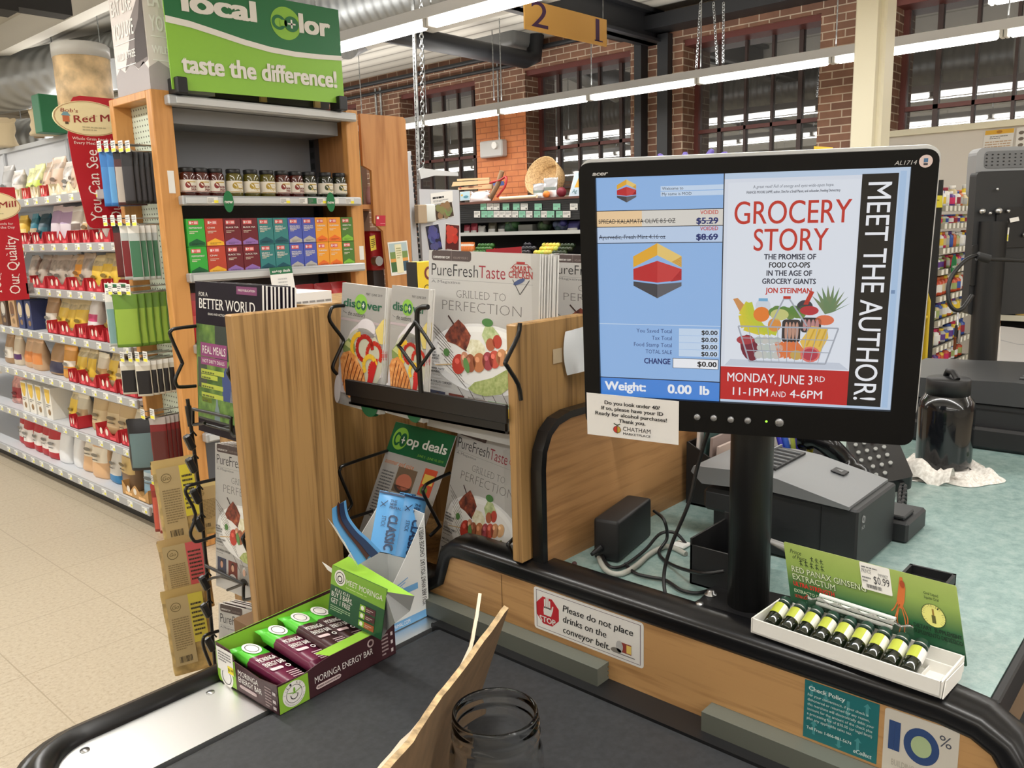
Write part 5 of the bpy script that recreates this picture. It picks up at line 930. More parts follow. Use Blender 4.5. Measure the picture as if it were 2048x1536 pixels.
wirepx([(856, 614), (838, 617), (834, 640), (838, 720), (842, 785)], 'x', .856, .0042); wirepx([(829, 646), (833, 646), (865, 694), (864, 699), (836, 738), (830, 736), (800, 694), (800, 688), (829, 646)], 'x', .852, .0028, 2)
wirepx([(1040, 646), (1036, 672), (1012, 722), (1014, 732), (1036, 768), (1042, 800)], 'y', PY2-.004)
wirepx([(775, 901), (690, 930), (681, 938), (680, 950), (701, 1000), (702, 1012), (692, 1025)], 'y', 1.2, .003); wirepx([(690, 1040), (745, 1022)], 'y', 1.2, .003)
wirepx([(900, 946), (857, 966), (848, 976), (848, 990), (878, 1048), (878, 1054), (860, 1072)], 'y', .99, .003); wirepx([(1047, 1060), (1018, 1086), (1017, 1092), (1030, 1118)], 'y', .8, .003)
LW = 1.44
wirepx([(392, 652), (352, 657), (342, 662), (341, 672), (363, 722), (363, 730), (351, 757), (353, 770), (360, 774), (392, 772)], 'y', LW); wirepx([(465, 664), (469, 714), (457, 742), (458, 750), (477, 785)], 'y', 1.19)
wirepx([(432, 958), (382, 970), (373, 976), (372, 988), (391, 1028), (381, 1064), (386, 1079), (396, 1083), (432, 1071)], 'y', LW); wirepx([(500, 1055), (487, 1074), (487, 1082), (506, 1122)], 'y', 1.19)
wirepx([(437, 1262), (412, 1270), (406, 1280), (408, 1297), (421, 1330)], 'y', LW)
wirepx([(386, 818), (455, 834), (462, 840), (462, 862), (468, 872), (482, 871)], 'x', .70, .003, 2); wirepx([(386, 818), (386, 846), (390, 849), (410, 846)], 'x', .70, .003, 2); wirepx([(412, 849), (462, 862)], 'x', .71, .0026, 2); wirepx([(440, 858), (466, 853)], 'x', .72, .0024, 2)
wirepx([(411, 1131), (482, 1166), (487, 1172), (487, 1198), (495, 1199), (520, 1193)], 'x', .70, .003, 2); wirepx([(416, 1160), (442, 1153), (486, 1168)], 'x', .71, .0026, 2); wirepx([(455, 1180), (486, 1168)], 'x', .70, .0026, 2)
cs = thing('clip_strip', 'black hanging clip strip rod left of the magazine rack', 'clip strip', at(400, 1320, 'y', 1.46)); m = MB(); m.tube([at(375, 798, 'y', 1.46), at(401, 1000, 'y', 1.46), at(430, 1330, 'y', 1.46)], .0035, WIRE, 8); m.tube([at(376, 812, 'y', 1.46), at(382, 852, 'y', 1.46)], .006, WIRE, 8); m.build('rod', cs)
for x, y in ((380, 884), (384, 930), (393, 992), (398, 1048), (410, 1165), (413, 1220), (421, 1288)):
    p = at(x, y, 'y', 1.452); T = Matrix.Translation(p) @ Matrix.Rotation(-.35, 4, 'Y'); m = MB(); m.box(-.008, .006, -.006, .006, -.016, .016, WIRE, .003, T); m.tube([T @ V((.004, 0, .012)), T @ V((.014, 0, .015)), T @ V((.016, 0, .004))], .0018, WIRE, 5); m.build('clip', cs)
def pouch(px0, px1, py0, py1, d, c1, c2, label, split=.62, tw=0, logo=True):
    a = dep((px0+px1)/2, py1, d); w_ = (px1-px0)/FPX*d; h = (py1-py0)/FPX*d*1.02; T = Matrix.Translation(a) @ Matrix.Rotation(-.4+tw, 4, 'Z') @ Matrix.Rotation(-.05, 4, 'Y')
    t = thing('snack_pouch', label, 'snack pouch', a, 'clear backed snack pouches'); m = MB(); bag(m, T, w_, h, .012, M(*c1, .35, 0, 30), None, (0, 0), M(*c1, .35), 0, 14, 8, .01); m.build('pouch_body', t)
    F = Frame(T @ V((-w_*.42, -.0075, h*.1)), T.to_3x3() @ V((w_*.84, 0, 0)), T.to_3x3() @ V((0, 0, h*.82)), .0006); m = MB(); m.rect(F, 0, .02, split, 1, M(196, 176, 132, .4)); m.rect(F, split, .3, 1, 1.0, M(*c2)); m.lines(F, .08, .25, split-.06, .72, 14, M(146, 128, 92)); m.lines(F, split+.04, .4, .94, .9, 8, M(70, 64, 50))
    if logo: m.ring(F, .24, .86, .14, .14/F.ar, .12, M(110, 96, 60), 2); m.text(F, 'Go', .24, .835, .05, M(110, 96, 60), 2, al='c', shear=.3)
    for k in range(12): m.rect(F, .12+k*.03, .06, .12+k*.03+random.choice((.008, .016)), .15, INK, 2)
    m.build('pouch_print', t)
pouch(334, 414, 912, 1092, 1.83, (206, 180, 120), (226, 214, 70), 'tan and yellow snack pouch, uppermost on the clip strip'); pouch(342, 428, 1066, 1222, 1.80, (196, 168, 116), (214, 96, 100), 'tan and pink snack pouch, middle one on the clip strip', .58); pouch(352, 432, 1164, 1340, 1.77, (200, 172, 112), (214, 200, 80), 'tan and yellow snack pouch, lowest on the clip strip', .6)
pouch(404, 446, 960, 1065, 1.9, (222, 206, 150), (206, 180, 110), 'cream snack pouch half hidden behind the clip strip', .98, 0, True)
# ---------------------------------------------------------------- magazines
CV = M(238, 236, 233, .35); PG = M(226, 224, 220, .7)
def head(m, F, u, v, s, skin, hair, shirt, w=3):
    m.ell(F, u, v-s*.75, s*.75, s*.55/F.ar, M(*shirt), w, 14, 0, 0, PI); m.ell(F, u, v+s*.28, s*.3, s*.42/F.ar, M(*hair), w+1, 14); m.ell(F, u, v+s*.15, s*.26, s*.36/F.ar, M(*skin), w+2, 14)
def kebab(m, F):
    m.rect(F, 0, 0, 1, 1, CV, 0); m.poly(F, rr(.03, .945, .41, 1.0, .02, 1/F.ar), M(74, 60, 58)); m.text(F, 'COMPLIMENTARY COPY', .045, .957, .012, WHITE, 2, W=.165, bold=.02); m.text(F, 'VOLUME 9 ISSUE 2', .24, .957, .012, M(150, 136, 130), 2, W=.14); m.rect(F, .222, .945, .224, 1, M(150, 136, 130), 2)
    m.text(F, 'PureFresh', .03, .862, .066, INK, 1, W=.445, bold=-.008, res=4); m.text(F, 'Taste', .482, .862, .066, M(146, 30, 48), 1, W=.235, bold=-.004, res=4); m.rect(F, .03, .842, .95, .8435, M(160, 160, 158)); m.text(F, 'A Magazine', .03, .822, .014, GREYT, 1, W=.28, serif=True)
    R2 = M(160, 44, 44); m.text(F, 'SMART', .85, .905, .03, R2, 2, al='c', W=.155, serif=True, bold=.02); m.text(F, 'CHICKEN', .845, .874, .032, R2, 2, al='c', W=.2, serif=True, bold=.02); m.line(F, [(.76, .92), (.8, .945), (.9, .945), (.94, .92)], .004, R2, 2); m.line(F, [(.78, .865), (.845, .79), (.92, .865)], .005, INK, 2); m.ell(F, .835, .855, .05, .012, M(60, 76, 120), 2, 14, .3); m.rect(F, .81, .945, .88, .957, R2, 2)
    g = M(112, 108, 106); m.text(F, 'GRILLED TO', .5, .748, .042, g, 1, al='c', W=.45, bold=-.02, serif=True); m.text(F, 'PERFECTION', .5, .675, .055, g, 1, al='c', W=.72, bold=-.022, serif=True)
    m.ell(F, .53, .43, .5, .19, M(222, 222, 222), 1, 40); m.ell(F, .53, .44, .44, .165, M(236, 236, 234), 2, 40); m.ell(F, .53, .425, .4, .15, M(228, 227, 224), 3, 40)
    dk = M(58, 36, 30)
    for k in range(9): u = .01+k*.022; m.line(F, [(u, .61-.03*k), (u+.1, .56-.03*k), (u+.2, .5-.03*k)], .004, dk, 4)
    for k in range(6): u = .3+k*.1; m.line(F, [(u, .26+.004*k), (u+.07, .2), (u+.12, .16)], .004, dk, 4)
    m.line(F, [(.2, .645), (.27, .59)], .012, dk, 4)
    m.poly(F, [(.4, .26), (.46, .3), (.62, .34), (.8, .42), (.86, .39), (.82, .33), (.7, .26), (.56, .235), (.46, .24)], speck('mash_green', [(.3, (140, 156, 84)), (.7, (186, 194, 130))], 160), 5)
    m.poly(F, [(.17, .53), (.22, .58), (.3, .63), (.36, .6), (.42, .55), (.4, .5), (.38, .46), (.28, .49), (.2, .5)], speck('grilled_meat', [(.35, (66, 26, 20)), (.6, (140, 66, 44)), (.75, (190, 110, 70))], 90), 5)
    m.poly(F, [(.38, .47), (.42, .53), (.5, .53), (.55, .5), (.56, .46), (.5, .43), (.43, .44)], speck('cream_cheese', [(.3, (206, 200, 160)), (.7, (240, 238, 216))], 120), 6); m.poly(F, [(.52, .56), (.55, .61), (.62, .61), (.68, .57), (.64, .53), (.56, .51)], speck('salad_green', [(.3, (150, 170, 110)), (.7, (206, 214, 168))], 120), 6)
    m.ell(F, .57, .63, .05, .022, M(70, 120, 60), 7); m.ell(F, .66, .535, .04, .036, M(178, 62, 44), 7); m.ell(F, .6, .515, .04, .034, M(170, 92, 60), 7)
    m.line(F, [(.08, .36), (.3, .385)], .008, M(206, 176, 130), 6)
    for u, v, a, b, c in ((.31, .385, .065, .055, (186, 58, 44)), (.42, .40, .05, .05, (150, 84, 56)), (.37, .41, .04, .05, (196, 140, 110)), (.5, .41, .06, .052, (186, 116, 74)), (.58, .425, .05, .05, (156, 62, 70)), (.64, .44, .05, .048, (196, 80, 62)), (.7, .455, .05, .045, (200, 140, 96)), (.77, .47, .05, .04, (216, 170, 120))): m.ell(F, u, v, a, b, M(*c, .5), 8, 18, .4); m.ell(F, u-.015, v+.015, a*.35, b*.3, M(*[min(255, q+40) for q in c]), 9, 10)
    m.ell(F, .385, .385, .025, .045, M(96, 140, 76), 10, 14, .5); m.ell(F, .19, .44, .03, .022, M(80, 126, 66), 7)
    for s_, v in (('BITTER', .425), ('BARBECUE', .408), ('CHICKEN', .391), ('SUMMER PARTY', .335), ('PLANNING', .318), ('AIR-CHILLED CHICKEN', .262)): m.text(F, s_, .02, v, .012, INK, 11, bold=.02)
    for v in (.374, .3, .245): m.lines(F, .02, v, .2, v+.011, 1, M(170, 168, 164), 11)
    for k, (bg, sk, hr, sh) in enumerate((((58, 62, 84), (196, 150, 124), (70, 50, 40), (40, 42, 50)), ((110, 50, 40), (206, 160, 132), (50, 34, 28), (216, 216, 218)), ((150, 146, 140), (206, 164, 140), (200, 196, 190), (34, 34, 38)))): u = .03+k*.185; m.rect(F, u, .105, u+.15, .215, M(*bg), 2); head(m, F, u+.075, .155, .085, sk, hr, sh); m.lines(F, u, .08, u+.15, .1, 2, M(190, 188, 184), 2)
    m.rect(F, .585, .06, .97, .215, M(170, 196, 170), 2); m.ell(F, .78, .17, .13, .045, M(226, 190, 60), 3, 16, 0, PI, 2*PI+.001); m.rect(F, .65, .165, .91, .19, M(226, 190, 60), 3); m.ell(F, .66, .1, .06, .035, M(120, 40, 80), 3); m.ell(F, .85, .09, .1, .03, M(196, 60, 80), 3); m.ell(F, .64, .17, .05, .03, M(70, 140, 90), 4); m.rect(F, .82, .24, 1, .285, M(130, 30, 48), 4); m.text(F, 'Chicken', .85, .257, .013, WHITE, 5); m.text(F, 'COCKTAILS', .97, .035, .014, INK, 2, al='r')
def discover(m, F):
    m.rect(F, 0, 0, 1, 1, M(206, 196, 200, .35), 0); m.rect(F, 0, .7, 1, .72, M(186, 172, 176)); DGn = M(30, 92, 66); LG2 = M(134, 188, 66)
    m.ell(F, .46, .845, .15, .15/F.ar, LG2, 1, 28); m.text(F, 'dis', .05, .815, .062, DGn, 2, W=.29, bold=.03, res=4); m.ring(F, .41, .838, .055, .036, .42, DGn, 2); m.poly(F, [(.43, .825), (.475, .825), (.475, .852), (.43, .852)], LG2, 3); m.ell(F, .52, .838, .058, .038, DGn, 3, 20); m.rect(F, .49, .834, .55, .842, WHITE, 4); m.rect(F, .51, .82, .53, .856, WHITE, 4); m.text(F, 'ver', .6, .815, .062, DGn, 2, W=.34, bold=.03, res=4)
    m.text(F, 'MAY / JUNE 2019', .93, .925, .018, M(60, 60, 62), 2, al='r', W=.36); m.text(F, 'the outdoors', .17, .745, .036, M(50, 50, 52), 2, W=.4, shear=.35); m.line(F, [(.05, .775), (.09, .765), (.14, .76)], .008, GREYT, 2)
    m.poly(F, [(0, .3), (.25, .62), (.5, .72), (.75, .66), (.98, .5), (1, .3), (.5, .1), (0, .1)], M(218, 212, 218), 2); m.ell(F, .62, .66, .2, .08, M(226, 222, 228), 3); m.ell(F, .62, .63, .22, .05, M(190, 184, 192), 3, 20, 0, PI, 2*PI); m.poly(F, [(.82, .66), (.95, .74), (1, .76), (1, .56), (.92, .56)], M(226, 206, 120), 4); m.ell(F, .55, .4, .46, .26, M(196, 196, 176), 3, 28)
    m.poly(F, [(.08, .5), (.22, .56), (.36, .52), (.4, .46), (.3, .44), (.1, .44)], M(126, 146, 84), 5); m.poly(F, [(.1, .505), (.2, .54), (.34, .5), (.3, .47)], M(190, 196, 130), 6)
    def arc(u, v, r, a0, a1, th, c, w): m.line(F, [(u+r*math.cos(a0+(a1-a0)*i/10), v+r/F.ar*math.sin(a0+(a1-a0)*i/10)) for i in range(11)], th, M(*c, .35), w)
    arc(.6, .5, .18, 0, 4.6, .07, (176, 40, 36), 6); arc(.82, .47, .16, -.6, 3.4, .07, (196, 52, 40), 6); arc(.5, .5, .2, 1.6, 4.4, .075, (232, 186, 50), 7); arc(.74, .37, .14, .2, 4.0, .075, (234, 192, 60), 8); arc(.9, .33, .16, 1.5, 3.9, .08, (200, 46, 44), 7); m.poly(F, [(.68, .16), (.78, .17), (.9, .38), (.84, .42), (.74, .36)], M(196, 40, 42, .4), 9)
    CH = speck('grilled_chicken', [(.3, (196, 116, 52)), (.55, (222, 150, 84)), (.75, (238, 188, 128))], 130); m.poly(F, [(.04, .38), (.1, .43), (.26, .46), (.42, .42), (.62, .3), (.66, .24), (.56, .2), (.5, .13), (.3, .07), (.18, .12), (.1, .22)], CH, 10)
    for k in range(6): u = .14+k*.075; m.line(F, [(u+.1, .43-.025*k), (u+.02, .3-.02*k), (u+.0, .16+.005*k)], .018, M(110, 50, 26), 11)
    m.ell(F, .78, .07, .2, .2/F.ar, M(28, 96, 60), 12, 24); m.text(F, 'look inside &', .78, .1, .02, WHITE, 13, al='c', W=.24); m.text(F, 'save', .78, .055, .034, WHITE, 13, al='c', W=.24, bold=.03)
    m.ell(F, .0, .12, .08, .12, M(236, 234, 236), 5)
def better(m, F):
    DP = M(44, 34, 50, .35); m.rect(F, 0, 0, 1, 1, DP, 0); m.rect(F, 0, .09, 1, .72, speck('meadow_print', [(.3, (34, 60, 28)), (.5, (84, 120, 52)), (.72, (140, 170, 84))], 26, .4), 1); m.rect(F, .3, .5, .5, .72, M(44, 54, 46), 2); m.rect(F, .02, .3, .16, .5, M(66, 72, 60), 2)
    m.text(F, 'FOR A', .06, .905, .026, WHITE, 2, W=.14, serif=True); m.text(F, 'BETTER WORLD', .06, .825, .066, WHITE, 2, W=.84, serif=True, bold=.01, res=4); m.text(F, 'IDEAS AND ACTION FOR A JUST ECONOMY', .5, .785, .014, WHITE, 2, al='c', W=.6); m.rect(F, .64, .935, .93, .985, M(126, 60, 106), 2); m.text(F, 'FREE PUBLICATION', .785, .955, .013, WHITE, 3, al='c', W=.24)
    for v0, v1, s_, h, W_ in ((.51, .6, 'REAL MEALS', .05, .36), (.455, .505, 'NOT DIRTY DEALS', .022, .34)): m.rect(F, .07, v0, .48, v1, M(140, 62, 116), 4); m.text(F, s_, .1, (v0+v1)/2-h/2, h, WHITE, 5, W=W_)
    for v, W_ in ((.395, .36), (.36, .26), (.3, .34), (.24, .34), (.205, .16)): m.rect(F, .07, v, .07+W_, v+.03, M(178, 190, 70), 4); m.lines(F, .085, v+.004, .055+W_, v+.028, 1, M(90, 100, 40), 5)
    m.poly(F, [(.4, .2), (.4, .4), (.46, .46), (.6, .46), (.7, .4), (.7, .2)], M(56, 74, 130), 3); m.poly(F, [(.5, .2), (.55, .4), (.6, .44), (.72, .36), (.72, .2)], M(214, 214, 216), 3); m.rect(F, .02, .09, .98, .24, speck('grass_print', [(.3, (60, 96, 40)), (.7, (120, 156, 76))], 60, .4), 4)
    m.poly(F, [(.27, .09), (.27, .15), (.295, .2), (.3, .24), (.325, .24), (.33, .2), (.355, .15), (.355, .09)], M(120, 140, 140), 5); m.rect(F, .02, .085, .98, .1, M(70, 70, 66), 6); m.lines(F, .75, .03, .95, .045, 1, M(190, 180, 190))
def deals(m, F):
    m.rect(F, 0, 0, 1, 1, CV, 0); m.rect(F, 0, .78, 1, 1, M(26, 96, 60, .35)); L2 = M(134, 188, 66); Dn = M(26, 96, 60, .35)
    m.ell(F, .17, .89, .13, .13/F.ar, L2, 2, 28); m.ring(F, .125, .885, .055, .05, .4, Dn, 3); m.poly(F, [(.145, .865), (.19, .865), (.19, .905), (.145, .905)], L2, 4); m.ell(F, .225, .885, .058, .05, Dn, 4, 20); m.rect(F, .195, .88, .255, .89, WHITE, 5); m.rect(F, .217, .86, .233, .91, WHITE, 5); m.text(F, 'op deals', .29, .86, .065, WHITE, 3, W=.66, bold=.02, res=4); m.text(F, 'JUNE 5 - JUNE 18, 2019', .95, .8, .016, L2, 3, al='r', W=.42)
    m.text(F, 'summer and spice', .04, .7, .035, M(226, 130, 60), 2, W=.5, shear=.3); m.lines(F, .05, .3, .26, .66, 16, M(110, 110, 112)); m.rect(F, .3, .52, .62, .7, M(120, 100, 80), 2); m.ell(F, .46, .6, .13, .06, M(200, 120, 96), 3); m.ell(F, .46, .57, .14, .05, M(70, 60, 56), 3, 16, 0, PI, 2*PI); m.rect(F, .72, .55, .92, .74, M(206, 80, 50), 2); m.rect(F, .74, .63, .9, .7, M(226, 196, 90), 3); m.ell(F, .8, .59, .06, .03, M(110, 140, 60), 3)
    m.text(F, '2/$5', .68, .47, .045, L2, 2, W=.2, bold=.01); m.lines(F, .68, .4, .92, .45, 2, GREYT); m.text(F, '$3.99', .7, .24, .035, L2, 2, W=.18); m.lines(F, .68, .18, .92, .23, 2, GREYT); m.lines(F, .3, .3, .6, .5, 8, M(150, 150, 150))
MAG = {}
def mag(tl, tr, bl, H, draw, label, name='magazine', cat='magazine', th=.0035, group=None, key=None):
    tl, tr, bl = V(tl), V(tr), V(bl); v = (tl-bl).normalized()*H; u = tr-tl; o = tl-v; t = thing(name, label, cat, o, group); F = Frame(o, u, v, .00012); m = MB(); draw(m, F); m.build('cover', t); m = MB(); m.prism(F, [(0, 0), (1, 0), (1, 1), (0, 1)], -th, 0, PG); m.build('pages', t); return t, F
def pile(src, F, n, step, label, side=0, k0=0):
    for k in range(1, n+1): dup(src, src.location - F.n*(step*k) + F.u*(side*k+random.uniform(-.006, .006)) + F.v*random.uniform(-.006, .004), label % ORD[k+k0])
a, F = mag(at(858, 500, 'x', .952), at(1080, 508, 'x', .952), at(855, 790, 'x', .928), .297, kebab, 'kebab cover magazine in front of its pile, upper right pocket', group='kebab cover magazines'); pile(a, F, 7, .0052, 'kebab cover magazine, %s from the front in the upper right pocket', .003)
b_, Fb_ = mag(at(1098, 508, 'x', 1.06), at(1330, 517, 'x', 1.06), at(1098, 700, 'x', 1.055), .225, kebab, 'kebab cover magazine in the rear stack by the screen, front copy', group='kebab cover magazines'); pile(b_, Fb_, 3, .006, 'kebab cover magazine in the rear stack by the screen, %s copy', .0)
a, F = mag(at(685, 565, 'x', .885), at(772, 576, 'x', .885), at(675, 787, 'x', .869), .215, discover, 'grilled chicken digest at left in the upper pocket, front copy', group='grilled chicken digests'); pile(a, F, 3, .003, 'grilled chicken digest at left in the upper pocket, %s copy', .004)
a, F = mag(at(784, 570, 'x', .888), at(858, 579, 'x', .888), at(774, 800, 'x', .872), .215, discover, 'grilled chicken digest behind the black diamond wire, front copy', group='grilled chicken digests'); pile(a, F, 3, .003, 'grilled chicken digest behind the black diamond wire, %s copy', .003)
a, F = mag(at(390, 562, 'x', .748), at(524, 571, 'x', .748), at(397, 840, 'x', .722), .275, better, 'dark purple meadow cover magazine at the front of left pocket', group='dark purple magazines'); pile(a, F, 8, .006, 'dark purple meadow cover magazine, %s from the front of left pocket', .012)
a, F = mag(at(430, 886, 'x', .748), at(557, 912, 'x', .748), at(432, 1128, 'x', .722), .275, kebab, 'kebab cover magazine at the front of left middle pocket', group='kebab cover magazines'); pile(a, F, 5, .006, 'kebab cover magazine, %s from the front of left middle pocket', .002)
a, F = mag(at(437, 1206, 'x', .748), at(560, 1236, 'x', .748), at(438, 1330, 'x', .735), .275, kebab, 'kebab cover magazine at the front of left bottom pocket', group='kebab cover magazines'); pile(a, F, 4, .008, 'kebab cover magazine, %s from the front of left bottom pocket', .004)
a, F = mag(at(792, 843, 'x', .99), at(912, 872, 'x', .985), at(722, 1050, 'x', .925), .27, deals, 'green headed deals flyer slanted in the lower pocket', 'deals_flyer', 'flyer', .002)
a, F = mag(at(918, 850, 'x', 1.0), at(1065, 902, 'x', .99), at(878, 1100, 'x', .942), .275, kebab, 'kebab cover magazine slanted at the front of lower right pocket', group='kebab cover magazines'); pile(a, F, 6, .007, 'kebab cover magazine, %s from the front of lower right pocket', .006)
# paper stack and yellow carton on top of the rack
p = at(612, 612, 'z', 1.38); m = MB()
x0, x1 = at(566, 606, 'y', 1.33).x, at(664, 600, 'y', 1.33).x; m.box(x0, x1, 1.33, 1.52, 1.3525, 1.392, PAPER); F = Frame((x0, 1.33, 1.3525), (x1-x0, 0, 0), (0, 0, .04), .0005); m.lines(F, .05, .1, .98, .9, 2, M(150, 148, 146), 1, .3); tag(m.build('paper_stack'), 'stack of white printed sheets on top of the magazine rack', 'paper stack')
tl, tr, bl = at(838, 524, 'y', 1.28), at(905, 520, 'y', 1.28), at(826, 580, 'y', 1.28); x0 = at(836, 560, 'y', 1.28).x; YL = M(232, 206, 60, .45); m = MB(); m.box(x0, x0+.12, 1.28, 1.31, 1.3525, tl.z, YL, .001); m.box(x0-.002, x0+.0, 1.281, 1.312, 1.3525, tl.z, BLK); F = Frame((x0, 1.28, 1.3525), (.12, 0, 0), (0, 0, tl.z-1.3525), .0005); m.ell(F, .25, .72, .1, .16, M(120, 60, 60), 1); m.ell(F, .25, .72, .06, .1, M(226, 206, 130), 2); m.rect(F, .45, .62, .95, .85, M(60, 50, 30)); m.ring(F, .2, .35, .07, .1, .2, M(60, 50, 30)); tag(m.build('yellow_carton'), 'small yellow carton with round crest behind the grilled chicken digests', 'carton')
# ================================================================ open box of energy bars on the belt end
a0 = at(559, 1432, 'z', ZB); r0 = at(792, 1307, 'z', ZB); l0 = at(443, 1361, 'z', ZB); U = (r0-a0); Uh = U.normalized(); Vh = V((-Uh.y, Uh.x, 0)); BW, BD, BH = U.length, .15, .047
MAR = M(66, 36, 42, .4); LIM = M(140, 190, 60, .4); WT = M(240, 238, 234, .5); LIN = M(120, 176, 50, .5)
eb = thing('energy_bar_box', 'open maroon and green display box of energy bars on the belt end plate', 'display box', a0)
def P3(x, y, z): return a0+Uh*x+Vh*y+V((0, 0, z+.0006))
FR = Frame(P3(0, 0, 0), Uh*BW, V((0, 0, BH)), .0003); LF = Frame(P3(0, BD, 0), -Vh*BD, V((0, 0, BH)), .0003)
m = MB()
m.prism(FR, [(0, 0), (1, 0), (1, 1.02), (.42, 1.02), (.34, .98), (.2, .86), (0, .92)], -.0012, 0, MAR); m.prism(LF, [(0, 0), (1, 0), (1, .92), (.72, .82), (.3, .92), (.24, 1.2), (0, 1.24)], -.0012, 0, MAR)
m.prism(Frame(P3(0, BD, 0), Uh*BW, V((0, 0, BH))), [(0, 0), (1, 0), (1, 1.35), (0, 1.25)], -.0012, 0, MAR, LIN); m.prism(Frame(P3(BW-.001, 0, 0), Vh*BD, V((0, 0, BH))), [(0, 0), (1, 0), (1, 1.3), (0, 1.02)], -.0012, 0, MAR); m.prism(Frame(P3(0, 0, 0), Uh*BW, Vh*BD), [(0, 0), (1, 0), (1, 1), (0, 1)], 0, .001, MAR)
Bf = Frame(P3(0, BD-.0018, 0), Uh*BW, V((0, 0, BH)), .0003); m.rect(Bf, .0, .4, 1, 1.25, LIM)
m.quad(P3(BW*.42, .0005, BH*1.02), P3(BW, .0005, BH*1.02), P3(BW, .024, BH*1.0), P3(BW*.38, .024, BH*1.0), LIM)     # folded lip
m.build('carton', eb)
m = MB(); m.rect(FR, .005, .01, .235, .86, LIM); m.ell(FR, .12, .44, .088, .088/FR.ar, WT, 2, 30); m.ring(FR, .12, .44, .062, .062/FR.ar, .05, INK, 3); m.ring(FR, .12, .4, .03, .03/FR.ar, .2, INK, 3); m.rect(FR, .09, .42, .15, .62, WT, 4); m.ell(FR, .12, .56, .008, .09, LIN, 5, 10); m.ell(FR, .1, .5, .008, .07, LIN, 5, 10, .6); m.ell(FR, .14, .5, .008, .07, LIN, 5, 10, -.6)
for k, ch in enumerate('KULI KULI'):
    q = PI*.93-k*PI*.86/8
    if ch != ' ': m.text(FR, ch, .12+.068*math.cos(q), .44+.068/FR.ar*math.sin(q), .075, INK, 5, al='c', rot=q-PI/2, W=.013)
for k in range(22): q = PI*1.08+k*PI*.84/21; m.ell(FR, .12+.075*math.cos(q), .44+.075/FR.ar*math.sin(q), .0028, .012, GREYT, 5, 6)
m.text(FR, 'MORINGA ENERGY BAR', .285, .4, .2, WT, 2, W=.5, bold=-.004, res=4); m.poly(FR, rr(.29, .18, .5, .32, .02, 1/FR.ar), M(226, 206, 206), 2); m.text(FR, 'DARK CHOCOLATE', .395, .215, .07, MAR, 3, al='c', W=.18); m.ring(FR, .77, .78, .03, .03/FR.ar, .4, M(190, 170, 170), 2); m.lines(FR, .87, .15, .93, .9, 6, M(170, 150, 150), 2)
for v in (.2, .48, .76): m.rect(FR, .955, v-.06, .975, v+.06, M(206, 196, 196), 2)
m.rect(LF, .005, .01, .32, .9, LIM); m.ell(LF, .16, .26, .11, .11/LF.ar, WT, 2, 24); m.ring(LF, .16, .26, .08, .08/LF.ar, .1, INK, 3); m.rect(LF, .02, .42, .3, 1.16, PAPER, 4); m.lines(LF, .05, .74, .27, 1.1, 4, GREYT, 5); m.rect(LF, .2, .44, .3, .68, M(236, 220, 60), 5); m.text(LF, '$2.99', .25, .52, .09, INK, 6, al='c', W=.085)
m.text(LF, 'MORINGA', .37, .56, .17, WT, 2, W=.33); m.text(LF, 'ENERGY BAR', .37, .34, .17, WT, 2, W=.38); m.poly(LF, rr(.38, .16, .66, .27, .03, 1/LF.ar), M(226, 206, 206), 2); m.lines(LF, .8, .1, .9, .75, 7, M(170, 150, 150), 2)
for v in (.15, .35, .6): m.rect(LF, .92, v-.05, .97, v+.05, M(206, 196, 196), 2)
m.build('carton_print', eb)
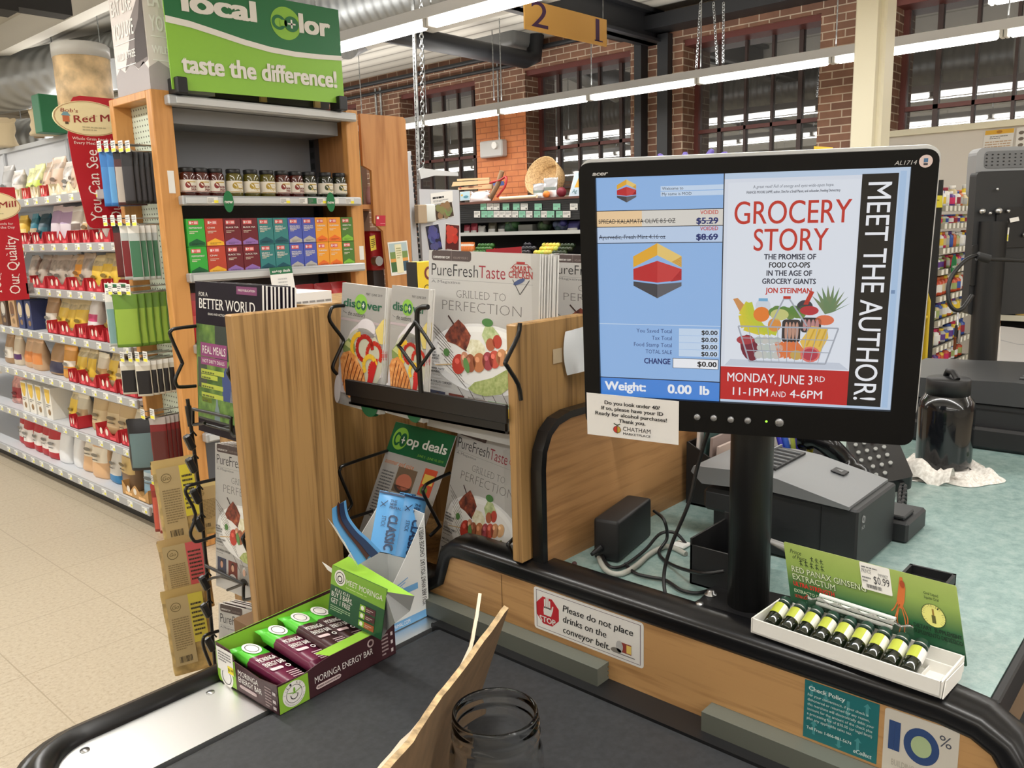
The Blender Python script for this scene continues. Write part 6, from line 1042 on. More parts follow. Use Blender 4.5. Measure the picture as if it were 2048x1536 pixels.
for i, (x, y, z, rz, c, lab) in enumerate(((.038, .074, .027, .12, (104, 36, 64), 'black cherry'), (.086, .08, .034, .1, (104, 36, 64), 'black cherry'), (.128, .084, .036, .08, (66, 38, 42), 'dark chocolate'), (.166, .088, .03, .06, (58, 32, 36), 'dark chocolate'), (.02+.085, .075, .012, .08, (84, 32, 50), 'lower'))):
    T = Matrix.Translation(P3(x, y, z)) @ Matrix.Rotation(math.atan2(Uh.y, Uh.x)+rz, 4, 'Z') @ Matrix.Rotation(.2, 4, 'X') @ Matrix.Rotation(.22, 4, 'Y'); bw, bl, bh = .044, .135, .016
    t = thing('energy_bar', '%s wrapped energy bar, %s in the open maroon box' % (('maroon and green', 'maroon and green', 'brown and green', 'brown and green', 'maroon')[i], ('frontmost at left', 'second from the left', 'third from the left', 'under the promotional header', 'lying under the others')[i]), 'energy bar', T.translation, 'energy bars')
    m = MB(); Cb = M(*c, .3); Gg = M(92, 196, 62, .3)
    def sec(y, k, w_): return [T @ V((math.cos(2*PI*j/12)*w_/2 if abs(math.cos(2*PI*j/12)) > .9 else math.copysign(w_/2*.9, math.cos(2*PI*j/12)) if abs(math.cos(2*PI*j/12)) > .2 else math.cos(2*PI*j/12)*w_, y, math.sin(2*PI*j/12)*bh/2*k)) for j in range(12)]
    yy = [-bl/2, -bl/2+.01, -bl/2+.02, 0, bl*.18, bl*.18+.0002, bl/2-.02, bl/2-.01, bl/2]; kk = [.06, .12, 1, 1.05, 1.05, 1.05, 1, .12, .06]; vs = []
    for y_, k_ in zip(yy, kk): vs += sec(y_, k_, bw)
    for r_ in range(len(yy)-1): m.add(vs[r_*12:(r_+2)*12], [(j, (j+1) % 12, 12+(j+1) % 12, 12+j) for j in range(12)], Cb if yy[r_] < bl*.18 else Gg, True)
    m.build('wrapper', t)
    Fb = Frame(T @ V((-bw*.46, -bl*.48, bh*.56)), T.to_3x3() @ V((bw*.92, 0, 0)), T.to_3x3() @ V((0, bl*.96, 0)), .0003); m = MB(); m.ell(Fb, .5, .83, .36, .36/Fb.ar, WT, 1, 24); m.ring(Fb, .5, .83, .26, .26/Fb.ar, .1, INK, 2); m.text(Fb, 'MORINGA', .06, .54, .075, WT, 1, W=.82, bold=.01); m.text(Fb, 'ENERGY BAR', .06, .43, .075, WT, 1, W=.9, bold=.01); m.poly(Fb, rr(.08, .34, .62, .39, .05, 1/Fb.ar), M(236, 210, 214)); m.ring(Fb, .85, .36, .1, .1/Fb.ar, .4, WT, 1); m.lines(Fb, .45, .1, .95, .28, 5, M(206, 180, 186)); m.build('wrapper_print', t)
# promotional header card standing in the box
hd = thing('promo_card', 'green folded promotional header card standing in the energy bar box', 'sign card', P3(.17, .02, BH))
hx = at(762, 1280, 'z', ZB+.045).x-.006
q = [at(665, 1130, 'x', hx), at(769, 1183, 'x', hx), at(656, 1226, 'x', hx), at(762, 1280, 'x', hx)]; F = Frame(q[2], q[3]-q[2], q[0]-q[2], .0003); Dk = M(30, 84, 54, .4)
m = MB(); m.prism(F, [(0, 0), (1, 0), (1, 1), (0, 1)], -.0008, 0, Dk); m.poly(F, [(0, .62), (1, .6), (1, 1), (0, 1)], M(126, 176, 56, .4)); m.ell(F, .17, .82, .105, .105/F.ar, WT, 2, 26); m.ring(F, .17, .82, .08, .08/F.ar, .12, INK, 3); m.ring(F, .17, .8, .045, .045/F.ar, .3, INK, 3); m.text(F, 'MEET MORINGA', .29, .745, .105, WT, 2, W=.66, res=4); m.lines(F, .3, .68, .93, .71, 1, M(206, 226, 160), 2)
m.text(F, 'KULI KULI', .1, .52, .06, WT, 2, W=.28, bold=.01); m.text(F, 'BUY 3 BARS,', .04, .4, .1, WT, 2, W=.4, bold=.01); m.text(F, 'GET 1 FREE', .04, .27, .1, WT, 2, W=.37, bold=.01); m.lines(F, .04, .12, .42, .24, 3, M(170, 200, 160), 2)
for v in (.38, .23, .07): m.rect(F, .58, v, .68, v+.12, LIM, 2); m.rect(F, .68, v, .86, v+.12, M(84, 40, 50) if v > .1 else M(170, 84, 50), 2); m.ell(F, .63, v+.06, .03, .03/F.ar, WT, 3, 12); m.lines(F, .7, v+.03, .82, v+.1, 2, M(206, 180, 180), 3)
m.build('front_leaf', hd)
r1 = at(829, 1192, 'z', q[1].z); tback = q[0]+(r1-q[1]); m = MB(); G2 = M(150, 200, 66, .4); n = 10
top = [q[1].lerp(q[0], 0)+(r1-q[1])*0, r1]; m.quad(q[0], q[1], r1, q[0]+V((.03, 0, .004)), G2); m.quad(q[0]-V((0, 0, .001)), q[0]+V((.03, 0, .003)), r1-V((0, 0, .001)), q[1]-V((0, 0, .001)), M(120, 122, 120)); m.build('top_flap', hd)
m = MB(); b1, b2 = at(820, 1222, 'x', r1.x), at(790, 1246, 'x', r1.x-.02); m.add([q[1], r1, b1, b2, q[3]+V((.012, 0, .01)), q[3]], [(0, 1, 2, 3, 4, 5)], M(128, 130, 130, .6)); m.build('inner_leaf', hd)['label'] = 'grey unprinted inner leaf'
tg = at(705, 1122, 'x', q[0].x); m = MB(); F = quadframe(at(644, 1124, 'x', hx+.004), at(662, 1136, 'x', hx+.004), at(655, 1140, 'x', hx+.004)); m.prism(F, [(0, 0), (1, 0), (1, 1), (0, 1)], -.0006, 0, PAPER); m.build('price_flag', hd)
# ================================================================ white box of meat sticks
jx0, jx1, jy0, jy1 = .742, .857, .972, 1.075; jb = thing('meat_stick_box', 'white die-cut box of blue wrapped meat sticks beside the header card', 'display box', (.8, 1.02, ZB)); JW = M(222, 224, 222, .55); SKY = M(110, 166, 214, .5)
FJ = Frame((jx0, jy0, ZB), (jx1-jx0, 0, 0), (0, 0, .178), .0003); FL = Frame((jx0, jy1, ZB), (0, jy0-jy1, 0), (0, 0, .178), .0003)
m = MB(); m.prism(FJ, [(0, 0), (1, 0), (1, .99), (.6, .64), (.33, .43), (.14, .48), (0, .53)], -.0012, 0, JW); m.prism(FL, [(0, 0), (1, 0), (1, .53), (.8, .46), (.62, .4), (.5, .36), (0, .36)], -.0012, 0, JW); m.prism(Frame((jx1, jy0, ZB), (0, jy1-jy0, 0), (0, 0, .178)), [(0, 0), (1, 0), (1, 1.05), (0, .99)], -.0012, 0, JW); m.prism(Frame((jx1, jy1, ZB), (jx0-jx1, 0, 0), (0, 0, .178)), [(0, 0), (1, 0), (1, .4), (0, 1.05)], -.0012, 0, JW); m.box(jx0, jx1, jy0, jy1, ZB, ZB+.001, JW); m.build('carton', jb)
m = MB(); m.rect(FJ, 0, 0, 1, .075, SKY); m.text(FJ, 'THENEWPRIMAL.COM', .1, .02, .035, WT, 2, W=.52); m.rect(FJ, 0, .31, .8, .37, SKY); m.text(FJ, 'YOU ARE WHAT YOU EAT. CHOOSE WISELY.', .95, .12, .052, INK, 2, W=.77, rot=PI/2, bold=.012)
OW = M(206, 226, 206, .5); m.poly(FJ, [(.02, .3), (.06, .5), (.3, .43), (.31, .32), (.2, .26)], OW, 1)
for u in (.1, .22): m.line(FJ, [(u-.04, .42), (u, .445), (u+.04, .42), (u, .4), (u-.04, .42)], .008, SKY, 3)
for k in range(9): m.line(FJ, [(.08+.05*(k % 4), .38-.03*(k//4)), (.085+.05*(k % 4), .365-.03*(k//4))], .01, SKY, 3)
for k in range(5): m.line(FJ, [(.34, .4-.028*k), (.62-.05*k, .455-.035*k)], .014, SKY, 2)
m.line(FJ, [(.18, .25), (.25, .27), (.28, .24), (.34, .27), (.38, .245), (.5, .26), (.58, .25)], .016, SKY, 3)
m.text(FL, 'CLASSIC', .06, .29, .05, INK, 2, W=.7, bold=.02); m.text(FL, 'BEEF', .06, .17, .09, INK, 2, W=.8, bold=.06); m.build('carton_print', jb)
BL = M(92, 158, 214, .32); NVY = M(30, 50, 84, .4)
def stick(P, d, label, i, text=True, backc=(20, 20, 24)):
    tl, tr, br, bl = [dep(x, y, dd) for (x, y), dd in zip(P, d)]; F = Frame(bl, br-bl, tl-bl, .0004); t = thing('meat_stick', label, 'meat stick', bl, 'blue meat sticks')
    m = MB(); m.grid(lambda a, b: F.o+F.u*a+F.v*b+F.n*(.005*math.sin(PI*a)*min(1, 6*(1-b))*(1 if b < .93 else 0)+.001*math.sin(30*a)*(b > .93)), 8, 14, BL); m.grid(lambda a, b: F.o+F.u*(1-a)+F.v*b-F.n*(.004*math.sin(PI*a)*min(1, 6*(1-b))+.0005), 8, 14, M(*backc)); m.build('wrapper', t)
    Fp = Frame(F.o+F.n*.0062, F.u, F.v, .0004); m = MB(); m.rect(Fp, 0, .95, 1, .985, NVY, -8)
    if text:
        m.text(Fp, 'CLASSIC', .5, .62, .15, NVY, 1, W=.58, rot=-PI/2, bold=.03); m.text(Fp, 'STICK', .24, .58, .07, NVY, 1, W=.18, rot=-PI/2)
        for k, s_ in enumerate(('THE', 'NEW', 'PRIMAL')): m.text(Fp, s_, .46, .83-.055*k, .04, NVY, 1, W=(.26, .26, .46)[k], bold=.015)
        m.line(Fp, [(.1, .72), (.36, .84)], .03, NVY, 1); m.line(Fp, [(.1, .8), (.3, .74)], .03, NVY, 1)
    m.build('wrapper_print', t)
stick([(760, 980), (809, 986), (790, 1110), (738, 1100)], (1.335, 1.335, 1.31, 1.30), 'large upright blue meat stick wrapper facing forward in white box', 0); stick([(808, 986), (848, 1010), (830, 1120), (782, 1110)], (1.365, 1.385, 1.36, 1.335), 'blue meat stick wrapper right of another in the white box', 1); stick([(800, 984), (830, 996), (812, 1100), (780, 1096)], (1.385, 1.395, 1.38, 1.37), 'blue meat stick wrapper behind the front pair in the white box', 2, False)
t = thing('meat_stick', 'opened blue meat stick wrapper curling out left of the white box', 'meat stick', dep(716, 1100, 1.22), 'blue meat sticks'); Pc = [((664, 1017), (692, 1000)), ((666, 1045), (697, 1030)), ((680, 1070), (716, 1058)), ((696, 1096), (738, 1078)), ((716, 1130), (762, 1102))]
def curl(off, mat, w0=0, w1=1, up=0):
    m = MB(); L = smooth_path([dep(*a, 1.19+.008*i) for i, (a, b) in enumerate(Pc)], 4); R2 = smooth_path([dep(*b, 1.205+.008*i) for i, (a, b) in enumerate(Pc)], 4); n = len(L)-1
    m.grid(lambda a, b: L[round(b*n)].lerp(R2[round(b*n)], w0+(w1-w0)*a)+V((off, off*.6, up*math.sin(PI*a))), 4, n, mat); return m
curl(0, BL).build('wrapper', t); m = curl(-.003, M(70, 40, 36, .5), .42, .62, .004); m.build('inner_lining', t); curl(-.0045, NVY, .62, .94).build('printed_band', t)
m = MB(); m.quad(dep(655, 1036, 1.18), dep(672, 1056, 1.18), dep(716, 1135, 1.215), dep(690, 1085, 1.2), M(226, 226, 226, .4)); m.build('torn_strip', t)
# ================================================================ customer display monitor on its pole
mu, mv, mn = V((.382, -.924, -.012)), V((-.101, -.054, .993)), V((-.919, -.378, -.114)); mc = V((.899, .447, 1.419))
mu.normalize(); mn = mu.cross(mv).normalized(); mv = mn.cross(mu); TM = Matrix.Translation(mc) @ Matrix((mu, mv, mn)).transposed().to_4x4()
md = thing('display_monitor', 'black customer display monitor with lit till screen on a round pole', 'monitor', (.963, .458, ZC))
def onm(px, py, off=0): d = ray(px, py); t_ = ((mc-EYE).dot(mn)+off)/d.dot(mn); q = EYE+d*t_-mc; return q.dot(mu), q.dot(mv)
MF = Frame(mc, mu, mv, .0003)
o = rr(-.19, -.176, .196, .1535, .012, 1, 5); inn = [(-.17, -.136), (.17, -.136), (.17, .136), (-.17, .136)]
BZ = M(9, 9, 10, .45); BZ.node_tree.nodes['Principled BSDF'].inputs['Specular IOR Level'].default_value = .22; m = MB()
bz = [(-.19, -.176, -.17, .1535), (.17, -.176, .196, .1535), (-.17, -.176, .17, -.136), (-.17, .136, .17, .1535)]
m.prism(MF, o, -.03, -.0035, BZ)
m2 = rr(-.19, -.176, .196, .1535, .012, 1, 5)
bmx = bmesh.new(); vo = [bmx.verts.new((u, v, 0)) for u, v in o]; vi = [bmx.verts.new((u, v, 0)) for u, v in inn]
eo = [bmx.edges.new((vo[i], vo[(i+1) % len(vo)])) for i in range(len(vo))]; ei = [bmx.edges.new((vi[i], vi[(i+1) % 4])) for i in range(4)]
bmesh.ops.triangle_fill(bmx, edges=eo+ei, use_beauty=True); bmx.verts.index_update(); bmesh.ops.recalc_face_normals(bmx, faces=bmx.faces[:])
m.add([TM @ V((v.co.x, v.co.y, .003)) for v in bmx.verts], [tuple(v.index for v in f.verts) for f in bmx.faces], BZ); bmx.free()
A = [TM @ V((u, v, -.004)) for u, v in o]; B = [TM @ V((u, v, .003)) for u, v in o]; k = len(o); m.add(A+B, [(i, (i+1) % k, k+(i+1) % k, k+i) for i in range(k)], BZ)
A = [TM @ V((u, v, -.0035)) for u, v in inn]; B = [TM @ V((u, v, .003)) for u, v in inn]; m.add(A+B, [(i, (i+1) % 4, 4+(i+1) % 4, 4+i) for i in range(4)], BZ); m.build('bezel', md)
m = MB(); m.prism(Frame(mc-mn*.012, mu, mv), rr(-.192, -.15, .199, .157, .014, 1, 5), -.014, 0, M(214, 214, 212, .4)); m.prism(Frame(mc-mn*.026, mu, mv), rr(-.12, -.1, .12, .1, .03, 1, 4), -.02, 0, BZ); m.build('back_shell', md)['label'] = 'silver back shell'
# the lit picture
SF = Frame(mc-mu*.17-mv*.136-mn*.003, mu*.34, mv*.272, .00025); S_ = .78
def E_(r, g, b): return EM(r, g, b, S_)
m = MB(); m.rect(SF, 0, 0, 1, 1, E_(196, 216, 240), 0); lb = E_(150, 190, 240); wl = E_(206, 226, 250); nb = E_(20, 40, 110); bk = E_(16, 18, 30); wh = E_(248, 250, 255)
m.rect(SF, 0, 0, .435, 1, lb); m.rect(SF, 0, .854, .435, .857, bk, 2); m.rect(SF, 0, .786, .435, .854, E_(246, 212, 166), 2); m.rect(SF, .16, .786, .435, .854, E_(226, 222, 214), 3); m.rect(SF, .0, .784, .435, .787, bk, 4); m.rect(SF, 0, .716, .435, .784, E_(196, 216, 244), 2); m.rect(SF, 0, .713, .435, .716, bk, 3)
def hexlogo(cx, cy, r):
    rv = r*1.14/SF.ar*1.0; X = lambda a: cx+a*r; Y = lambda b: cy+b*rv
    for pts, c in (([(-1, .12), (-1, .52), (0, 1), (0, .56)], (236, 176, 50)), ([(0, .56), (0, 1), (1, .52), (1, .12)], (240, 206, 120)), ([(.6, .32), (1, .52), (1, .12)], (206, 150, 60)), ([(-1, -.34), (-1, .06), (0, .36), (0, -.44)], (196, 36, 44)), ([(0, -.44), (0, .36), (1, .06), (1, -.34)], (206, 60, 62)), ([(.55, -.4), (1, .06), (1, -.34)], (140, 26, 34)), ([(-1, -.56), (-1, -.12+.02-.3), (0, -.5), (0, -1.02)], (64, 64, 72)), ([(0, -1.02), (0, -.5), (1, -.42), (1, -.56)], (96, 96, 104))): m.poly(SF, [(X(a), Y(b)) for a, b in pts], E_(*c), 3)
hexlogo(.107, .94, .034); hexlogo(.213, .592, .085)
m.rect(SF, .225, .935, .435, .955, wl, 2); m.rect(SF, .225, .912, .435, .932, wl, 2); m.text(SF, 'Welcome to', .23, .939, .012, bk, 3); m.text(SF, 'My name is MOD', .23, .916, .012, bk, 3)
rd = E_(206, 60, 50)
for v, s_, pr in ((.8, 'SPREAD KALAMATA OLIVE 8.5 OZ', '$5.29'), (.732, 'Ayurvedic, Fresh Mint 4.16 oz', '$8.69')):
    m.text(SF, s_, .006, v, .019, bk if v > .75 else E_(20, 40, 80), 5, W=.27 if v > .75 else .236); m.rect(SF, .006, v+.008, .276 if v > .75 else .242, v+.0105, bk, 6); m.text(SF, 'VOIDED', .42, v+.034, .016, rd, 5, al='r', W=.06, bold=.015); m.text(SF, pr, .42, v-.006, .025, nb, 5, al='r', W=.073, bold=.03); m.rect(SF, .347, v+.005, .42, v+.0085, nb, 6)
m.rect(SF, 0, .345, .435, .348, wl, 2)
for k, s_ in enumerate(('You Saved Total', 'Tax Total', 'Food Stamp Total', 'TOTAL SALE')): v = .31-.0325*k; m.text(SF, s_, .265, v, .018, E_(50, 70, 130), 3, al='r', W=(.128, .072, .138, .095)[k]); m.rect(SF, .29, v-.008, .43, v+.023, wl, 2); m.text(SF, '$0.00', .425, v-.003, .019, bk, 3, al='r', W=.056, bold=.025)
m.text(SF, 'CHANGE', .26, .165, .025, nb, 3, al='r', W=.096, bold=.03); m.rect(SF, .268, .148, .43, .195, bk, 2); m.rect(SF, .27, .15, .428, .193, wh, 3); m.text(SF, '$0.00', .424, .16, .023, bk, 4, al='r', W=.068, bold=.03)
m.rect(SF, 0, 0, .435, .088, E_(74, 140, 226), 2); m.rect(SF, 0, .088, .435, .092, bk, 3); m.text(SF, 'Weight:', .015, .03, .04, wh, 3, W=.155, bold=.035, res=4); m.text(SF, '0.00  lb', .25, .028, .04, wh, 3, W=.15, bold=.035, res=4)
m.rect(SF, .437, .01, .865, .975, E_(226, 232, 244), 1); m.rect(SF, .435, 0, .4385, 1, bk, 5); m.rect(SF, .45, .03, .86, .96, E_(232, 238, 248), 2)
m.rect(SF, .438, .012, .862, .165, E_(196, 30, 34), 3); m.rect(SF, .862, .012, .968, .978, E_(8, 8, 12), 3); m.text(SF, 'MEET THE AUTHOR!', .882, .945, .085, wh, 4, W=.905, rot=-PI/2, res=5, bold=.004)
m.rect(SF, .972, .01, .99, .985, E_(176, 204, 236), 3); m.rect(SF, .972, .5, .984, .515, E_(120, 150, 190), 4)
rg = E_(200, 52, 40); dk = E_(48, 52, 72)
m.text(SF, 'GROCERY', .655, .79, .092, rg, 4, al='c', W=.365, res=6, bold=.006); m.text(SF, 'STORY', .655, .678, .09, rg, 4, al='c', W=.235, res=6, bold=.006); m.text(SF, 'A great read! Full of energy and eyes-wide-open hope.', .655, .935, .012, E_(90, 96, 110), 4, al='c', W=.25, shear=.2); m.text(SF, 'FRANCES MOORE LAPPÉ, author, Diet for a Small Planet, and cofounder, Feeding Democracy', .655, .914, .01, E_(60, 64, 80), 4, al='c', W=.29, bold=.02)
for k, (s_, c) in enumerate((('THE PROMISE OF', dk), ('FOOD CO-OPS', bk), ('IN THE AGE OF', dk), ('GROCERY GIANTS', dk), ('JON STEINMAN', rg))): m.text(SF, s_, .655, .641-.0345*k-(.005 if k == 4 else 0), .022, c, 4, al='c', W=(.165, .13, .145, .172, .148)[k], bold=.03)
def el(u, v, a, b, c, w=5, rot=0, **k): m.ell(SF, u, v, a, b, E_(*c), w, 16, rot, **k)
m.poly(SF, [(.47, .2), (.83, .2), (.86, .17), (.45, .17)], E_(206, 214, 228), 4)
m.poly(SF, [(.475, .47), (.49, .475), (.525, .43), (.515, .405), (.5, .41)], E_(214, 150, 90), 5); el(.575, .44, .025, .035, (214, 222, 232)); m.rect(SF, .56, .462, .59, .475, E_(120, 180, 220), 6)
for k, (u, v) in enumerate(((.52, .4), (.535, .385), (.55, .37), (.565, .36))): m.line(SF, [(.528, .455), (.505+.012*k, .40), (.515+.02*k, .345), (.57+.018*k, .325)], .022, E_(222-8*k, 206, 60), 6+k*.3)
el(.571, .405, .027, .033, (236, 130, 50), 7); 
for k in range(10): el(.61+.011*k, .415+.012*math.sin(k*2.3), .017, .02, (96+8*(k % 3), 140, 70), 7)
el(.63, .405, .03, .025, (206, 206, 130), 8); el(.71, .44, .026, .03, (60, 60, 70), 7); m.poly(SF, [(.705, .45), (.72, .45), (.738, .505), (.725, .51)], E_(200, 60, 44), 7); el(.725, .425, .03, .02, (190, 50, 60), 8)
for k in range(9): q = .35+k*.27; m.poly(SF, [(.775, .41), (.8, .42), (.788+.07*math.cos(q), .42+.115*math.sin(q))], E_(110+6*(k % 3), 140, 100), 7)
el(.775, .385, .03, .022, (230, 120, 80), 8); m.poly(SF, rr(.64, .285, .7, .385, .012, 1/SF.ar), E_(50, 46, 50), 8); m.poly(SF, rr(.7, .33, .765, .395, .012, 1/SF.ar), E_(50, 46, 50), 8)
for k in range(4): el(.654+.0115*k, .335, .0055, .04, (196, 150, 130), 9); el(.713+.013*k, .362, .006, .026, (196, 140, 140), 9)
el(.615, .36, .022, .03, (226, 150, 70), 8); el(.535, .255, .03, .06, (120, 30, 54), 8, .2); el(.52, .29, .03, .02, (176, 60, 70), 9)
for k in range(12): el(.565+.02*(k % 4)+.008*(k//4 % 2), .225+.033*(k//4), .014, .017, (206-6*(k % 3), 204, 198), 9)
for k in range(6): m.line(SF, [(.625+.012*k, .285), (.64+.018*k, .215)], .016, E_(230, 120+6*(k % 2), 70), 9)
m.poly(SF, [(.7, .29), (.735, .36), (.785, .35), (.79, .31), (.765, .24), (.715, .25)], E_(236, 196, 90), 10)
for k in range(3): m.line(SF, [(.722+.02*k, .27), (.745+.018*k, .345)], .005, E_(214, 170, 60), 11)
el(.735, .235, .032, .035, (230, 120, 110), 11); el(.735, .235, .025, .027, (190, 60, 80), 12); el(.69, .23, .02, .022, (206, 170, 90), 10)
wr = E_(170, 176, 188)
m.line(SF, [(.495, .352), (.82, .352), (.785, .195), (.535, .195), (.495, .352)], .005, wr, 13); m.line(SF, [(.505, .3), (.81, .3)], .003, wr, 13); m.line(SF, [(.52, .245), (.8, .245)], .003, wr, 13)
for k in range(1, 10): u = .495+.0325*k; m.line(SF, [(u, .352), (.535+.025*k, .195)], .002, wr, 13)
m.line(SF, [(.6, .352), (.642, .475), (.66, .475), (.72, .36)], .005, wr, 13); m.rect(SF, .64, .475, .664, .487, rg, 14)
m.text(SF, 'MONDAY, JUNE 3', .462, .098, .04, wh, 5, W=.285, res=4, bold=.006); m.text(SF, 'RD', .755, .112, .025, wh, 5, W=.032); m.text(SF, '11-1PM', .482, .035, .036, wh, 5, W=.12, res=4, bold=.006); m.text(SF, 'AND', .612, .035, .026, wh, 5, W=.05); m.text(SF, '4-6PM', .675, .035, .036, wh, 5, W=.106, res=4, bold=.006)
m.build('screen', md)['label'] = 'lit till screen with totals and book poster'
F = Frame(mc+mn*.0032, mu, mv, .0002); LG_ = M(196, 196, 196, .4)
for px, py, r in ((1395, 832, .004), (1428, 834, .004), (1462, 837, .004), (1496, 839, .004), (1559, 843, .0052)):
    u, v = onm(px, py); m = MB(); m.lathe([(r, 0), (r, .002), (r*.8, .0032), (.0001, .0032)], (0, 0, 0), M(150, 150, 152, .3, .6), 14, Matrix.Translation(mc+mu*u+mv*v+mn*.003) @ Matrix((mu, mv, mn)).transposed().to_4x4()); m.build('button', md)
u, v = onm(1533, 841); m = MB(); m.ell(F, u, v, .0014, .0014, EM(150, 255, 60, 2)); m.build('power_light', md)
m = MB(); u, v = onm(1186, 351); m.text(F, 'acer', u, v, .0045, LG_, 1, W=.019, bold=.03, shear=.2, res=4); u, v = onm(1788, 330); m.text(F, 'AL1714', u, v, .0043, LG_, 1, W=.0215, shear=.25, res=3); u, v = onm(1851, 322); m.ell(F, u, v, .0065, .0065, M(216, 196, 192, .5), 1, 24); m.rect(F, u-.002, v-.001, u+.002, v+.003, M(70, 110, 150), 2); m.rect(F, u-.002, v-.004, u+.002, v-.002, M(50, 50, 60), 2); m.build('bezel_marks', md)
px_, py_ = .963, .458
m = MB(); m.lathe([(.0268, 0), (.0268, .4), (.024, .405)], (px_, py_, ZC+.005), M(20, 20, 21, .42, 0, 0), 28); m.tube([V((px_, py_, 1.34)), V((px_, py_, 1.34))+mn*.03], .02, BLK, 10); m.build('pole', md)
ra = .12; TB = Matrix.Translation((px_, py_, ZC)) @ Matrix.Rotation(ra, 4, 'Z'); m = MB(); m.box(-.055, .055, -.068, .062, .0002, .007, BLK, .003, TB); m.build('base_plate', md)
for x, y in ((-.043, .05), (.0, .052), (-.043, -.055), (.045, -.055)): m = MB(); m.lathe([(.0085, .007), (.0085, .009), (.005, .0095), (.005, .0135), (.0001, .0142)], (0, 0, 0), STEEL, 12, TB @ Matrix.Translation((x, y, 0))); m.build('bolt', md)
c = at(1517, 1090, 'x', px_-.005); m = MB(); m.tube([c, c+V((.012, -.01, .004)), c+V((.02, -.03, -.004))], [.004, .004, .006], M(150, 150, 150, .4, .5), 7); m.ball(c+V((.004, -.004, .006)), .006, STEEL, 6); m.build('cable_clamp', md)
tl, tr, bl = [mc+mu*u+mv*v+mn*.005 for u, v in (onm(1173, 785, .005), onm(1361, 800, .005), onm(1175, 868, .005))]; br = mc+mu*onm(1357, 890, .005)[0]+mv*onm(1357, 890, .005)[1]+mn*.005; F = Frame(bl, br-bl, tl-bl, .0003); m = MB(); m.prism(F, [(0, 0), (1, 0), (1.0, 1.02), (0, 1)], -.0003, 0, M(230, 228, 226, .6))
for k, (s_, W_) in enumerate((('Do you look under 40?', .6), ('If so, please have your ID', .67), ('Ready for alcohol purchases!', .78), ('Thank you.', .29))): m.text(F, s_, .5-.015*(k == 2), .775-.135*k, .085, INK, 1, al='c', W=W_, bold=.02, res=3)
m.ell(F, .335, .2, .042, .042/F.ar*.95, M(206, 60, 44), 1, 20); m.ell(F, .335, .2, .041, .041/F.ar*.95, M(196, 160, 60), 2, 14, 0, -PI/2, PI/2); m.ring(F, .335, .2, .043, .043/F.ar*.95, .1, INK, 3); m.line(F, [(.3, .34), (.335, .3), (.37, .34)], .012, M(60, 70, 50), 3); m.rect(F, .333, .1, .338, .32, INK, 3)
m.text(F, 'CHATHAM', .4, .185, .1, INK, 1, W=.3, res=3); m.text(F, 'MARKETPLACE', .4, .09, .055, INK, 1, W=.3, bold=.01); tag(m.build('paper_note'), 'white paper note about ID taped to the lower left screen corner', 'note')
# curled paper taped on the near divider
c0 = [at(1128, 690, 'y', PY2-.004), at(1165, 672, 'y', PY2-.02), at(1135, 751, 'y', PY2-.012)]
m = MB(); PW = M(214, 218, 222, .6); tl, bl = at(1124, 664, 'y', PY2-.003), at(1126, 752, 'y', PY2-.003)
m.grid(lambda a, b: bl+(tl-bl)*b+V((.065*a, -.022*math.sin(a*1.9)-.002+.01*a*(b-.5), .012*a))+V((.012*(1-math.sin(PI*(.12+.7*b))) if a < .2 else 0, 0, 0)), 12, 8, PW)
q0 = bl+(tl-bl)*.3+V((.022, -.0215, .004)); F = Frame(q0+V((.0, -.002, 0)), V((.04, -.01, .007)), (tl-bl)*.55, .0004); m.lines(F, .1, 0, 1, .9, 8, M(120, 120, 126)); o = m.build('curled_paper'); tag(o, 'curled white instruction sheet taped on the oak divider', 'paper')
F = Frame(at(1106, 728, 'y', PY2-.001), V((.022, 0, 0)), V((0, 0, .022)), .0004); m = MB(); m.rect(F, 0, 0, 1, 1, M(196, 176, 146, .3), 1); tag(m.build('tape_strip'), 'clear tape strip holding the curled sheet on the oak divider', 'tape')
# ================================================================ things on the green counter
DKG = M(34, 35, 37, .5); MIDG = M(116, 118, 120, .38); PLB = M(24, 24, 26, .5)
a = at(1237, 1128, 'z', ZC); b = at(1303, 1072, 'z', ZC); d = (b-a); d.z = 0; L = d.length; d.normalize(); n = V((-d.y, d.x, 0)); T = Matrix.Translation(a) @ Matrix((d, n, V((0, 0, 1)))).transposed().to_4x4()
pa = thing('power_adapter', 'black power adapter brick lying by the wooden privacy screen', 'power adapter', a); m = MB(); m.box(0, L, 0, .042, .001, .066, PLB, .005, T, 2); m.build('brick', pa)
m = MB(); m.tube([T @ V((-.001, .03, .02)), T @ V((-.02, .035, .016))], [.006, .003], PLB, 8); m.build('strain_relief', pa); m = MB(); m.box(L, L+.012, .006, .03, .02, .05, PLB, .002, T); m.build('plug', pa)
def cable(P, r, mat, label, nm='cable'): m = MB(); m.tube(smooth_path(P, 8), r, mat, 7); return tag(m.build(nm), label, 'cable')
def cz(px, py, h=.004): return at(px, py, 'z', ZC+h)
GC = M(176, 176, 168, .5); BC = M(22, 22, 24, .4)
cable([cz(1203, 1085, .02), cz(1198, 1112), cz(1212, 1140), cz(1240, 1148), cz(1272, 1132), cz(1300, 1108), cz(1335, 1093), cz(1372, 1108)], .0042, GC, 'thick pale grey cable looping round the power adapter')
cable([cz(1206, 1085, .018), cz(1205, 1112, .008), cz(1222, 1134, .006), cz(1250, 1130), cz(1290, 1100, .008), cz(1320, 1068, .02), cz(1350, 1066, .02), cz(1372, 1088)], .0026, BC, 'black cable from the power adapter arching toward the black holder')
cable([cz(1250, 1128), cz(1270, 1146), cz(1300, 1154), cz(1330, 1160), cz(1362, 1180), cz(1395, 1186), cz(1425, 1178)], .0026, BC, 'black cable snaking on the counter toward the pole base')
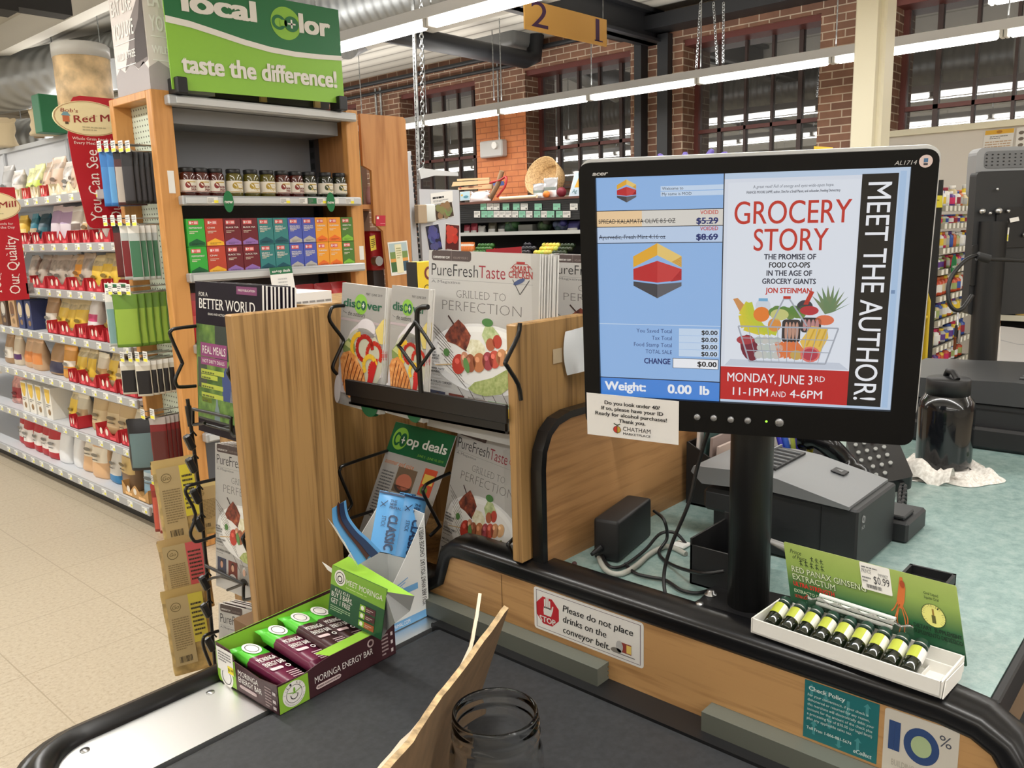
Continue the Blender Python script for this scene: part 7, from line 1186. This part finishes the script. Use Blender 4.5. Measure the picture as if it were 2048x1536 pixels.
cable([cz(1308, 1022, .05), cz(1328, 1040, .05), cz(1334, 1076, .02), cz(1318, 1106), cz(1345, 1130, .008), cz(1400, 1146, .03), cz(1448, 1142, .04)], .0026, BC, 'black cable bending from the adapter plug behind the pole')
cable([mc+mu*.0-mv*.15-mn*.03+V((0, .03, 0)), at(1396, 930, 'x', .945), at(1378, 1005, 'x', .94), at(1343, 1090, 'x', .935), at(1328, 1150, 'x', .93), cz(1335, 1200), cz(1362, 1214), cz(1400, 1202), cz(1424, 1182)], .0026, BC, 'black cable hanging from the till screen into a loop')
m = MB(); p = cz(1362, 1092, .001); m.box(p.x-.012, p.x+.012, p.y-.012, p.y+.012, ZC+.0005, ZC+.006, M(226, 226, 222), .002); tag(m.build('cable_clip'), 'small white cable clip beside the black holder', 'clip')
p = cz(1149, 1132, .0005); m = MB(); m.ball((p.x, p.y, ZC+.004), .004, M(70, 40, 40), 6); tag(m.build('bean'), 'tiny dark bean on the green counter by the privacy screen', 'crumb')
# open black holder behind the pole
q = [cz(1378, 1168, 0), cz(1452, 1196, 0)]; hx = q[0].x+.002; hy0, hy1 = q[1].y, q[0].y; t = thing('receipt_bin', 'open black bin half hidden behind the screen pole', 'bin', (hx+.05, (hy0+hy1)/2, ZC)); m = MB()
zt = at(1368, 1086, 'x', hx).z
for bx in ((hx, hx+.003, hy0, hy1, ZC+.0005, zt), (hx+.1, hx+.103, hy0, hy1, ZC+.0005, zt+.02), (hx, hx+.103, hy0, hy0+.003, ZC+.0005, zt), (hx, hx+.103, hy1-.003, hy1, ZC+.0005, zt+.01), (hx, hx+.103, hy0, hy1, ZC+.0005, ZC+.003)): m.box(*bx, PLB)
m.build('bin_body', t)
# receipt printer
px0 = at(1690, 1150, 'z', ZC); X0, X1, Y0, Y1 = 1.15, 1.315, .385, .63; zt = at(1697, 1037, 'y', Y0).z; rp = thing('receipt_printer', 'dark grey receipt printer behind the till screen pole', 'printer', ((X0+X1)/2, (Y0+Y1)/2, ZC))
m = MB(); m.box(X0, X1, Y0, Y1-.1, ZC+.002, zt, DKG, .003); m.box(X0, X1, Y1-.1, Y1, ZC+.05, zt-.012, DKG, .006); m.box(X0+.02, X1-.02, Y1-.1, Y1-.01, ZC+.002, ZC+.05, PLB); m.box(X0-.0006, X0, Y0+.052, Y0+.0535, ZC+.004, zt-.004, BLK); m.build('body', rp)
m = MB(); F = Frame((X0-.003, 0, 0), (0, -1, 0), (0, 0, 1)); m.prism(F, [(-Y1+.0, zt-.005), (-Y0-.13, zt+.004), (-Y0-.012, zt-.001), (-Y0-.012, zt+.004), (-Y0-.12, zt+.026), (-Y0-.16, zt+.029), (-Y1-.015, zt+.022), (-Y1-.02, zt+.012)], -.166, 0, MIDG); m.build('lid', rp)['label'] = 'mid grey sloped lid'
m = MB(); T = Matrix.Translation((X0+.085, Y0+.155, zt+.031)) @ Matrix.Rotation(.06, 4, 'X'); m.box(-.055, .06, -.018, .024, -.006, .0012, BLK, 0, T)
for k in range(6): m.box(-.048+k*.018, -.046+k*.018, -.016, .022, .0012, .0035, MIDG, 0, T)
m.box(-.058, .064, .024, .027, -.002, .005, MIDG, 0, T); m.build('paper_slot', rp)
m = MB(); TT = Matrix.Translation((X1-.05, Y0+.07, zt+.0165)) @ Matrix.Rotation(.2, 4, 'X'); m.box(-.011, .011, -.011, .011, .0, .003, BLK, .001, TT); m.add([TT @ V(v) for v in ((-.005, -.004, .0034), (.005, -.004, .0034), (0, .006, .0034))], [(0, 1, 2)], MIDG); m.build('feed_button', rp)
F = Frame((X0+.012, Y0-.0006, zt-.035), (.02, 0, 0), (0, 0, .026), .0003); m = MB(); m.ring(F, .38, .68, .26, .26/F.ar, .28, M(170, 170, 172)); m.ring(F, .58, .62, .26, .26/F.ar, .28, M(170, 170, 172)); m.text(F, 'NCR', .48, .08, .2, M(170, 170, 172), 1, al='c', W=.6); m.build('maker_mark', rp)
m = MB(); m.box(X1+.004, X1+.1, Y0-.02, Y0+.1, ZC+.0005, ZC+.035, DKG, .004); m.box(X1+.012, X1+.06, Y0-.012, Y0+.05, ZC+.035, ZC+.042, DKG, .002); tag(m.build('printer_power_unit'), 'small black power unit right of the receipt printer', 'power unit')
ct = thing('coin_tray', 'shallow black coin tray behind the ginseng box lid', 'tray', (1.3, .3, ZC)); p = at(1815, 1115, 'z', ZC+.03); e = at(1884, 1142, 'z', ZC+.03)
m = MB(); x0, y1 = p.x, p.y; y0 = e.y-.01
for bx in ((x0-.12, x0+.015, y0, y1, ZC+.0005, ZC+.004), (x0-.12, x0+.015, y0, y0+.004, ZC+.0005, ZC+.016), (x0+.011, x0+.015, y0, y1, ZC+.0005, ZC+.016), (x0-.12, x0+.015, y1-.004, y1, ZC+.0005, ZC+.016)): m.box(*bx, PLB)
m.build('tray_body', ct)
# document organiser, pens, phone
x0 = at(1376, 900, 'y', .735).x; z1 = at(1376, 884, 'y', .735).z; z2 = at(1448, 948, 'x', x0).z; t = thing('document_holder', 'black slanted document holder with papers by the privacy screen', 'holder', (x0+.06, .69, ZC)); ys_ = .645
m = MB(); sd_ = [(ys_, .0005), (.735, .0005), (.735, z1-ZC), (ys_, z2-ZC)]
for xx in (x0, x0+.12): m.prism(Frame((xx, 0, ZC), (0, 1, 0), (0, 0, 1)), sd_, 0, .003, PLB)
m.box(x0, x0+.123, .735, .738, ZC+.0005, z1, PLB); m.box(x0, x0+.123, ys_-.003, ys_, ZC+.0005, z2, PLB); m.box(x0, x0+.123, ys_, .735, ZC+.0005, ZC+.004, PLB); m.build('holder_body', t)
for i, c in enumerate(((226, 216, 210), (60, 84, 80), (150, 132, 126), (186, 168, 160), (206, 184, 150), (170, 142, 100))):
    m = MB(); yy = .728-i*.0135; T = Matrix.Translation((x0+.008, yy, ZC+.005)) @ Matrix.Rotation(.05, 4, 'X'); m.box(0, .105, -.005, 0, 0, z1-ZC+.035-.014*i, M(*c, .7), 0, T); tag(m.build('folder'), '%s paper folder in the black document holder' % ('white', 'dark green', 'grey brown', 'pale mauve', 'cream', 'tan')[i], 'folder', 'papers in the document holder')
pc = at(1600, 905, 'z', ZC+.075); t = thing('pen_cup', 'low black pen cup behind the receipt printer', 'pen cup', (pc.x, pc.y, ZC)); m = MB(); m.lathe([(.05, .0005), (.055, .002), (.06, .075), (.057, .075), (.05, .006), (.0001, .006)], t.location, PLB, 20); m.build('cup_body', t)
for i, (px, c, lab) in enumerate(((1557, (44, 50, 170), 'dark blue pen'), (1568, (50, 90, 190), 'mid blue pen'), (1586, (186, 200, 90), 'lime highlighter'), (1596, (70, 60, 180), 'violet blue pen'), (1610, (110, 112, 122), 'grey marker'), (1626, (226, 214, 50), 'yellow highlighter'))):
    tp_ = dep(px, 862, 1.55); b_ = V((pc.x+(i-2.5)*.01, pc.y+random.uniform(-.01, .01), ZC+.012)); tp_ = b_.lerp(at(px, 868, 'x', pc.x-.02), 1); m = MB(); m.tube([b_, b_.lerp(tp_, .7), tp_, tp_+(tp_-b_).normalized()*.004], [.005, .006, .006, .003], M(*c, .35), 8); tag(m.build('pen'), '%s standing in the black pen cup' % lab, 'pen')
ph = thing('desk_phone', 'black desk phone with grey keys between pen cup and towel', 'telephone', cz(1730, 940)); k0, k1, k2 = cz(1690, 905, .05), cz(1770, 880, .06), cz(1740, 960, .02); Fq = quadframe(at(1700, 885, 'z', ZC+.075), at(1762, 872, 'z', ZC+.085), at(1728, 965, 'z', ZC+.03), .0006)
m = MB(); m.prism(Fq, rr(-.1, -.1, 1.45, 1.1, .12, 1/Fq.ar), -.028, 0, M(28, 28, 30, .35)); m.build('base', ph)
for r_ in range(5):
    for c_ in range(4):
        if r_ == 4 and c_ == 3: continue
        m = MB(); kc = M(196, 60, 56) if (r_, c_) == (0, 2) else M(150, 152, 150, .4); m.prism(Fq, [(.14+.27*c_+.065*math.cos(2*PI*k/12), .9-.2*r_+.04*math.sin(2*PI*k/12)) for k in range(12)], 0, .0025, kc); m.build('key', ph)
h = smooth_path([at(1612, 868, 'z', ZC+.12), at(1650, 885, 'z', ZC+.11), at(1690, 925, 'z', ZC+.07), at(1725, 970, 'z', ZC+.04)], 6); m = MB(); m.tube(h, [.03]+[.026]*3+[.019]*(len(h)-8)+[.026]*3+[.03], M(20, 20, 22, .18), 14); m.build('handset', ph)
c0_, c1_ = cz(1806, 985, .012), cz(1800, 1032, .012); m = MB(); m.tube([c0_.lerp(c1_, i/80)+V((.011*math.cos(i*.95), .004*math.sin(i*.5), .012*math.sin(i*.95)+.006)) for i in range(81)], .0026, PLB, 6); m.build('coil_cord', ph)
# water bottle on a white towel
bb = at(1893, 945, 'z', ZC+.012); wb = thing('water_bottle', 'dark smoky water bottle with black cap on the white towel', 'bottle', (bb.x+.05, bb.y+.02, ZC+.012)); L0 = wb.location; SMK = M(16, 18, 22, .16, 0, 0, .5)
m = MB(); m.lathe([(.044, 0), (.05, .005), (.051, .016), (.0515, .118), (.049, .134), (.041, .144), (.038, .149)], L0, SMK, 32); m.build('bottle_body', wb); m = MB(); m.lathe([(.04, .147), (.04, .176), (.038, .179), (.0001, .18)], L0, M(26, 26, 28, .5), 28); m.build('cap', wb); m = MB(); m.tube([L0+V((-.02, -.02, .18)), L0+V((-.01, -.01, .192)), L0+V((.012, .005, .191)), L0+V((.02, .01, .18))], .006, M(26, 26, 28, .5), 8); m.build('spout_loop', wb)
def tow(a, b):
    q = 2*PI*a; r = (.045+.052*b)*(1+.16*math.sin(3*q+1)+.08*math.sin(7*q)); return V((L0.x+r*math.cos(q)*1.12, L0.y+r*math.sin(q), ZC+.001+.011*(1-b**3)+.009*math.sin(9*q+6*b)*math.sin(PI*min(1, b*1.0))**2*1.0+.004*math.sin(23*q)*b*(1-b)*2))
m = MB(); TWL = speck('white_towel', [(.35, (206, 200, 192)), (.65, (240, 236, 230))], 160, .9); m.grid(tow, 60, 10, TWL); m.box(L0.x-.06, L0.x+.06, L0.y-.05, L0.y+.05, ZC+.0008, ZC+.011, TWL, .004); m.grid(lambda a, b: V((L0.x-.11+.05*a, L0.y+.09-.13*b, ZC+.004+.045*math.sin(PI*min(1, a*1.2))*(1-.5*b)+.008*math.sin(14*b))), 10, 14, TWL); tag(m.build('towel'), 'crumpled white towel under the dark water bottle', 'towel')
# rear printer and rear till screen
X0, Y0, Y1 = 2.0, .02, .62; zt = at(1850, 775, 'x', X0).z; r2 = thing('receipt_printer', 'large black printer at the far end of the counter behind the bottle', 'printer', (X0+.15, .35, ZC)); m = MB(); m.box(X0, X0+.3, .2, Y1, ZC+.002, zt-.02, DKG, .006); m.box(X0-.02, X0+.3, .18, Y1, ZC+.002, ZC+.05, PLB, .006); m.box(X0-.001, X0, .2, Y1, ZC+.085, ZC+.088, BLK); m.build('body', r2)
m = MB(); F = Frame((X0-.005, 0, 0), (0, -1, 0), (0, 0, 1)); m.prism(F, [(-Y1-.005, zt-.022), (-.195, zt-.022), (-.195, zt-.01), (-.3, zt+.026), (-.36, zt+.03), (-Y1, zt+.02)], -.31, 0, M(60, 61, 63, .4)); m.build('lid', r2); m = MB(); m.box(X0+.04, X0+.26, .31, .36, zt+.022, zt+.0315, BLK); 
for k in range(8): m.box(X0+.05+k*.026, X0+.053+k*.026, .31, .36, zt+.0315, zt+.034, MIDG)
m.box(X0+.03, X0+.08, .29, .31, zt+.03, zt+.031, WHITE); m.build('paper_slot', r2)
cm = dep(2094, 470, 2.2); bu = V((.6, -.79, 0)).normalized(); bv = V((-.02, 0, 1)).normalized(); F = Frame(cm, bu, bv); ms = thing('rear_monitor', 'black rear till screen seen from behind on the right edge', 'monitor', (cm.x, cm.y, ZC))
m = MB(); m.prism(F, rr(-.19, -.21, .2, .17, .012, 1), -.04, 0, M(40, 41, 43, .55)); m.prism(Frame(cm-F.n*.02, bu, bv), rr(-.185, .1, .2, .232, .02, 1), -.05, .0, M(150, 152, 155, .4)); m.prism(Frame(cm-F.n*.019, bu, bv), rr(-.165, .178, .2, .222, .01, 1), 0, .001, M(112, 114, 117, .5))
Fg = Frame(cm-F.n*.0175, bu, bv, .0004)
for r_ in range(4):
    for c_ in range(24): m.ell(Fg, -.16+c_*.0145, .186+r_*.009, .003, .002, BLK, 1, 6)
m.build('case', ms)
m = MB(); m.prism(F, rr(-.135, -.03, .2, .075, .008, 1), 0, .006, M(22, 22, 24, .45)); m.prism(F, rr(-.06, .01, .2, .12, .006, 1), 0, .012, M(26, 26, 28, .45)); m.prism(F, rr(-.19+.0, -.13, -.155, -.02, .004, 1), 0, .006, BLK); m.build('mount_plate', ms)
def onf(px, py): d = ray(px, py); t_ = (cm-EYE).dot(F.n)/d.dot(F.n); q = EYE+d*t_-cm; return q.dot(bu), q.dot(bv)
for px, py, r in ((1961, 424, .008), (1993, 423, .0095), (2012, 423, .005), (1991, 380, .004), (1976, 428, .005), (2044, 470, .006)): u, v = onf(px, py); m = MB(); m.ball(cm+bu*u+bv*v+F.n*.013, r, STEEL, 8, (1, 1, 1)); m.build('bolt', ms)
for P, lines in (([(1981, 453), (2014, 456), (1978, 480)], 1), ([(2014, 438), (2032, 434), (2016, 446)], 0)):
    tl, tr, bl = [cm+bu*u+bv*v+F.n*.0135 for u, v in (onf(*p) for p in P)]; Fl = quadframe(tl, tr, bl, .0004); m = MB(); m.prism(Fl, [(0, 0), (1, 0), (1, 1), (0, 1)], -.0004, 0, PAPER)
    if lines: m.rect(Fl, .58, .02, .98, .48, M(226, 216, 60)); m.lines(Fl, .08, .5, .9, .92, 4, GREYT); m.lines(Fl, .08, .1, .5, .4, 2, INK)
    m.build('price_label', ms)
pp = cm+bu*-.13; m = MB(); zz0 = ZC-.2; x, y = dep(1974, 600, 2.24).x, dep(1974, 600, 2.24).y; m.tube([(x, y, .6), (x, y, cm.z+.04)], .035, M(20, 20, 21, .45), 18); m.build('pole', ms); m = MB(); m.lathe([(.1, 0), (.1, .02), (.03, .04)], (x, y, .6-.04+.0), BLK, 20); m.box(x-.03, x+.03, y-.03, y+.03, 0, .58, BLK); m.build('pole_foot', ms)
cb = [(2060, 521), (2000, 519), (1972, 517), (1950, 512), (1925, 526), (1900, 560), (1897, 600), (1908, 619), (1925, 617), (1945, 590)]; cable([dep(x, y, 2.1) for x, y in cb], .0055, BC, 'thick black cable looping behind the rear till screen'); m = MB(); m.tube([dep(1955, 512, 2.095), dep(1978, 518, 2.095)], .012, DKG, 8); tag(m.build('cable_joint'), 'dark plug joint on the looping cable of the rear screen', 'cable joint')
ky = thing('key_bunch', 'bunch of keys hanging below the looping cable', 'keys', dep(1914, 690, 2.15)); m = MB(); m.tube([dep(1916, 622, 2.14), dep(1915, 655, 2.14)], .003, STEEL, 6); m.build('key_cord', ky); 
for x, y, c in ((1912, 662, PLB), (1918, 672, STEEL), (1910, 685, M(150, 96, 70, .3, 1))): p = dep(x, y, 2.14); m = MB(); m.box(p.x-.006, p.x+.006, p.y-.003, p.y+.003, p.z-.02, p.z+.016, c, .002); m.build('key', ky)
tl, tr, bl = dep(2002, 652, 2.55), dep(2090, 662, 2.5), dep(1998, 760, 2.55); F = quadframe(tl, tr, bl); m = MB(); m.prism(F, [(0, 0), (1, 0), (1, .98), (.5, 1), (0, 1)], -.12, 0, M(226, 224, 222, .6)); m.line(F, [(0, .74), (.4, .7), (1, .74)], .02, M(196, 196, 198)); tag(m.build('white_carton'), 'plain white carton behind the rear printer at the right edge', 'carton'); bp = dep(2045, 760, 2.56); m = MB(); m.box(bp.x-.2, bp.x+.25, bp.y-.25, bp.y+.15, 0, bl.z-.002, PLB); tag(m.build('side_stand'), 'black stand under the plain white carton behind the rear printer', 'stand')
p = at(2030, 948, 'z', ZC+.001); F = Frame(p+V((-.01, -.04, 0)), V((.03, -.09, 0)), V((.05, .02, 0)), .0005); m = MB(); m.prism(F, [(0, 0), (1, 0), (1, 1), (0, 1)], 0, .0006, PAPER); Ft = Frame(F.o+V((0, 0, .0008)), F.u, F.v, .0003); m.rect(Ft, .05, .05, .5, .95, M(24, 104, 62)); m.text(Ft, 'co+op', .15, .4, .2, WHITE, 2, W=.3); tag(m.build('coupon_card'), 'green and white card on the counter at the right edge', 'card')
# ================================================================ ginseng vials in their display box
g0 = at(1503, 1266, 'z', ZC+.014); g1 = at(1880, 1398, 'z', ZC+.014); UU = (g1-g0); UU.z = 0; GL = UU.length; UU.normalize(); NN = V((-UU.y, UU.x, 0)); NN = NN if NN.x > 0 else -NN
zr = .0147; GD, GH = .072, .0185; o_ = V((g0.x, g0.y, ZC+.0147)); GWH = M(236, 234, 228, .6); gb = thing('ginseng_box', 'white tray box of ginseng vials with green printed lid on the counter edge', 'display box', o_)
def G(u, n_, z): return o_+UU*u+NN*n_+V((0, 0, z))
F1 = Frame(G(0, 0, 0), UU*GL, V((0, 0, GH)), .0003); m = MB(); q1 = [(0, 0), (1, 0), (1, 1), (0, 1)]; m.prism(F1, q1, -.002, 0, GWH); m.prism(Frame(G(0, GD, 0), UU*GL, V((0, 0, GH))), q1, 0, .002, GWH); m.prism(Frame(G(0, 0, 0), NN*GD, V((0, 0, GH))), q1, -.001, .001, GWH); m.prism(Frame(G(GL, 0, 0), NN*GD, V((0, 0, GH))), q1, -.001, .001, GWH); m.prism(Frame(G(0, 0, .001), UU*GL, NN*GD), q1, -.001, .001, GWH); m.prism(Frame(G(0, .048, .001), UU*GL, V((0, 0, GH*.7))), q1, -.001, .001, GWH)
for k in range(11): m.prism(Frame(G(GL*(.03+k*.094), .002, .001), NN*.046, V((0, 0, GH*.35))), q1, -.0006, .0006, GWH)
m.prism(Frame(G(GL+.002, -.0, 0), NN*GD*.9, V((0, 0, GH*.95))), [(0, 0), (.9, -.1), (1, .8), (.1, 1)], 0, .001, GWH); m.build('tray', gb)
lb_ = G(-.004+.02, GD+.001, .006); lv = V((.012, .0, .092)); F = Frame(lb_, UU*(GL-.012), lv, .0003)
tlq = at(1567, 1083, 'x', lb_.x+.012); lv = V((.012, tlq.y-lb_.y, tlq.z-lb_.z)); F = Frame(lb_, UU*(GL-.012), lv, .0003)
if F.n.x > 0: F.n = -F.n
def _lid(N, K, P, co):
    n = N.new('ShaderNodeSeparateXYZ'); K.new(co, n.inputs[0]); r = ramp(N, [(.0, (24, 66, 50)), (.34, (44, 98, 60)), (.64, (146, 172, 88)), (1, (170, 188, 104))]); mp = N.new('ShaderNodeMapRange'); mp.inputs['From Min'].default_value = .006; mp.inputs['From Max'].default_value = .1
    K.new(n.outputs['Z'], mp.inputs['Value']); K.new(mp.outputs[0], r.inputs[0]); K.new(r.outputs[0], P.inputs['Base Color'])
LIDM = ramp_mat('green_printed_card', 'Object', _lid, .3)
m = MB(); m.prism(F, rr(0, 0, 1, 1, .01, 1/F.ar), -.0012, 0, LIDM); yl = M(228, 226, 130); ol = M(40, 60, 30); whg = M(214, 226, 190)
m.text(F, 'Prince', .035, .86, .06, ol, 1, W=.075, shear=.4); m.text(F, 'of Peace', .05, .79, .06, ol, 1, W=.09, shear=.4)
for i in range(3): m.line(F, [(.165+.03*i, .85), (.185+.03*i, .86)], .004, ol); m.line(F, [(.175+.03*i, .88), (.172+.03*i, .81)], .004, ol); m.line(F, [(.175+.03*i, .84), (.186+.03*i, .81)], .0035, ol)
for i in range(5): u = .09+.034*i; m.line(F, [(u, .77), (u+.022, .78)], .004, ol); m.line(F, [(u+.01, .8), (u+.008, .71)], .004, ol); m.line(F, [(u+.01, .75), (u+.022, .715)], .004, ol); m.line(F, [(u, .735), (u+.018, .74)], .0035, ol)
for s_, v, W_ in (('RED PANAX GINSENG', .6, .46), ('EXTRACTUM', .49, .27)): m.text(F, s_, .034, v-.004, .082, ol, 1, W=W_+.004, serif=True, bold=.035); m.text(F, s_, .035, v, .08, whg, 2, W=W_, serif=True, bold=.005)
m.text(F, 'ULTRA STRENGTH', .035, .4, .06, M(206, 40, 34), 2, W=.26, bold=.03); m.text(F, 'EXTRACTO DE PANAX GINSENG ROJO', .035, .31, .042, whg, 2, W=.45, serif=True); m.text(F, 'ULTRA POTENTE', .035, .235, .04, M(196, 60, 44), 2, W=.13, bold=.03); m.text(F, 'NET CONTENTS 10 BOTTLES', .02, .07, .028, whg, 2, W=.22); m.text(F, '.34 oz.fl.) cada unidad / Contenido neto 100 ml (3.4 oz.fl.)', .58, .09, .026, whg, 2, W=.37)
gn = M(206, 110, 50); gd_ = M(170, 70, 30); m.poly(F, [(.695, .88), (.7, .93), (.715, .93), (.715, .86), (.725, .8), (.71, .62), (.69, .5), (.67, .52), (.668, .62), (.685, .78)], gn, 2); m.ell(F, .71, .84, .014, .05, gd_, 3, 12)
for P in ([(.68, .56), (.655, .36), (.66, .2), (.64, .04)], [(.69, .52), (.7, .34), (.69, .18), (.7, .06)], [(.672, .6), (.65, .5), (.628, .44)], [(.675, .54), (.64, .34), (.615, .22)], [(.695, .54), (.715, .4), (.705, .26)]): m.line(F, [(p.x, p.y) for p in smooth_path([(a, b, 0) for a, b in P], 4)], .006, gn, 2)
m.text(F, 'Oral Liquid', .86, .79, .036, ol, 2, al='c', W=.075); m.text(F, 'líquido Oral', .86, .735, .036, ol, 2, al='c', W=.075); m.ell(F, .86, .535, .062, .062/F.ar, yl, 2, 32); m.ring(F, .86, .535, .064, .064/F.ar, .04, ol, 3); m.rect(F, .85, .44, .87, .54, M(90, 90, 40), 3); m.rect(F, .855, .54, .865, .62, M(150, 120, 50), 3)
for k, ch in enumerate('NEW EASY-TO-SIP BOTTLE'):
    q = PI*1.25-k*PI*1.5/21
    if ch != ' ': m.text(F, ch, .86+.047*math.cos(q), .535+.047/F.ar*math.sin(q), .03, ol, 4, al='c', rot=q-PI/2, W=.0065)
m.text(F, 'DIETARY  SUPPLEMENT', .87, .325, .05, M(20, 40, 26), 2, al='c', W=.25, bold=.02); m.text(F, 'SUPLEMENTO DIETÉTICO', .87, .25, .05, M(20, 40, 26), 2, al='c', W=.25, bold=.015)
m.build('lid', gb)
q = [at(1745, 1123, 'x', F.P(.5, .9).x-.002), at(1809, 1144, 'x', F.P(.66, .9).x-.002), at(1737, 1164, 'x', F.P(.5, .6).x-.003)]
Ft = Frame(F.P(.475, .64)+F.n*.001, F.u*.172, F.v*.36, .0003); m = MB(); m.prism(Ft, rr(0, 0, 1, 1, .04, 1/Ft.ar), -.0004, 0, PAPER); m.text(Ft, '$0.99', .95, .3, .28, M(60, 60, 64), 1, al='r', W=.52); m.lines(Ft, .06, .82, .95, .93, 1, GREYT); m.text(Ft, 'PRINCE', .05, .62, .15, GREYT, 1, W=.32); m.text(Ft, '999907', .6, .6, .12, GREYT, 1, W=.32); m.lines(Ft, .05, .3, .34, .55, 2, GREYT)
for k in range(24): m.rect(Ft, .16+k*.022, .08, .16+k*.022+random.choice((.006, .012)), .22, INK)
m.build('price_label', gb)
CAPG = M(26, 60, 48, .35); AMB = M(22, 30, 16, .1, 0, 0, 1); VL = M(186, 196, 70, .45)
tv = None
for k in range(9):
    b_ = G(GL*(.078+.0935*k), .012, .0105); d_ = (NN*.94+V((0, 0, .34))).normalized(); s1 = UU; s2 = d_.cross(s1); T = Matrix.Translation(b_) @ Matrix((s1, -s2 if (s1.cross(-s2)).dot(d_) > 0 else s2, d_)).transposed().to_4x4(); lab = 'small green capped ginseng vial, %s from the left in the white tray' % ORD[k]; r = .0088
    if tv is None:
        tv = thing('ginseng_vial', lab, 'vial', b_, 'ginseng vials'); m = MB(); m.lathe([(.0001, 0), (r*.9, 0), (r, .001), (r, .033), (r*.7, .037), (r*.7, .04)], (0, 0, 0), AMB, 18, T); m.build('vial_glass', tv); m = MB(); m.lathe([(r*.86, .038), (r*.88, .04), (r*.88, .0465), (r*.8, .0475)], (0, 0, 0), CAPG, 18, T); m.lathe([(r*.89, .0395), (r*.89, .041)], (0, 0, 0), STEEL, 18, T); m.build('cap', tv)
        m = MB(); vd = [(math.cos(2*PI*j/24)*r*1.02, math.sin(2*PI*j/24)*r*1.02) for j in range(24)]
        for j in range(24): m.add([T @ V((*vd[j], .0165)), T @ V((*vd[(j+1) % 24], .0165)), T @ V((*vd[(j+1) % 24], .0335)), T @ V((*vd[j], .0335))], [(0, 1, 2, 3)], WHITE if T.to_3x3().inverted() and (T.to_3x3() @ V((vd[j][0], vd[j][1], 0))).dot(UU) > r*.45 else VL, True)
        m.build('vial_label', tv)
    else: dup(tv, b_, lab)
m = MB()
for k in range(3): m.tube([G(GL*.24, GD*.88+k*.004, GH+.013+k*.004), G(GL*.66, GD*.88+k*.004, GH+.011+k*.004)], .0024, M(226, 230, 226, .3), 8)
tag(m.build('straw_bundle'), 'white straws in clear film behind the ginseng vials', 'straws'); m = MB(); m.grid(lambda a, b: G(GL*(.18+.58*a), GD*(.74+.24*b), GH*(1.35+.75*math.sin(PI*b))+.0022*math.sin(37*a+5*b)), 40, 8, FILM); tag(m.build('straw_wrapper'), 'crinkled clear plastic wrapper over the white straws in the ginseng box', 'wrapper')
